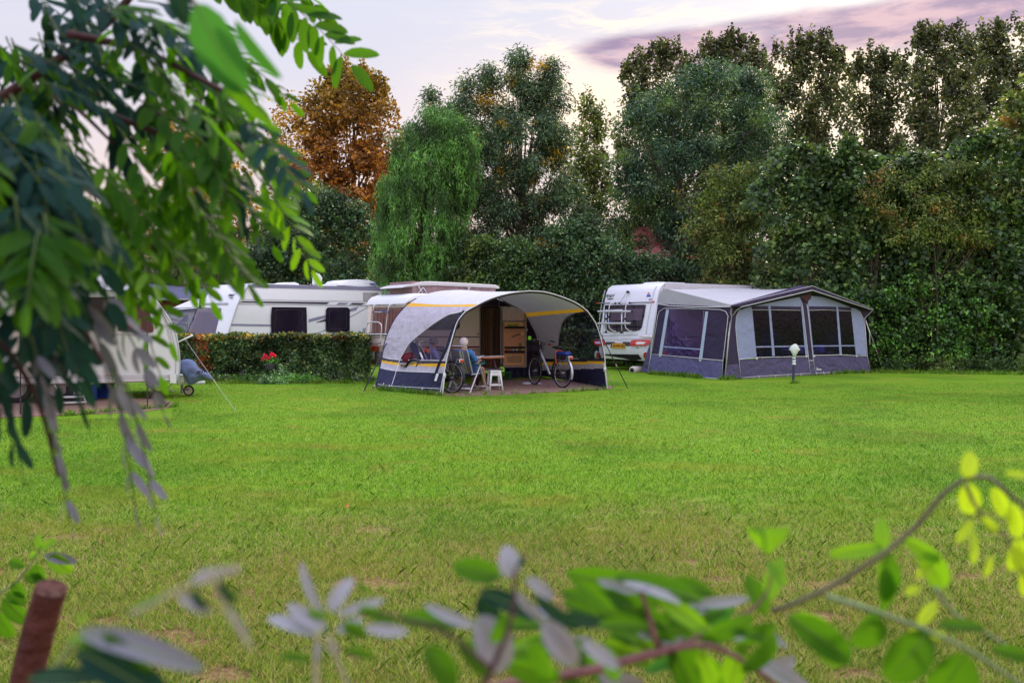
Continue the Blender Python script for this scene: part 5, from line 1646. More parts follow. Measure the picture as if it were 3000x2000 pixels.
def cbuild(k, name, mat, parent=None, lab=None):
    idx = {}; vs = []; fs = []
    for i, j in quads[k]:
        f = []
        for a_, b_ in ((i, j), (i + 1, j), (i + 1, j + 1), (i, j + 1)):
            q = a_ * (NS + 1) + b_
            if q not in idx:
                idx[q] = len(vs); vs.append(CG[a_][b_])
            f.append(idx[q])
        fs.append(f)
    mb = MB(); mb.add(vs, fs)
    return mb.build(name, mat, parent or cloth_x, smooth=True, label=lab)
cbuild('roof', 'roof', ROOFC)
pl1 = cbuild('panel_l', 'side_panel', WALLC); pr1 = cbuild('panel_r', 'side_panel', WALLC)
[cbuild(k_, 'dark_band', BANDC) for k_ in ('band_l', 'band_r')]; [cbuild(k_, 'yellow_band', YEL) for k_ in ('yellow_a', 'yellow_b', 'yellow_c', 'yellow_d')]
cbuild('skirt_l', 'skirt', NAVY); cbuild('skirt_r', 'skirt', NAVY)
cbuild('window_l', 'window_panel', VIN, pl1); cbuild('window_r', 'window_panel', VIN, pr1)
# seams: piping follows the cloth surface
from mathutils.bvhtree import BVHTree
_v = [p for r_ in CG for p in r_]; _f = [(i * (NS + 1) + j, (i + 1) * (NS + 1) + j, (i + 1) * (NS + 1) + j + 1, i * (NS + 1) + j + 1) for i in range(NT_ - 1) for j in range(NS)]
bvl = BVHTree.FromPolygons(_v, [f for f in _f if f[0] < 132 * (NS + 1)]); bvr = BVHTree.FromPolygons(_v, [f for f in _f if f[0] >= 132 * (NS + 1)])
def onclo(px, py, right=False, off=.006):
    d = Vector(((px - CX) / FX, 1, -(py - HY) / FX)).normalized()
    h = (bvr if right else bvl).ray_cast(Vector((0, 0, EYE)), d)
    if h[0] is None: return None
    return h[0] - d * off
def pipe(pts, r, name='piping', mat=PIPE, right=False, sm=4, off=.006, closed=False):
    P2 = smooth_poly([Vector((x, y, 0)) for x, y in pts], sm, closed)
    q = [onclo(p.x, p.y, right, off) for p in P2]; q = [p for p in q if p is not None]
    mb = MB(); mb.tube(q, r, 6, closed=closed); return mb.build(name, mat, cloth_x, smooth=True)
pipe(WL[:11], .010)
pipe(sb1, .009); pipe([(p[0], p[1] - .5) for p in sb4], .008); pipe([(x, y) for x, y in sb5], .007)
pipe([(1171, 1054), (1160, 1090), (1147, 1130)], .008)
pipe(WR[1:10], .008, mat=pmat('grey_piping', (.30, .28, .34), .6), right=True)
def edge_tube(pts, r, name, mat, off=Vector((0, 0, 0))):
    mb = MB(); mb.tube([p + off for p in pts], r, 8); return mb.build(name, mat, cloth_x, smooth=True)
edge_tube(Fa[2:-2], .011, 'front_hem', PIPE)
edge_tube([p + Vector((.0, .05, -.03)) for p in Fa[66:-2]], .019, 'front_pole', pmat('dark_pole', (.05, .035, .06)))
edge_tube([p + Vector((.035, .0, 0)) for p in Fa[8:100]], .008, 'front_pole', pmat('dark_pole', (.05, .035, .06)))
edge_tube(Ra[4:100], .017, 'rear_hem', NAVY)
edge_tube([p + Vector((.02, -.05, -.05)) for p in Ra[100:-3]], .02, 'rear_pole', pmat('dark_pole', (.05, .035, .06)))
def ribbon(pts, w, name, mat, parent, right=False):
    P2 = smooth_poly([Vector((x, y, 0)) for x, y in pts], 4)
    q = [onclo(p.x, p.y, right, .012) for p in P2]; q = [p for p in q if p is not None]
    rows = []
    for i in range(len(q)):
        t = (q[min(i + 1, len(q) - 1)] - q[max(i - 1, 0)]).normalized()
        sd = t.cross(Vector((0, 1, 0))).normalized() * w / 2
        rows.append([q[i] - sd, q[i] + sd])
    mb = MB(); mb.grid(rows); return mb.build(name, mat, parent, smooth=True)
ribbon([(1362, 912), (1348, 928), (1333, 955), (1323, 983), (1312, 1018), (1295, 1055), (1289, 1067), (1280, 1093), (1272, 1118)], .10, 'storm_strap', NAVY, cloth_x)
for x0 in (1283,):
    mb = MB(); pq = [onclo(*p) for p in ((1279, 1093), (1286, 1094), (1279, 1116), (1272, 1115))]
    mb.add([p - Vector((0, .02, 0)) for p in pq], [(0, 1, 2, 3)]); mb.build('white_tag', PIPE, cloth_x)
# silver legs, strap, mud flap clips
mb = MB(); mb.tube([FAp.hit(1303, 1090, .06), FAp.hit(1296, 1156, .06)], .016, 8); mb.box(FAp.hit(1302, 1100, .06), (.06, .04, .09), 0, .01); mb.build('leg', PIPE, cloth_x, smooth=True, auto=40)
mb = MB(); mb.tube([FAp.hit(1770, 1062, .06), FAp.hit(1779, 1137, .06)], .017, 8); mb.box(FAp.hit(1772, 1082, .06), (.06, .04, .10), 0, .01); mb.build('leg', ALU, cloth_x, smooth=True, auto=40)
mb = MB()
for x, y in ((1124, 1124), (1141, 1129), (1187, 1135), (1237, 1139), (1262, 1150), (1280, 1151), (1236, 1149)):
    q = onclo(x, y)
    if q is not None: mb.box(q, (.022, .02, .04), 0, .004)
mb.build('hem_clips', PIPE, cloth_x)
STRAP = pmat('dark_strap', (.03, .025, .04), .8)
o_ = guy('dark tie-down strap at the rear corner of the domed awning', PS_.hit(1132, 1005, .35), GP(1066, 1145), .016, STRAP, 'tie_down_strap')
o_ = guy('dark strap slanting from the front arch of the domed awning to the lawn', FAp.hit(1752, 962), GP(1839, 1137), .011, STRAP, 'tie_down_strap')
o_ = guy('short strap pegged beside the silver awning leg', FAp.hit(1772, 1070, -.1), GP(1798, 1137), .009, pmat('pink_grey_strap', (.30, .22, .24), .7), 'tie_down_strap')
o_ = guy('thin dark strap near the rear corner hem of the domed awning', PS_.hit(1108, 1110, .9), GP(1089, 1142), .007, STRAP, 'tie_down_strap')
# navy skirt that closes the gap under the caravan
mb = MB(); rows = []
for i in range(40):
    x = 1478 + i * 2.75; q = PS_.hit(x, 1080, .06 + .02 * math.sin(i * .9)); rows.append([Vector((q.x, q.y, .36)), Vector((q.x, q.y - .03, .01))])
mb.grid(rows); mb.build('draught_skirt', NAVY, cloth_x, smooth=True)
mb = MB(); rows = []
for i in range(14):
    x = 1543 + i * 3.0; q = PS_.hit(x, 1000, .05 + .02 * math.sin(i * 1.1)); rows.append([Vector((q.x, q.y, 1.95 - i * .045)), Vector((q.x, q.y, 1.1)), Vector((q.x, q.y, .3))])
mb.grid(rows); mb.build('dark_flap', pmat('plum_black_cloth', (.035, .018, .045), .8), cloth_x, smooth=True)

# navy infill between the caravan roof and the canopy crown
mb = MB(); rows = []
for i in range(96, 176):
    p = Ra[i]; rows.append([p + Vector((0, -.02, -.01)), Vector((p.x, p.y - .02, 1.93))])
mb.grid(rows); mb.build('rear_infill', pmat('plum_black_cloth', (.035, .018, .045)), cloth_x, smooth=True)
mb = MB(); mb.tube([PS_.hit(1462, 872, .3), PS_.hit(1462, 900, .3)], .01, 6); mb.tube([PS_.hit(1440, 862, .5), PS_.hit(1510, 900, .3)], .014, 6)
mb.build('roof_pole', GUNM, cloth_x, smooth=True)
# ------------------------------------------------------------------ people
def skin_mesh(name, nodes, edges, mat, parent, M, sub=2, extra=None, smooth=True):
    """continuous limb-like surface grown round a joint skeleton: nodes = [(point, radius or (rx, ry))]"""
    me = bpy.data.meshes.new('tmp')
    me.from_pydata([tuple(M @ Vector(p)) for p, r in nodes], edges, [])
    o = bpy.data.objects.new('tmp', me); COL.objects.link(o)
    o.modifiers.new('s', 'SKIN')
    for i, (p, r) in enumerate(nodes):
        rr = r if isinstance(r, tuple) else (r, r)
        me.skin_vertices[0].data[i].radius = rr
    me.skin_vertices[0].data[0].use_root = True
    sb = o.modifiers.new('u', 'SUBSURF'); sb.levels = sub; sb.render_levels = sub
    dg = bpy.context.evaluated_depsgraph_get(); dg.update()
    ev = bpy.data.meshes.new_from_object(o.evaluated_get(dg))
    vs = [v.co.copy() for v in ev.vertices]; fs = [tuple(p.vertices) for p in ev.polygons]
    bpy.data.objects.remove(o); bpy.data.meshes.remove(me); bpy.data.meshes.remove(ev)
    mb = MB(); mb.add(vs, fs)
    if extra:
        mb.M = M; extra(mb); mb.M = None
    return mb.build(name, mat, parent, smooth=smooth)

SKIN = pmat('skin', (.42, .20, .14), .5, .08, 8)
def seated_person(label, loc, ang, shirt, shorts, hair_m, hold=True):
    t = thing('person', label, 'person', loc)
    M = Matrix.Translation(loc) @ Matrix.Rotation(ang, 4, 'Z')
    N = []; E = []
    def add(p, r, par=None):
        N.append((p, r)); i = len(N) - 1
        if par is not None: E.append((par, i))
        return i
    hip = add((0, 0, .47), (.15, .12)); wst = add((-.07, 0, .62), (.13, .105), hip); ch = add((-.13, 0, .80), (.15, .11), wst)
    up = add((-.16, 0, .90), (.10, .085), ch); nk = add((-.15, 0, .96), .056, up)
    jaw = add((-.115, 0, 1.02), (.066, .07), nk); hd = add((-.125, 0, 1.08), (.082, .096), jaw); tp = add((-.135, 0, 1.145), (.066, .078), hd)
    hands = []
    for s in (1, -1):
        sh = add((-.15, s * .175, .87), .062, ch)
        elb = add((-.06 + .02, s * .27, .63), .044, sh)
        wr = add((.20, s * .17, .66), .028, elb)
        pm = add((.26, s * .15, .675), .034, wr)
        for k in range(4):
            y = s * (.15 + (k - 1.5) * .017)
            L_ = (.052, .060, .056, .044)[k]
            f1 = add((.29, y, .69), .011, pm); f2 = add((.29 + L_ * .6, y, .70 - .006 * k), .010, f1); add((.29 + L_, y, .685 - .006 * k), .008, f2)
        th1 = add((.265, s * .11, .69), .012, pm); add((.30, s * .095, .70), .009, th1)
        hj = add((.06, s * .10, .46), .088, hip); kn = add((.42, s * .13, .50), .062, hj); cf = add((.47, s * .13, .33), .056, kn); an = add((.50, s * .13, .10), .037, cf)
        hl = add((.50, s * .13, .05), .036, an); add((.62, s * .15, .04), .03, hl)
    def feat(mb):
        mb.sphere((-.035, 0, 1.065), .02, 8, 6, (1, .7, 1.2))
        for s in (1, -1):
            mb.sphere((-.13, s * .083, 1.07), .026, 8, 6, (.7, .3, 1.2))
        mb.sphere((-.045, 0, 1.025), .022, 8, 5, (.5, 1.2, .5))
    skin_mesh('body', N, E, SKIN, t, M, 2, feat)
    mb = MB(M)
    for s in (1, -1): mb.sphere((-.052, s * .032, 1.09), .010, 8, 6)
    mb.build('eyes', BLACKP, t, smooth=True)
    # clothes
    N2 = [((0, 0, .50), (.165, .135)), ((-.07, 0, .62), (.150, .122)), ((-.13, 0, .80), (.168, .125)), ((-.16, 0, .90), (.11, .095)), ((-.155, 0, .935), .07),
          ((-.15, .18, .875), .080), ((-.09, .24, .74), .066), ((-.03, .275, .64), .058), ((-.15, -.18, .875), .080), ((-.09, -.24, .74), .066), ((-.03, -.275, .64), .058)]
    skin_mesh('shirt', N2, [(0, 1), (1, 2), (2, 3), (3, 4), (2, 5), (5, 6), (6, 7), (2, 8), (8, 9), (9, 10)], shirt, t, M, 2)
    N3 = [((-.02, 0, .47), (.17, .14)), ((.06, .10, .465), .105), ((.22, .115, .48), .092), ((.37, .13, .495), .080), ((.06, -.10, .465), .105), ((.22, -.115, .48), .092), ((.37, -.13, .495), .080)]
    skin_mesh('shorts', N3, [(0, 1), (1, 2), (2, 3), (0, 4), (4, 5), (5, 6)], shorts, t, M, 2)
    mb = MB(M); vs_before = 0
    # hair: cap over the back and crown, ragged lower edge
    for i in range(9):
        pass
    rows = []
    for i in range(9):
        th = math.pi * .62 * i / 8; row = []
        for k in range(25):
            ph = 2 * math.pi * k / 24
            r_ = 1 + .05 * mnoise.noise(Vector((math.cos(ph) * 2, math.sin(ph) * 2, th * 3)))
            back = -math.cos(ph)
            thh = th * (1.0 + .22 * back)
            p = Vector((math.sin(thh) * math.cos(ph) * .108, math.sin(thh) * math.sin(ph) * .093, math.cos(thh) * .112)) * r_
            row.append(Vector((-.137, 0, 1.088)) + p)
        rows.append(row)
    mb.grid(rows); mb.build('hair', hair_m, t, smooth=True)
    for s in (1, -1):
        skin_mesh('shoe', [((.49, s * .13, .055), .05), ((.56, s * .14, .05), (.05, .045)), ((.66, s * .155, .042), (.05, .036)), ((.49, s * .13, .11), .045)], [(0, 1), (1, 2), (0, 3)],
                  pmat('canvas_shoe', (.55, .52, .50), .8, .2, 20), t, M, 2, lambda mb, s=s: mb.box((.575, s * .143, .012), (.27, .095, .024), .1 * s, .01))
    return t

def camp_chair(label, loc, ang, fabric, stripes=True):
    t = thing('camping_chair', label, 'chair', loc)
    M = Matrix.Translation(loc) @ Matrix.Rotation(ang, 4, 'Z')
    fr = pmat('pale_frame', (.52, .52, .56), .35, .08, 5, metal=.4)
    mb = MB(M); mb.grid([[Vector((.24 - .46 * j / 6, -.25 + .5 * i / 8, .41 - .02 * math.sin(j / 6 * math.pi) - .015 * j / 6)) for j in range(7)] for i in range(9)])
    mb.grid([[Vector((.24 - .46 * j / 6, -.25 + .5 * i / 8, .385 - .02 * math.sin(j / 6 * math.pi) - .015 * j / 6)) for j in range(7)] for i in range(9)]); mb.build('seat', fabric, t, smooth=True)
    n = 22; rows = []; 
    for i in range(n + 1):
        y = -.255 + .51 * i / n
        rows.append([Vector((-.21 - .24 * v - .04 * math.sin(v * math.pi) - .02 * math.cos(y * 5), y, .42 + .50 * v)) for v in np.linspace(0, 1, 10)])
    mb = MB(M)
    for i in range(n):
        mb.cur = 1 if (stripes and i in (3, 5, 6, 16, 17, 19)) else (2 if stripes and i in (4, 18) else 0)
        mb.add(rows[i] + rows[i + 1], [(j, j + 1, 10 + j + 1, 10 + j) for j in range(9)])
        mb.add([p - Vector((.012, 0, 0)) for p in rows[i] + rows[i + 1]], [(10 + j, 10 + j + 1, j + 1, j) for j in range(9)])
    mb.build('backrest', [fabric, pmat('pale_stripe_fabric', (.40, .40, .38), .8), pmat('teal_stripe_fabric', (.05, .11, .13), .8)], t, smooth=True)
    mb = MB(M); mb.tube(smooth_poly([(-.2, -.265, .40), (-.33, -.27, .68), (-.45, -.27, .96), (-.47, -.22, 1.01), (-.47, .22, 1.01), (-.45, .27, .96), (-.33, .27, .68), (-.2, .265, .40)], 5), .014, 8)
    mb.tube([(-.24, -.26, .40), (.26, -.26, .41), (.26, .26, .41), (-.24, .26, .40)], .013, 8); mb.build('frame_tube', fr, t, smooth=True)
    for s in (1, -1):
        for x0, x1 in ((.34, -.02), (-.34, .02)):
            mb = MB(M); mb.tube([(x0 * 1.05, s * .29, .015), (x1 + .06, s * .29, .60)], .016, 8); mb.box((x0 * 1.05, s * .29, .02), (.05, .04, .04), 0, .01); mb.build('leg', fr, t, smooth=True, auto=50)
        mb = MB(M); mb.box((.06, s * .29, .62), (.40, .05, .03), 0, .012); mb.build('armrest', pmat('teal_armrest', (.03, .16, .17), .6), t)
    mb = MB(M); mb.tube([(-.34, -.29, .10), (-.34, .29, .10)], .016, 6); mb.build('cross_bar', fr, t, smooth=True)
    mb = MB(M); mb.tube([(.34, -.29, .10), (.34, .29, .10)], .016, 6); mb.build('cross_bar', fr, t, smooth=True)
    return t
GRF = pmat('grey_chair_fabric', (.13, .12, .15), .8, .1, 6)
DENIM = pmat('blue_denim', (.05, .15, .40), .85, .2, 10, wrinkle=1.5)
PLAID = pmat('blue_grey_check', (.16, .18, .30), .85, .5, 30, col2=(.30, .32, .44), wrinkle=1)
WHAIR = pmat('white_hair', (.70, .60, .60), .8, .15, 30, bump=.6, bs=60)
GHAIR = pmat('grey_hair', (.25, .20, .20), .8, .2, 30, bump=.6, bs=60)
y1 = 18.0; m1 = (X(1369, y1), y1, 0)
camp_chair('grey striped camping chair holding the white-haired person', m1, R(61), GRF)
seated_person('white-haired person in a blue jacket reading in the striped camping chair, back to the lawn', m1, R(61), DENIM, pmat('jean_shorts', (.08, .17, .38), .85, .2, 10), WHAIR)
y2 = 18.9; m2 = (X(1287, y2), y2, 0)
camp_chair('dark camping chair behind the clear side window of the domed awning', m2, R(15), pmat('dark_chair_fabric', (.03, .03, .06), .8), False)
seated_person('grey-haired person in a checked shirt behind the clear awning window', m2, R(15), PLAID, pmat('dark_shorts', (.05, .05, .07), .8), GHAIR)
# magazine in the hands
M = Matrix.Translation(m1) @ Matrix.Rotation(R(61), 4, 'Z')
mb = MB(M); rows = []
for i in range(9):
    y = -.17 + .34 * i / 8; zz = .70 + .03 * abs(math.sin((i / 8 - .5) * math.pi)) 
    rows.append([Vector((.26, y, zz - .01)), Vector((.36, y, zz + .03)), Vector((.46, y, zz + .05))])
mb.grid(rows); mb.grid([[p + Vector((0, 0, .008)) for p in r_] for r_ in rows])
o = mb.build('magazine', pmat('printed_paper', (.62, .60, .60), .7, .35, 30, col2=(.8, .78, .78)), None, smooth=True); tag(o, 'open magazine held by the white-haired person', 'magazine'); solid_at(o, M @ Vector((.36, 0, .7)))
mb = MB(M); mb.box((.35, 0, .655), (.22, .40, .012), 0, .004); mb.build('cover', pmat('teal_cover', (.02, .15, .15), .5), o)

# table, bottle, papers
yt = 18.9; xt = X(1428, yt)
t = thing('camp_table', 'small brown table with papers between the chair and the open door', 'table', (xt, yt, 0))
mb = MB(); mb.box((xt, yt, .71), (.66, .52, .035), R(25), .012); mb.build('tabletop', pmat('orange_brown_wood', (.40, .14, .06), .4, .2, 5), t)
for a_, b_ in ((-.22, -.17), (.24, -.15), (-.2, .2), (.24, .2)):
    mb = MB(); mb.tube([(xt + a_ * .6, yt + b_, .70), (xt + a_ * 1.25, yt + b_ * 1.2, 0)], .02, 8); mb.build('leg', pmat('plum_leg', (.07, .025, .04), .5), t, smooth=True)
PAPER = pmat('paper_sheet', (.68, .64, .66), .7, .1, 15)
for i, (dx, dy, a_, lab) in enumerate(((.02, -.1, 10, 'loose white papers lying on the camp table'), (.22, .02, 40, 'folded newspaper at the far end of the camp table'))):
    mb = MB(); mb.box((xt + dx, yt + dy, .737 + .004 * i), (.28, .2, .012), R(a_)); o = mb.build('papers' if i == 0 else 'newspaper', PAPER); tag(o, lab, 'paper'); solid_at(o, (xt + dx, yt + dy, .73))
mb = MB(); xb, yb = X(1380, 18.75), 18.75
xb = xt - .30; yb = yt - .02
mb.tube([(xb, yb, .728), (xb, yb, .735), (xb, yb, .80), (xb, yb, .82)], [.034, .038, .036, .014], 14)
o = mb.build('sauce_bottle', pmat('red_bottle', (.62, .02, .03), .3), None, smooth=True, auto=50); tag(o, 'small red bottle with white cap on the camp table', 'bottle'); solid_at(o, (xb, yb, .728))
mb = MB(); mb.cyl((xb, yb, .82), (xb, yb, .845), .011); mb.build('cap', WPLAST, o, smooth=True, auto=50)
# stool
ys_ = 18.35; xs_ = X(1449, ys_)
t = thing('stool', 'white plastic stool in front of the caravan doorway', 'stool', (xs_, ys_, 0))
mb = MB(); mb.box((xs_, ys_, .43), (.25, .25, .035), R(15), .012); mb.build('seat', WPLAST, t)
ca, sa = math.cos(R(15)), math.sin(R(15))
def rt(x, y): return (xs_ + x * ca - y * sa, ys_ + x * sa + y * ca)
for sx in (-1, 1):
    for sy in (-1, 1):
        a_ = rt(sx * .10, sy * .10); b_ = rt(sx * .15, sy * .15)
        mb = MB(); mb.tube([(a_[0], a_[1], .42), (b_[0], b_[1], 0)], [.026, .02], 6); mb.build('leg', WPLAST, t, smooth=True)
for sx, sy in ((1, 0), (-1, 0), (0, 1), (0, -1)):
    mb = MB(); q = rt(sx * .108, sy * .108); mb.box((q[0], q[1], .375), (.02 if sx else .22, .02 if sy else .22, .08), R(15), .004); mb.build('apron', WPLAST, t)
    mb = MB(); q = rt(sx * .137, sy * .137); mb.box((q[0], q[1], .13), (.02 if sx else .26, .02 if sy else .26, .03), R(15), .004); mb.build('rung', WPLAST, t)
# green step by the door and odds and ends
q = PS_.hit(1462, 1100, .45); t = thing('door_step', 'green plastic step in front of the caravan doorway', 'step', (q.x, q.y, 0))
mb = MB(); mb.box((q.x + .1, q.y, .19), (.42, .28, .03), TH, .01); mb.build('tread', pmat('green_plastic', (.02, .14, .05), .5), t)
for a_ in (-.16, .16):
    mb = MB(); mb.box((q.x + .1 + UC.x * a_, q.y + UC.y * a_, .09), (.03, .24, .18), TH); mb.build('leg', pmat('green_plastic', (.02, .14, .05)), t)
mb = MB(); PPx = Plane((-1, 20.0), (2, 20.0)); puffy(mb, PPx, [(1528, 1126), (1532, 1120), (1545, 1118), (1556, 1120), (1566, 1121), (1578, 1119), (1590, 1124), (1592, 1129), (1570, 1130), (1545, 1130)], .10, 0, nz=.5); 
for i, p in enumerate(mb.v): mb.v[i] = Vector((p.x, p.y, max(p.z, .014)))
o = mb.build('plastic_bag', pmat('milky_plastic', (.52, .52, .60), .35, .2, 12, wrinkle=2), None, smooth=True); tag(o, 'crumpled whitish plastic bag on the awning floor under the bicycle', 'bag'); solid_at(o, PPx.hit(1560, 1128))
# folded parasol, orange vest, red cushion behind the window
mb = MB(); mb.tube([(X(1196, 19.4), 19.4, 1.35), (X(1212, 19.2), 19.2, .95), (X(1238, 19.0), 19.0, .3), (X(1246, 18.9), 18.9, .02)], [.03, .075, .06, .02], 12)
o = mb.build('folded_parasol', pmat('royal_blue_cloth', (.015, .05, .30), .8, .2, 5, wrinkle=2), None, smooth=True); tag(o, 'folded royal blue parasol leaning behind the clear awning window', 'parasol'); solid_at(o, (X(1246, 18.9), 18.9, 0))
x_, y_ = X(1246, 18.75), 18.75; t = thing('camping_chair', 'folded dark chair with an orange vest over it behind the clear awning window', 'chair', (x_, y_, 0))
mb = MB(); mb.box((x_, y_, .55), (.34, .10, .75), .2, .03); mb.build('folded_seat', pmat('dark_chair_fabric', (.03, .03, .06)), t)
for s in (-.17, .17):
    mb = MB(); mb.tube([(x_ + s, y_ - .06, 0), (x_ + s * .7, y_ - .05, 1.0)], .014, 6); mb.build('leg', ALU, t, smooth=True)
mb = MB(); PV = Plane((x_ - 1, y_ - .12), (x_ + 1, y_ - .12)); puffy(mb, PV, [(1234, 1021), (1238, 1018), (1247, 1017), (1250, 1022), (1258, 1021), (1260, 1034), (1254, 1036), (1250, 1030), (1244, 1033), (1232, 1031)], .03, 0, nz=.4)
o = mb.build('vest', pmat('safety_orange', (.90, .16, .02), .7, .1, 8), None, smooth=True); tag(o, 'bright orange vest hanging on the folded dark chair', 'vest'); solid_at(o, PV.hit(1246, 1028))
mb = MB(); x_, y_ = X(1200, 18.55), 18.55; mb.sphere((x_, y_, .72), .2, 14, 8, (.95, .35, .6)); mb.tube([(x_ - .19, y_ - .03, .70), (x_ - .1, y_ - .05, .82), (x_ + .06, y_ - .05, .84), (x_ + .19, y_ - .03, .70)], .012, 6)
o = mb.build('cushion', pmat('maroon_cushion', (.14, .015, .03), .8), None, smooth=True); tag(o, 'maroon cushion low behind the clear awning window', 'cushion'); solid_at(o, (x_, y_, .6))
x_, y_ = X(1200, 18.55), 18.6; t = thing('folding_table', 'low folding table hidden behind the awning skirt, carrying the maroon cushion', 'table', (x_, y_, 0))
mb = MB(); mb.box((x_, y_, .58), (.45, .3, .03), .1, .01); mb.build('tabletop', GREYTRIM, t)
for sx in (-.2, .2):
    mb = MB(); mb.tube([(x_ + sx, y_, 0), (x_ + sx, y_, .57)], .012, 6); mb.build('leg', GUNM, t)

# ------------------------------------------------------------------ bicycles
FRM = pmat('bike_frame_dark', (.02, .018, .028), .35, .1, 6, coat=.4)
FRS = pmat('bike_frame_silver', (.50, .50, .56), .3, .08, 6, metal=.6)
def bicycle(label, loc, ang, cargo=True, lean=R(4)):
    t = thing('bicycle', label, 'bicycle', loc)
    M = Matrix.Translation(loc) @ Matrix.Rotation(ang, 4, 'Z') @ Matrix.Rotation(lean, 4, 'X')
    r = .345
    for wx, steer in ((-.54, 0), (.56, R(-8))):
        MW = M @ Matrix.Translation((wx, 0, r)) @ Matrix.Rotation(steer, 4, 'Z')
        mb = MB(MW); ring = [(math.cos(a_) * (r - .018), 0, math.sin(a_) * (r - .018)) for a_ in np.linspace(0, 2 * math.pi, 49)[:-1]]
        mb.tube(ring, .020, 8, closed=True); wh = mb.build('wheel', RUBBER, t, smooth=True)
        mb = MB(MW); ring = [(math.cos(a_) * (r - .045), 0, math.sin(a_) * (r - .045)) for a_ in np.linspace(0, 2 * math.pi, 49)[:-1]]
        mb.tube(ring, .011, 6, closed=True); mb.build('rim', pmat('bike_rim', (.40, .40, .44), .3, .05, 8, metal=.5), wh, smooth=True)
        mb = MB(MW)
        for k in range(28):
            a_ = 2 * math.pi * k / 28; b_ = a_ + (.5 if k % 2 else -.5); s = .03 if k % 4 < 2 else -.03
            mb.tube([(math.cos(b_) * .03, s, math.sin(b_) * .03), (math.cos(a_) * (r - .05), 0, math.sin(a_) * (r - .05))], .0016, 3, cap=False)
        mb.tube([(0, -.055, 0), (0, .055, 0)], .028, 12); mb.build('spokes', GUNM, wh)
        mb = MB(MW); a0, a1 = (R(20), R(200)) if wx < 0 else (R(10), R(150))
        rows = []
        for a_ in np.linspace(a0, a1, 22):
            rows.append([(math.cos(a_) * q, y, math.sin(a_) * q) for q, y in ((r + .012, -.03), (r + .026, -.015), (r + .028, .015), (r + .012, .03))])
        mb.grid([[Vector(p) for p in r_] for r_ in rows]); mb.build('mudguard', FRS if wx < 0 and cargo else FRM, wh, smooth=True)
    mb = MB(M); mb.tube([(.40, 0, .86), (.30, 0, .70), (-.02, 0, .32), (-.08, 0, .28)], [.024, .028, .028, .03], 10); mb.build('down_tube', FRS, t, smooth=True)
    mb = MB(M)
    mb.tube([(-.08, 0, .26), (-.22, 0, .70), (-.245, 0, .80)], .019, 8)
    mb.tube([(-.08, .04, .27), (-.54, .05, r)], .011, 6); mb.tube([(-.08, -.04, .27), (-.54, -.05, r)], .011, 6)
    mb.tube([(-.20, .03, .62), (-.54, .05, r)], .009, 6); mb.tube([(-.20, -.03, .62), (-.54, -.05, r)], .009, 6)
    mb.build('frame', FRM, t, smooth=True)
    mb = MB(M)
    mb.tube([(.42, 0, .95), (.40, 0, .72)], .024, 8)
    for s in (1, -1): mb.tube([(.405, s * .045, .70), (.46, s * .05, .52), (.56, s * .05, r)], .012, 6)
    mb.tube([(.405, -.05, .70), (.405, .05, .70)], .014, 6)
    mb.build('fork', FRM, t, smooth=True)
    mb = MB(M); mb.tube([(-.245, 0, .78), (-.27, 0, .90)], .013, 8); sp = mb.build('seat_post', GUNM, t, smooth=True)
    mb = MB(M); mb.sphere((-.29, 0, .93), .12, 14, 8, (1.0, .75, .32)); mb.sphere((-.17, 0, .935), .06, 10, 6, (1.6, .7, .45)); mb.build('saddle', BLACKP, t, smooth=True)
    mb = MB(M); mb.tube(smooth_poly([(.24, .30, 1.06), (.34, .26, 1.09), (.42, .12, 1.10), (.44, 0, 1.08), (.42, -.12, 1.10), (.34, -.26, 1.09), (.24, -.30, 1.06)], 5), .012, 8); mb.tube([(.42, 0, .94), (.44, 0, 1.09)], .014, 8); hb = mb.build('handlebar', GUNM, t, smooth=True)
    for s in (1, -1):
        mb = MB(M); mb.tube([(.36, s * .255, 1.088), (.24, s * .30, 1.06)], .017, 8); mb.build('grip', BLACKP, hb, smooth=True)
    mb = MB(M); mb.tube([(-.08, -.07, .27), (-.08, .07, .27)], .02, 10); mb.cyl((-.08, -.055, .27), (-.08, -.048, .27), .09, seg=24)
    mb.box((0, -.08, .25), (.17, .014, .022)); mb.box((.08, -.12, .25), (.09, .07, .022)); mb.box((-.16, .08, .29), (.17, .014, .022)); mb.box((-.24, .12, .29), (.09, .07, .022)); mb.build('crankset', BLACKP, t)
    mb = MB(M); mb.prism([(-.02, -.05, .34), (-.10, -.05, .18), (-.56, -.05, .29), (-.58, -.05, .35), (-.54, -.05, .40)], (0, -.015, 0)); mb.build('chain_case', FRM, t)
    mb = MB(M)
    for s in (1, -1):
        mb.tube([(-.18, s * .05, .74), (-.74, s * .055, .745), (-.80, s * .05, .74)], .007, 6); mb.tube([(-.74, s * .055, .74), (-.54, s * .06, r)], .007, 6); mb.tube([(-.45, s * .055, .74), (-.54, s * .06, r)], .007, 6)
    for x in (-.3, -.45, -.6, -.74): mb.tube([(x, -.055, .745), (x, .055, .745)], .006, 6)
    rk_ = mb.build('luggage_rack', GUNM, t, smooth=True)
    mb = MB(M); mb.box((-.815, 0, .71), (.03, .11, .05), 0, .01); rl = mb.build('rear_light', REDL, t)
    mb = MB(M); mb.box((-.80, 0, .71), (.02, .13, .07), 0, .01); mb.build('light_housing', WPLAST, rl)
    mb = MB(M); mb.tube([(-.20, .05, .26), (-.24, .17, .0)], .010, 6); mb.build('kickstand', GUNM, t, smooth=True)
    if cargo:
        mb = MB(M); mb.box((-.52, 0, .70), (.40, .12, .07), 0, .02); mb.build('battery', BLACKP, rk_)
    return t, M
pr, pf = Vector((X(1647, 18.95), 18.95, 0)), Vector((X(1566, 19.85), 19.85, 0))
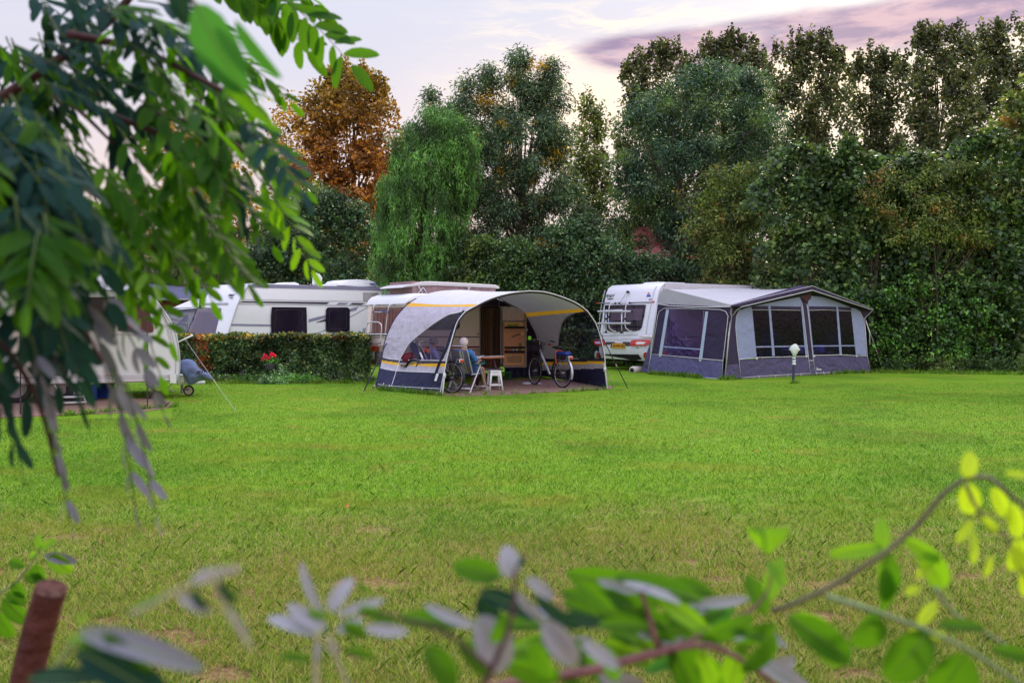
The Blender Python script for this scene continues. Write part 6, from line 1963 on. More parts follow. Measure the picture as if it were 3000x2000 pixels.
ctr = (pr + pf) / 2; angb = math.atan2(pf.y - pr.y, pf.x - pr.x)
bk_, MBK = bicycle('dark city bicycle with basket, its blue-covered rack and tail light facing the lawn', tuple(ctr), angb)
mb = MB(MBK); PB2 = None
mb.box((-.50, 0, .79), (.46, .20, .10), 0, .05)
for i, p in enumerate(mb.v):
    q = MBK.inverted() @ p; mb.v[i] = p + Vector((0, 0, .02 * mnoise.noise(p * 9)))
o = mb.build('rain_cover', pmat('blue_rain_cover', (.012, .03, .20), .4, .2, 8, wrinkle=2.5), None, smooth=True); tag(o, 'dark blue rain cover strapped on the bicycle rack', 'cover'); solid_at(o, MBK @ Vector((-.5, 0, .76)))
mb = MB(MBK); mb.tube(smooth_poly([(-.36, -.10, .72), (-.37, -.09, .84), (-.38, .0, .865), (-.37, .10, .84), (-.37, .11, .70), (-.42, .10, .55)], 4), .009, 6); mb.build('strap', pmat('orange_strap', (.80, .10, .02), .6), o, smooth=True)
bk2 = thing('basket', 'dark wire basket on the bicycle handlebar filled with black bags', 'basket', tuple(MBK @ Vector((.60, 0, .82))))
mb = MB(MBK)
def frust(mb, c, d0, d1, h, n=9):
    for lev in range(6):
        f = lev / 5; a_, b_ = d0[0] + (d1[0] - d0[0]) * f, d0[1] + (d1[1] - d0[1]) * f; z = c[2] + h * f
        mb.tube([(c[0] - a_, c[1] - b_, z), (c[0] + a_, c[1] - b_, z), (c[0] + a_, c[1] + b_, z), (c[0] - a_, c[1] + b_, z)], .004 if lev < 5 else .008, 4, closed=True)
    for k in range(n):
        s = -1 + 2 * k / (n - 1)
        for sg in (1, -1):
            mb.tube([(c[0] + s * d0[0], c[1] + sg * d0[1], c[2]), (c[0] + s * d1[0], c[1] + sg * d1[1], c[2] + h)], .003, 4)
            mb.tube([(c[0] + sg * d0[0], c[1] + s * d0[1], c[2]), (c[0] + sg * d1[0], c[1] + s * d1[1], c[2] + h)], .003, 4)
frust(mb, (.60, 0, .80), (.11, .15), (.15, .20), .22); mb.build('wire_body', BLACKP, bk2)
mb = MB(MBK); mb.box((.60, 0, .90), (.21, .30, .18), 0, .04); mb.build('lining', pmat('plum_black_cloth', (.035, .018, .045)), bk2)
mb = MB(MBK); mb.sphere((.60, .02, 1.03), .12, 14, 8, (1.2, 1.5, .7))
mb.v = [p + Vector((0, 0, .03 * mnoise.noise(p * 8))) for p in mb.v]
o = mb.build('black_bag', pmat('black_bag_cloth', (.015, .012, .02), .4, .2, 9, wrinkle=3), None, smooth=True); tag(o, 'bulging black bag in the bicycle basket', 'bag'); solid_at(o, MBK @ Vector((.6, 0, .95)))
mb = MB(MBK); mb.sphere((.42, -.30, 1.0), .05, 8, 6, (1.6, .8, .5)); mb.build('red_trim', pmat('dull_red', (.30, .03, .03), .6), o, smooth=True)
mb = MB(MBK); mb.box((.44, .30, 1.12), (.05, .10, .10), .4, .02); o = mb.build('key_pouch', pmat('neon_green', (.25, .75, .05), .6)); tag(o, 'small neon green pouch hanging on the bicycle handlebar', 'pouch'); solid_at(o, MBK @ Vector((.44, .3, 1.08)))
c2 = Vector((X(1322, 17.55), 17.55, 0)); d2 = Vector((-.80, .60, 0)).normalized(); ctr2 = c2 + d2 * .54
bicycle('bicycle mostly hidden behind the awning side panel, one bare wheel showing beside the chair', tuple(ctr2), math.atan2(d2.y, d2.x), cargo=False, lean=R(2))

# ------------------------------------------------------------------ flower pot on its ivy mound
yp_ = 20.45; xp_ = X(806, yp_)
rg = np.random.default_rng(7)
n = 5200; a_ = rg.uniform(0, 2 * np.pi, n); r_ = rg.uniform(0, 1, n) ** .5
mx_, my_ = r_ * np.cos(a_) * .70, r_ * np.sin(a_) * .55
mz = .42 * np.exp(-(mx_ / .36) ** 2 * 1.0 - (my_ / .34) ** 2) * rg.uniform(.75, 1.08, n) + .05 * rg.uniform(0, 1, n)
pos = np.stack([xp_ + mx_, yp_ + .15 + my_, mz], 1)
V = leaf_quads(rg, pos, rg.normal(size=(n, 3)) + [0, -.5, 0], rg.normal(size=(n, 3)) * .6 + [0, -.7, .8], .065 * rg.uniform(.6, 1.3, n), .05 * rg.uniform(.6, 1.3, n), .1)
L_MOUND = leafmat('leaves_mound', [(0, (.02, .05, .02)), (.5, (.05, .11, .035)), (.85, (.10, .17, .07)), (1, (.30, .34, .20))], transl=.25, rough=.4)
mt = thing('ivy_mound', 'rounded mound of variegated ivy in front of the beech hedge', 'plant', (xp_, yp_ + .15, 0))
quads_obj('foliage', V, L_MOUND, mt)
mb = MB(); mb.tube([(xp_, yp_ + .15, -.02), (xp_, yp_ + .15, .2), (xp_, yp_ + .15, .34)], [.24, .20, .10], 10); mb.build('stump', BARK, mt, smooth=True)
fringe('ground_cover', 'leafy weeds spreading round the ivy mound', [(xp_ - .9, yp_ + .1), (xp_ + .2, yp_ - .1), (xp_ + .9, yp_ + .1)], 2600, .06, L_IVY, 97, .2, .16)
pt_ = Vector((X(792, yp_), yp_ - .02, .34))
pot = thing('flower_pot', 'dark grey flower pot standing on the ivy mound', 'flower pot', tuple(pt_))
mb = MB(); mb.tube([pt_, pt_ + Vector((0, 0, .01)), pt_ + Vector((0, 0, .135))], [.10, .11, .145], 20); mb.tube([pt_ + Vector((0, 0, .125)), pt_ + Vector((0, 0, .15))], .152, 20); mb.build('pot', pmat('slate_pot', (.085, .07, .11), .6), pot, smooth=True, auto=40)
fl_ = thing('geranium', 'red geranium flowering in the dark grey pot', 'flower', tuple(pt_ + Vector((0, 0, .14))))
n = 420; V = leaf_quads(rg, np.array(pt_) + rg.normal(0, 1, (n, 3)) * [.09, .07, .05] + [0, 0, .22], rg.normal(size=(n, 3)), rg.normal(size=(n, 3)) + [0, -.6, .5], .06 * rg.uniform(.6, 1.2, n), .055 * rg.uniform(.7, 1.2, n), .1)
quads_obj('foliage', V, L_IVY, fl_)
PETM = leafmat('petals_red', [(0, (.60, .004, .03)), (.6, (.85, .01, .06)), (1, (.95, .05, .12))], transl=.25, rough=.6)
for cx_, cz_, s_ in ((781, 1043, 1.0), (774, 1052, .8), (800, 1038, 1.1), (789, 1049, .9), (806, 1042, .7)):
    c_ = Vector((X(cx_, yp_), yp_ - .08, EYE - (cz_ - HY) / FX * yp_)); n = 90
    V = leaf_quads(rg, np.array(c_) + unit(rg.normal(size=(n, 3))) * (.045 * s_), rg.normal(size=(n, 3)), rg.normal(size=(n, 3)) + [0, -1, .4], .035 * rg.uniform(.7, 1.2, n), .035 * rg.uniform(.7, 1.2, n), .1)
    quads_obj('blossom', V, PETM, fl_)
mb = MB()
for cx_, cz_ in ((781, 1050), (774, 1056), (800, 1046), (789, 1055)): mb.tube([pt_ + Vector((0, 0, .14)), (X(cx_, yp_), yp_ - .06, EYE - (cz_ - HY) / FX * yp_)], .004, 4)
mb.build('stem', pmat('green_stem', (.06, .14, .03), .6), fl_)
# ------------------------------------------------------------------ white caravan with bicycle rack
TW = R(34)
UW = Vector((math.cos(TW), math.sin(TW), 0))
PW = Plane((4.1, 24.1), (4.1 + UW.x, 24.1 + UW.y))
PE = Plane((4.1, 24.1), (4.1 - UW.y, 24.1 + UW.x))
CW = thing('caravan', 'white caravan with a bicycle rack and red tail lights next to the grey awning', 'caravan', (6.2, 26.6, 0))
e_ = [(1962, 827.5), (1946, 829), (1936, 837), (1930, 852), (1924, 885), (1917, 935), (1911, 985), (1907, 1012)]
ek = [kz(PW, x, y) for x, y in e_]
ek += [(ek[-1][0] + .02, .52), (ek[-1][0] + .10, .34), (ek[-1][0] + .3, .30)]
prof_w = ek + [(6.9, .32), (7.3, .5), (7.35, 1.2), (7.2, 2.3), (6.9, 2.62), (6.5, 2.665)]
WD = 2.42
shell(prof_w, PW, WD, .10).build('body', WHITE, CW, smooth=True, auto=35)
FE = Face(PE, [p[1] for p in ek][::-1], [-p[0] for p in ek][::-1])
def epatch(name, poly, mat, out=.004, th=.006, parent=None, lab=None, rings=2, smooth=False):
    mb = MB(); patch(mb, FE, poly, out, th, rings); return mb.build(name, mat, parent or CW, smooth=smooth, label=lab, auto=30 if smooth else None)
wn = epatch('rear_window', [(1772, 894), (1888, 892), (1892, 893), (1887, 925), (1880, 958), (1874, 966), (1862, 969), (1800, 972), (1785, 970), (1772, 962), (1770, 940)], DGLASS, .004, .014, smooth=True)
epatch('window_shade', [(1790, 905), (1884, 904), (1879, 938), (1790, 938)], pmat('violet_grey_film', (.10, .07, .11), .4), .02, .002, wn)
mb = MB(); line(mb, FE, [(1756, 888), (1907, 885)], .022, .006); mb.build('moulding', GREYTRIM, CW, smooth=True)
mb = MB(); line(mb, FE, [(1742, 984), (1870, 979)], .008, .006); line(mb, FE, [(1742, 995), (1912, 992)], .008, .002); mb.build('body_crease', pmat('pale_grey_trim', (.42, .43, .50)), CW, smooth=True)
mb = MB(); line(mb, PW, [(1962, 829), (1948, 831), (1938, 840), (1932, 855), (1926, 886), (1919, 936), (1913, 986)], .016, .006, 3); mb.build('edge_trim', pmat('silver_edge', (.5, .5, .56)), CW, smooth=True)
mb = MB(); line(mb, FE, [(1925, 838), (1917, 852), (1908, 890), (1898, 940), (1893, 978)], .012, .006, 3); mb.build('edge_trim', pmat('silver_edge', (.5, .5, .56)), CW, smooth=True)
mb = MB()
line(mb, FE, [(1773, 850), (1764, 885), (1757, 930), (1754, 985)], .010, .006, 3)
mb.build('edge_trim', pmat('silver_edge', (.5, .5, .56)), CW, smooth=True)
def etext(txt, name, mat, px, py, size, parent=None, out=.012, **k): return on(FE, txt, name, mat, parent or CW, px, py, out, size, **k)
etext('FENDT', 'lettering', INK, 1786, 867, .098, shear=.3, bold=.001)
etext('CARAVAN', 'small_lettering', INK, 1787, 875.5, .042, shear=.2, bold=.002)
etext('515', 'small_lettering', INK, 1867, 1019, .045)
mb = MB(); patch(mb, FE, [(1900, 856), (1905, 861), (1896, 861)], .006, .004, 1); mb.build('emblem', REDL, CW)
mb = MB(); patch(mb, FE, [(1896, 863), (1905, 863), (1907, 869), (1893, 869)], .006, .004, 1); mb.build('emblem', pmat('flag_blue', (.02, .10, .45), .4), CW)
epatch('badge', [(1901, 875), (1909, 874.5), (1908, 879), (1900, 879.5)], GREYTRIM)
epatch('marker_light', [(1910, 882), (1917, 881.5), (1916, 885), (1909, 885.5)], REDL, .006, .02)
epatch('marker_light', [(1748, 886), (1753, 886), (1752, 890), (1747, 890)], REDL, .006, .02)
# antenna or wiper joint with its rod
mb = MB(); q = FE.hit(1839, 855, .06); mb.sphere(q, .05, 10, 6, (1.1, 1, .8)); mb.tube([FE.hit(1836, 857, .05), FE.hit(1815, 888, .12)], .006, 6)
mb.build('rack_tension_rod', BLACKP, CW, smooth=True)
# bicycle rack
rk = thing('x', None, None); bpy.data.objects.remove(rk)
mb = MB()
for y0, y1, o in ((912, 912, .34), (947, 947, .36)):
    a_, b_ = FE.hit(1751, y0, o), FE.hit(1851, y1, o)
    mb.tube([a_, b_], .030, 8)
rackrail = mb.build('rack_rail', ALU, CW, smooth=True, auto=50)
mb = MB()
for x in (1776, 1822):
    mb.tube([FE.hit(x, 907, .30), FE.hit(x - 1, 972, .33)], .020, 8)
for x in (1785, 1833):
    mb.tube(smooth_poly([FE.hit(x + 16, 887, .02), FE.hit(x + 6, 888, .14), FE.hit(x, 900, .19), FE.hit(x - 2, 950, .2), FE.hit(x + 6, 966, .14), FE.hit(x + 22, 972, .02)], 4), .017, 8)
mb.tube([FE.hit(1790, 889, .14), FE.hit(1846, 887, .14)], .014, 8)
mb.tube([FE.hit(1775, 908, .3), FE.hit(1823, 908, .3)], .014, 8)
mb.build('rack_frame', ALU, rackrail, smooth=True)
mb = MB()
for x, y, o in ((1751, 912, .34), (1851, 912, .34), (1751, 947, .36), (1850, 947, .36), (1775, 972, .33), (1821, 972, .33), (1784, 928, .2), (1832, 934, .2), (1803, 888, .14), (1815, 888, .14), (1845, 887, .14), (1775, 934, .32)):
    mb.sphere(FE.hit(x, y, o), .036, 8, 5)
mb.box(FE.hit(1774, 974, .33), (.12, .05, .03), 0); mb.box(FE.hit(1821, 975, .33), (.12, .05, .03), 0)
mb.build('rack_clamps', BLACKP, rackrail, smooth=True)
mb = MB(); line(mb, FE, [(1766, 907), (1765, 930), (1768, 950), (1766, 975), (1764, 1000)], .005, .3, 4); mb.build('strap', BLACKP, rackrail, smooth=True)
mb = MB(); mb.sphere(FE.hit(1788, 942, .22), .035, 8, 5, (2, 1, .6)); mb.build('blue_tie', BLUE, rackrail, smooth=True)
# lower rear bumper and lamps
tl = epatch('tail_light', [(1845, 1010), (1848, 998), (1855, 995), (1906, 995), (1905, 1006), (1890, 1012), (1849, 1013)], REDL, .02, .02, smooth=True)
epatch('reversing_lens', [(1862, 1004), (1868, 1000), (1893, 1002), (1885, 1008), (1864, 1009)], CLEARL, .043, .003, tl)
tl = epatch('tail_light', [(1738, 997), (1768, 996), (1774, 1010), (1750, 1013), (1740, 1008)], REDL, .02, .02, smooth=True)
epatch('reversing_lens', [(1742, 1001), (1758, 1000), (1764, 1006), (1746, 1007)], CLEARL, .043, .003, tl)
epatch('bumper_recess', [(1775, 1001), (1845, 1001), (1848, 1013), (1838, 1014), (1834, 1003), (1786, 1004), (1783, 1016), (1774, 1010)][:5] + [(1774, 1010)], pmat('dark_recess', (.06, .06, .07), .6), .006, .004)
npp = epatch('number_plate', [(1790, 1005), (1831, 1007), (1829, 1020), (1788, 1018)], YPLATE, .03, .012)
epatch('plate_band', [(1790, 1005), (1793.5, 1005.2), (1792.5, 1018.4), (1788.5, 1018)], BLUEINK, .044, .002, npp)
etext('70-WR-HD', 'lettering', INK, 1812, 1013, .080, npp, .05)
epatch('grab_handle', [(1872, 981), (1911, 983), (1911, 987), (1885, 986)], CHROME, .02, .03, smooth=True)
epatch('plate_light', [(1800, 1001), (1826, 1002), (1823, 1004.5), (1803, 1004)], CHROME, .02, .03)
for cx_, rx in ((1888, 11), (1748, 7)):
    pb = [(cx_ + rx * math.cos(a_), 1040 + 13 * math.sin(a_)) for a_ in np.linspace(0, 2 * math.pi, 17)[:-1]]
    bb = epatch('fog_recess', pb, WPLAST, .01, .03, smooth=True)
    epatch('fog_light', [(cx_ + 3 + (x - cx_) * .6, 1041 + (y - 1040) * .75) for x, y in pb], REDL, .042, .012, bb, smooth=True)
epatch('underbody_shadow_board', [(1768, 1037), (1870, 1038), (1880, 1052), (1886, 1060), (1764, 1056)], pmat('black_chassis', (.015, .013, .015), .8), .01, .01).name = 'underbody_shade_board'  # black board stands in for the shade under the body
mb = MB(); q = PW.at(.5, .16, -.5); mb.tube([PW.at(.5, .4, -.5), PW.at(.45, .2, -.5), PW.at(.6, .02, -.5)], [.03, .03, .03], 6); mb.box(PW.at(.6, .02, -.5), (.18, .14, .03)); mb.build('corner_steady', pmat('rusty_dark_steel', (.07, .04, .04)), CW, smooth=True, auto=40)
a, b = MB(), MB(); wheel(a, b, PW.at(3.2, .32, -.12), PW.n, .32, .18); w_ = a.build('wheel', RUBBER, CW, smooth=True); b.build('rim', GUNM, w_, smooth=True, auto=30)
mb = MB(); mb.box(PW.at(3.2, .42, -1.2), (5.5, 1.9, .12), TW); mb.build('chassis', pmat('black_chassis', (.015, .013, .015)), CW)
# awning-side wall of the caravan, seen through the awning windows
mb = MB(); mb.slab(PW, [(2205, 905), (2280, 900), (2290, 965), (2210, 975)], .004, .02); mb.build('side_window', DGLASS, CW)
mb = MB(); mb.slab(PW, [(2318, 895), (2355, 893), (2360, 1050), (2322, 1052)], .004, .02); mb.build('doorway', DARKIN, CW)
mb = MB(); line(mb, PW, [(2000, 985), (2310, 985)], .014, .006); line(mb, PW, [(2000, 1003), (2310, 1004)], .008, .006); mb.build('belt_moulding', GREYTRIM, CW, smooth=True)
mb = MB(); mb.prism([PW.at(1.0, 2.665, -.9), PW.at(2.4, 2.665, -.9), PW.at(2.3, 2.74, -.9), PW.at(1.15, 2.74, -.9)], -PW.n * .6); mb.build('roof_hatch', WPLAST, CW)
# water container
mb = MB(); a_, b_ = GP(1852, 1086) + Vector((0, .6, .16)), GP(1880, 1085) + Vector((.1, .9, .16))
a_ = W(1852, 1084, 24.3); b_ = W(1884, 1083, 24.9)
mb.tube([a_, a_.lerp(b_, .05), a_.lerp(b_, .95), b_], [.09, .115, .115, .09], 16)
o = mb.build('water_container', pmat('cream_plastic', (.62, .55, .52), .4), None, smooth=True, auto=50); tag(o, 'pale rolling water container lying under the bicycle-rack caravan', 'container'); solid_at(o, a_ - Vector((0, 0, .115)))
mb = MB(); d_ = (a_ - b_).normalized(); mb.cyl(a_, a_ + d_ * .03, .06, seg=12); mb.build('cap', BLACKP, o, smooth=True, auto=40)

# ------------------------------------------------------------------ grey full awning
FWp = Plane((5.64, 21.5), (10.68, 24.45))
SWp = Plane((3.93, 24.0), (5.64, 21.5))
ARF = pmat('awning_roof_cloth', (.50, .49, .53), .75, .05, 1.5, wrinkle=2.5, transl=.05)
ATR = pmat('awning_triangle_cloth', (.40, .40, .45), .8, .05, 1.5, wrinkle=.8)
AVI = pmat('awning_violet_cloth', (.042, .030, .075), .8, .1, 2, wrinkle=3)
ALB = pmat('awning_pale_blue_cloth', (.28, .31, .52), .8, .06, 2, wrinkle=3.0, transl=.04)
ASK = pmat('awning_skirt_cloth', (.095, .080, .175), .8, .08, 2.5, wrinkle=5)
ADK = pmat('awning_dark_cloth', (.030, .022, .045), .8, .1, 2)
AVN = vinyl('awning_vinyl', (.56, .50, .76), (.05, .03, .10), .05, .15, .06)
AVN2 = vinyl('awning_vinyl_side', (.70, .62, .82), (.26, .18, .32), .07, .2, .08)
AW = thing('awning', 'large grey and violet awning with gabled front and white piping', 'awning', (7.2, 23.5, 0))
def fw(name, pts, mat, off=0.0, th=.008, P=FWp, parent=None, lab=None):
    mb = MB(); mb.slab(P, pts, off, th); return mb.build(name, mat, parent or AW, label=lab)
def fl(name, paths, r=.009, off=.02, P=FWp, mat=PIPE, parent=None):
    mb = MB()
    for pts in paths: line(mb, P, pts, r, off)
    return mb.build(name, mat, parent or AW, smooth=True)
# roof
E_ = FWp.hit(2143, 896, .16); Ap = FWp.hit(2380, 838, .18); Tp = FWp.hit(2559, 905, .16)
N_ = PW.hit(1950, 828, .02); N1 = PW.hit(1944, 847, .03); Fr_ = PW.hit(2352, 841, .02); Tb = PW.at(PW.k(Fr_) + 1.0, 2.0, .02)
def net(A, B, C, D, nu=24, nv=24, sag=.0, seed=0):
    """bilinear sheet A-B (front) to D-C (back)"""
    rows = []
    for i in range(nu + 1):
        u_ = i / nu; r_ = []
        for j in range(nv + 1):
            v_ = j / nv
            p = A.lerp(B, u_).lerp(D.lerp(C, u_), v_)
            p = p - Vector((0, 0, sag * math.sin(math.pi * u_) * math.sin(math.pi * v_))) + Vector((0, 0, .012 * mnoise.noise(p * 1.5 + Vector((seed, 0, 0)))))
            r_.append(p)
        rows.append(r_)
    return rows
mb = MB(); mb.grid(net(E_, Ap, Fr_, N1, sag=.05)); mb.add([N1, Fr_, N_], [(0, 1, 2)]); mb.build('roof', ARF, AW, smooth=True)
mb = MB(); mb.grid(net(Ap, Tp, Tb, Fr_, sag=.03)); mb.build('roof', ARF, AW, smooth=True)
# front gable trim: violet fold along both roof edges
def strip3(pa, pb, w0, name, mat):
    mb = MB(); mb.add([pa, pb, pb - Vector((0, 0, w0)), pa - Vector((0, 0, w0))], [(0, 1, 2, 3)]); mb.add([p + Vector((0, .012, 0)) for p in (pa, pb, pb - Vector((0, 0, w0)), pa - Vector((0, 0, w0)))], [(3, 2, 1, 0)])
    return mb.build(name, mat, AW)
o3 = FWp.n * .03
G1, G2, G3 = FWp.hit(2146, 896, .2), FWp.hit(2380, 838.5, .2), FWp.hit(2559, 905, .2)
H1, H2, H3 = FWp.hit(2172, 899, .2), FWp.hit(2380, 850, .2), FWp.hit(2556, 908, .2)
mb = MB(); mb.add([G1, G2, H2, H1], [(0, 1, 2, 3)]); mb.add([G2, G3, H3, H2], [(0, 1, 2, 3)])
Rb = FWp.hit(2352, 841, -.35); Ra0 = FWp.hit(2160, 893, -.02)
mb.add([G1, G2, G2 - FWp.n * .45 + Vector((0, 0, .035)), G1 - FWp.n * .12 + Vector((0, 0, .02))], [(0, 1, 2, 3)])
mb.build('gable_trim', AVI, AW)
mb = MB(); mb.tube([H1, H2, H3], .010, 6); mb.tube([G1 - FWp.n * .1 + Vector((0, 0, .02)), G2 + Vector((0, 0, .01)), G3], .006, 6); mb.tube([H1, FWp.hit(2158, 908, .1), FWp.hit(2144, 928, .03)], .009, 6)
mb.build('piping', PIPE, AW, smooth=True)
mb = MB(); mb.add([H1, H2, H3, FWp.hit(2556, 910, .01), FWp.hit(2380, 862, .01), FWp.hit(2165, 905, .01)], [(0, 1, 4, 5), (1, 2, 3, 4)]); mb.build('gable_underside', ADK, AW)
# front wall
fw('front_wall', [(2143, 900), (2143, 927), (2137, 985), (2130, 1045), (2126, 1068), (2163, 1066), (2165, 1056), (2160, 1015), (2155, 960), (2156, 928), (2166, 908), (2180, 898)], AVI)
fw('gable_panel', [(2150, 900), (2380, 846), (2556, 907), (2532, 930), (2519, 912), (2492, 900), (2412, 868), (2380, 862), (2336, 864), (2200, 897), (2166, 908)], ADK, -.012, .006)
fw('front_wall', [(2556, 907), (2532, 934), (2541, 1043), (2536, 1043), (2533, 964), (2527, 931), (2517, 911), (2495, 900)], AVI)
fw('pale_panel', [(2166, 908), (2200, 897.5), (2203, 906), (2216, 1044), (2165, 1053), (2160, 1015), (2155, 960), (2157, 928)], ALB, .004)
fw('pale_panel', [(2200, 897.5), (2336, 865), (2345, 872), (2349, 886), (2346.5, 898)], ALB, .004)
fw('pale_panel', [(2366, 890), (2371, 866), (2412, 870), (2452, 884), (2493, 901), (2368, 897)], ALB, .004)
fw('pale_panel', [(2493, 901), (2506, 904), (2519, 912), (2528, 931), (2534, 964), (2540, 1042), (2507, 1038), (2493, 911)], ALB, .004)
wins = [[(2202, 908), (2251, 908.5), (2263, 1042), (2216, 1044)], [(2257, 908.5), (2346, 909), (2360, 1041), (2269, 1042)], [(2370, 909), (2449, 909), (2460, 1039), (2383, 1041)], [(2455, 909), (2493, 911), (2506, 1038), (2466, 1039)]]
for w_ in wins:
    o = fw('window_panel', w_, AVN, .004, .003)
fw('window_valance', [(2200, 896), (2251, 896), (2252, 908.5), (2202, 908)], AVI, .004)
fw('window_valance', [(2257, 896), (2346, 898), (2347, 909), (2258, 908.5)], AVI, .004)
fw('window_valance', [(2368, 897), (2449, 898), (2450, 909), (2370, 909)], AVI, .004)
fw('window_valance', [(2455, 898), (2493, 901), (2493, 911), (2456, 909)], AVI, .004)
fw('mullion', [(2250, 893), (2256.5, 893), (2269.5, 1042), (2262.5, 1043)], ALB, .008)
fw('mullion', [(2449, 893), (2454.5, 893), (2466, 1039), (2459.5, 1040)], ALB, .008)
fw('mullion', [(2346, 897), (2351, 893), (2367, 1041), (2359.5, 1043)], ALB, .008)
fw('mullion', [(2363.5, 893), (2369, 897), (2383.5, 1041), (2377, 1041)], ALB, .008)
fw('window_bar', [(2213, 1014), (2359, 1011.5), (2359, 1015), (2213, 1018)], ALB, .008)
fw('window_bar', [(2381, 1012), (2504, 1010.5), (2504, 1014), (2381, 1015)], ALB, .008)
fw('centre_post_sleeve', [(2337, 864), (2345, 872), (2351, 890), (2369, 1055), (2382, 1055), (2363, 888), (2366, 876), (2375, 866), (2372, 855), (2340, 857)], AVI, .012)
fw('ridge_gusset', [(2336, 866), (2338, 858), (2374, 853), (2374, 874), (2360, 885), (2352, 876)], pmat('plum_gusset', (.075, .03, .045), .8, .1, 3), .024, .03)
fw('post_foot_panel', [(2369, 1056), (2382.5, 1055.5), (2388, 1092), (2374, 1093)], ASK, .012)
fw('skirt', [(2165, 1053), (2368, 1044), (2374, 1093), (2170, 1107)], ASK, .002)
fw('skirt', [(2382, 1041), (2540, 1043), (2549, 1083), (2546, 1090), (2389, 1092.5)], ASK, .002)
fw('skirt', [(2126, 1068), (2163, 1066), (2170, 1107), (2120, 1103)], ASK, .002)
fw('mud_flap', [(2172, 1106), (2374, 1093), (2388, 1092), (2545, 1089.5), (2545, 1092), (2388, 1096), (2372, 1097.5), (2176, 1111)], pmat('pale_mud_flap', (.24, .22, .30), .8), -.006)
fl('piping', [[(2200, 907.5), (2251, 908)], [(2257, 907.5), (2346, 909)], [(2370, 909), (2410, 907.5), (2449, 909)], [(2455, 909), (2493, 911)]], .006)
fl('piping', [[(2165, 1053), (2215, 1047), (2368, 1043.5)], [(2382, 1041), (2460, 1039), (2540, 1043)], [(2369, 1056), (2382.5, 1055.5)]], .010)
fl('piping', [[(2349, 886), (2352, 900), (2369, 1050), (2374, 1093)], [(2363.5, 890), (2366, 905), (2382, 1048), (2389, 1092)]], .009)
fl('piping', [[(2172, 1106), (2250, 1100), (2374, 1093)], [(2389, 1092), (2460, 1090), (2545, 1091)]], .007)
fl('piping', [smooth_poly([(2166, 908, 0), (2157, 928, 0), (2155, 960, 0), (2160, 1015, 0), (2165, 1053, 0), (2170, 1106, 0)], 3)] and [[(2166, 908), (2157, 928), (2155, 960), (2160, 1015), (2165, 1053), (2170, 1106)]], .008)
fl('piping', [[(2519, 912), (2528, 931), (2534, 964), (2540, 1042)], [(2557, 908), (2533, 933), (2541, 1043), (2549, 1083)], [(2144, 900), (2143, 930), (2136, 985), (2130, 1050), (2128, 1070)]], .008)
fl('corner_pole', [[(2141, 900), (2134, 990), (2124, 1107)]], .014, .04, mat=ALU)
fw('printed_mark', [(2392, 1080), (2406, 1080), (2407, 1083.5), (2392, 1083.5)], PIPE, .012, .002); fw('printed_mark', [(2392, 1077), (2396, 1077), (2396, 1078.5), (2392, 1078.5)], PIPE, .012, .002)
mb = MB()
for x, y in ((2216, 1050), (2362, 1044), (2385, 1043), (2509, 1042)):
    p_ = [FWp.hit(x + a_, y + b_, .02) for a_, b_ in ((-4, -2), (4, -2), (0, 4))]; mb.prism(p_, FWp.n * .01)
mb.build('corner_tabs', PIPE, AW)
for i, x in enumerate((2222, 2270, 2307, 2345, 2390, 2412, 2440, 2466)):
    y = 1107 - (x - 2170) * .063 if x < 2375 else 1092
    mb = MB(); mb.tube([FWp.hit(x, y - 4, .02), FWp.hit(x + 3, y + 6, .08)], .006, 5); mb.build('peg_loop', PIPE, AW, smooth=True)
# side wall
S = SWp
fw('side_wall', [(1926, 890), (2137, 899), (2141, 930), (2118, 1056), (2056, 1053), (2075, 912), (2040, 906), (1965, 902), (1952, 905), (1930, 1039), (1906, 1037), (1915, 960)], AVI, 0, .006, S)
fw('side_wall', [(2066, 910), (2137, 899), (2118, 1056), (2048, 1052)], AVI, .001, .004, S)
fw('side_triangle', [(1944, 847), (1950, 845), (2143, 893), (2139, 900), (1926, 890), (1934, 860)], ATR, .0, .006, S)
fw('window_panel', [(1955, 903), (2070, 910), (2050, 1053), (1934, 1040)], AVN2, .003, .003, S)
fw('mullion', [(1952, 907), (1960, 907), (1939, 1041), (1930, 1039)], pmat('awning_ice_blue', (.42, .50, .66), .8), .010, .006, S)
fw('mullion', [(2067, 912), (2075, 912), (2057, 1053), (2048, 1051)], pmat('awning_ice_blue', (.42, .50, .66)), .010, .006, S)
fl('tent_pole', [[(2062, 910), (2052, 1048)]], .014, -.1, S, pmat('ivory_pole', (.6, .56, .52), .4))
fw('window_bar', [(1942, 1013), (2052, 1021), (2052, 1025), (1942, 1017)], ALB, .012, .006, S)
fw('skirt', [(1907, 1037), (2118, 1056), (2117, 1110), (1900, 1091)], pmat('awning_side_skirt', (.13, .12, .27), .8, .08, 2.5, wrinkle=5), .002, .006, S)
fw('corner_flap', [(1906, 1000), (1902, 1090), (1879, 1089), (1893, 1040)], ASK, -.03, .006, S)
fl('piping', [[(1926, 890), (1960, 896), (2060, 899.5), (2140, 898)]], .012, .02, S)
fl('piping', [[(1926, 890), (1917, 960), (1907, 1040), (1898, 1090)]], .012, .02, S)
fl('piping', [[(1911, 1030), (1927, 925), (1932, 912), (1946, 903), (2020, 903), (2110, 907), (2126, 912), (2133, 925), (2131, 945), (2118, 1056), (2116, 1105)]], .009, .02, S)
fl('piping', [[(1909, 1037), (2118, 1056)], [(1900, 1090), (1975, 1098)], [(2044, 1104), (2117, 1110)]], .009, .02, S)
mb = MB()
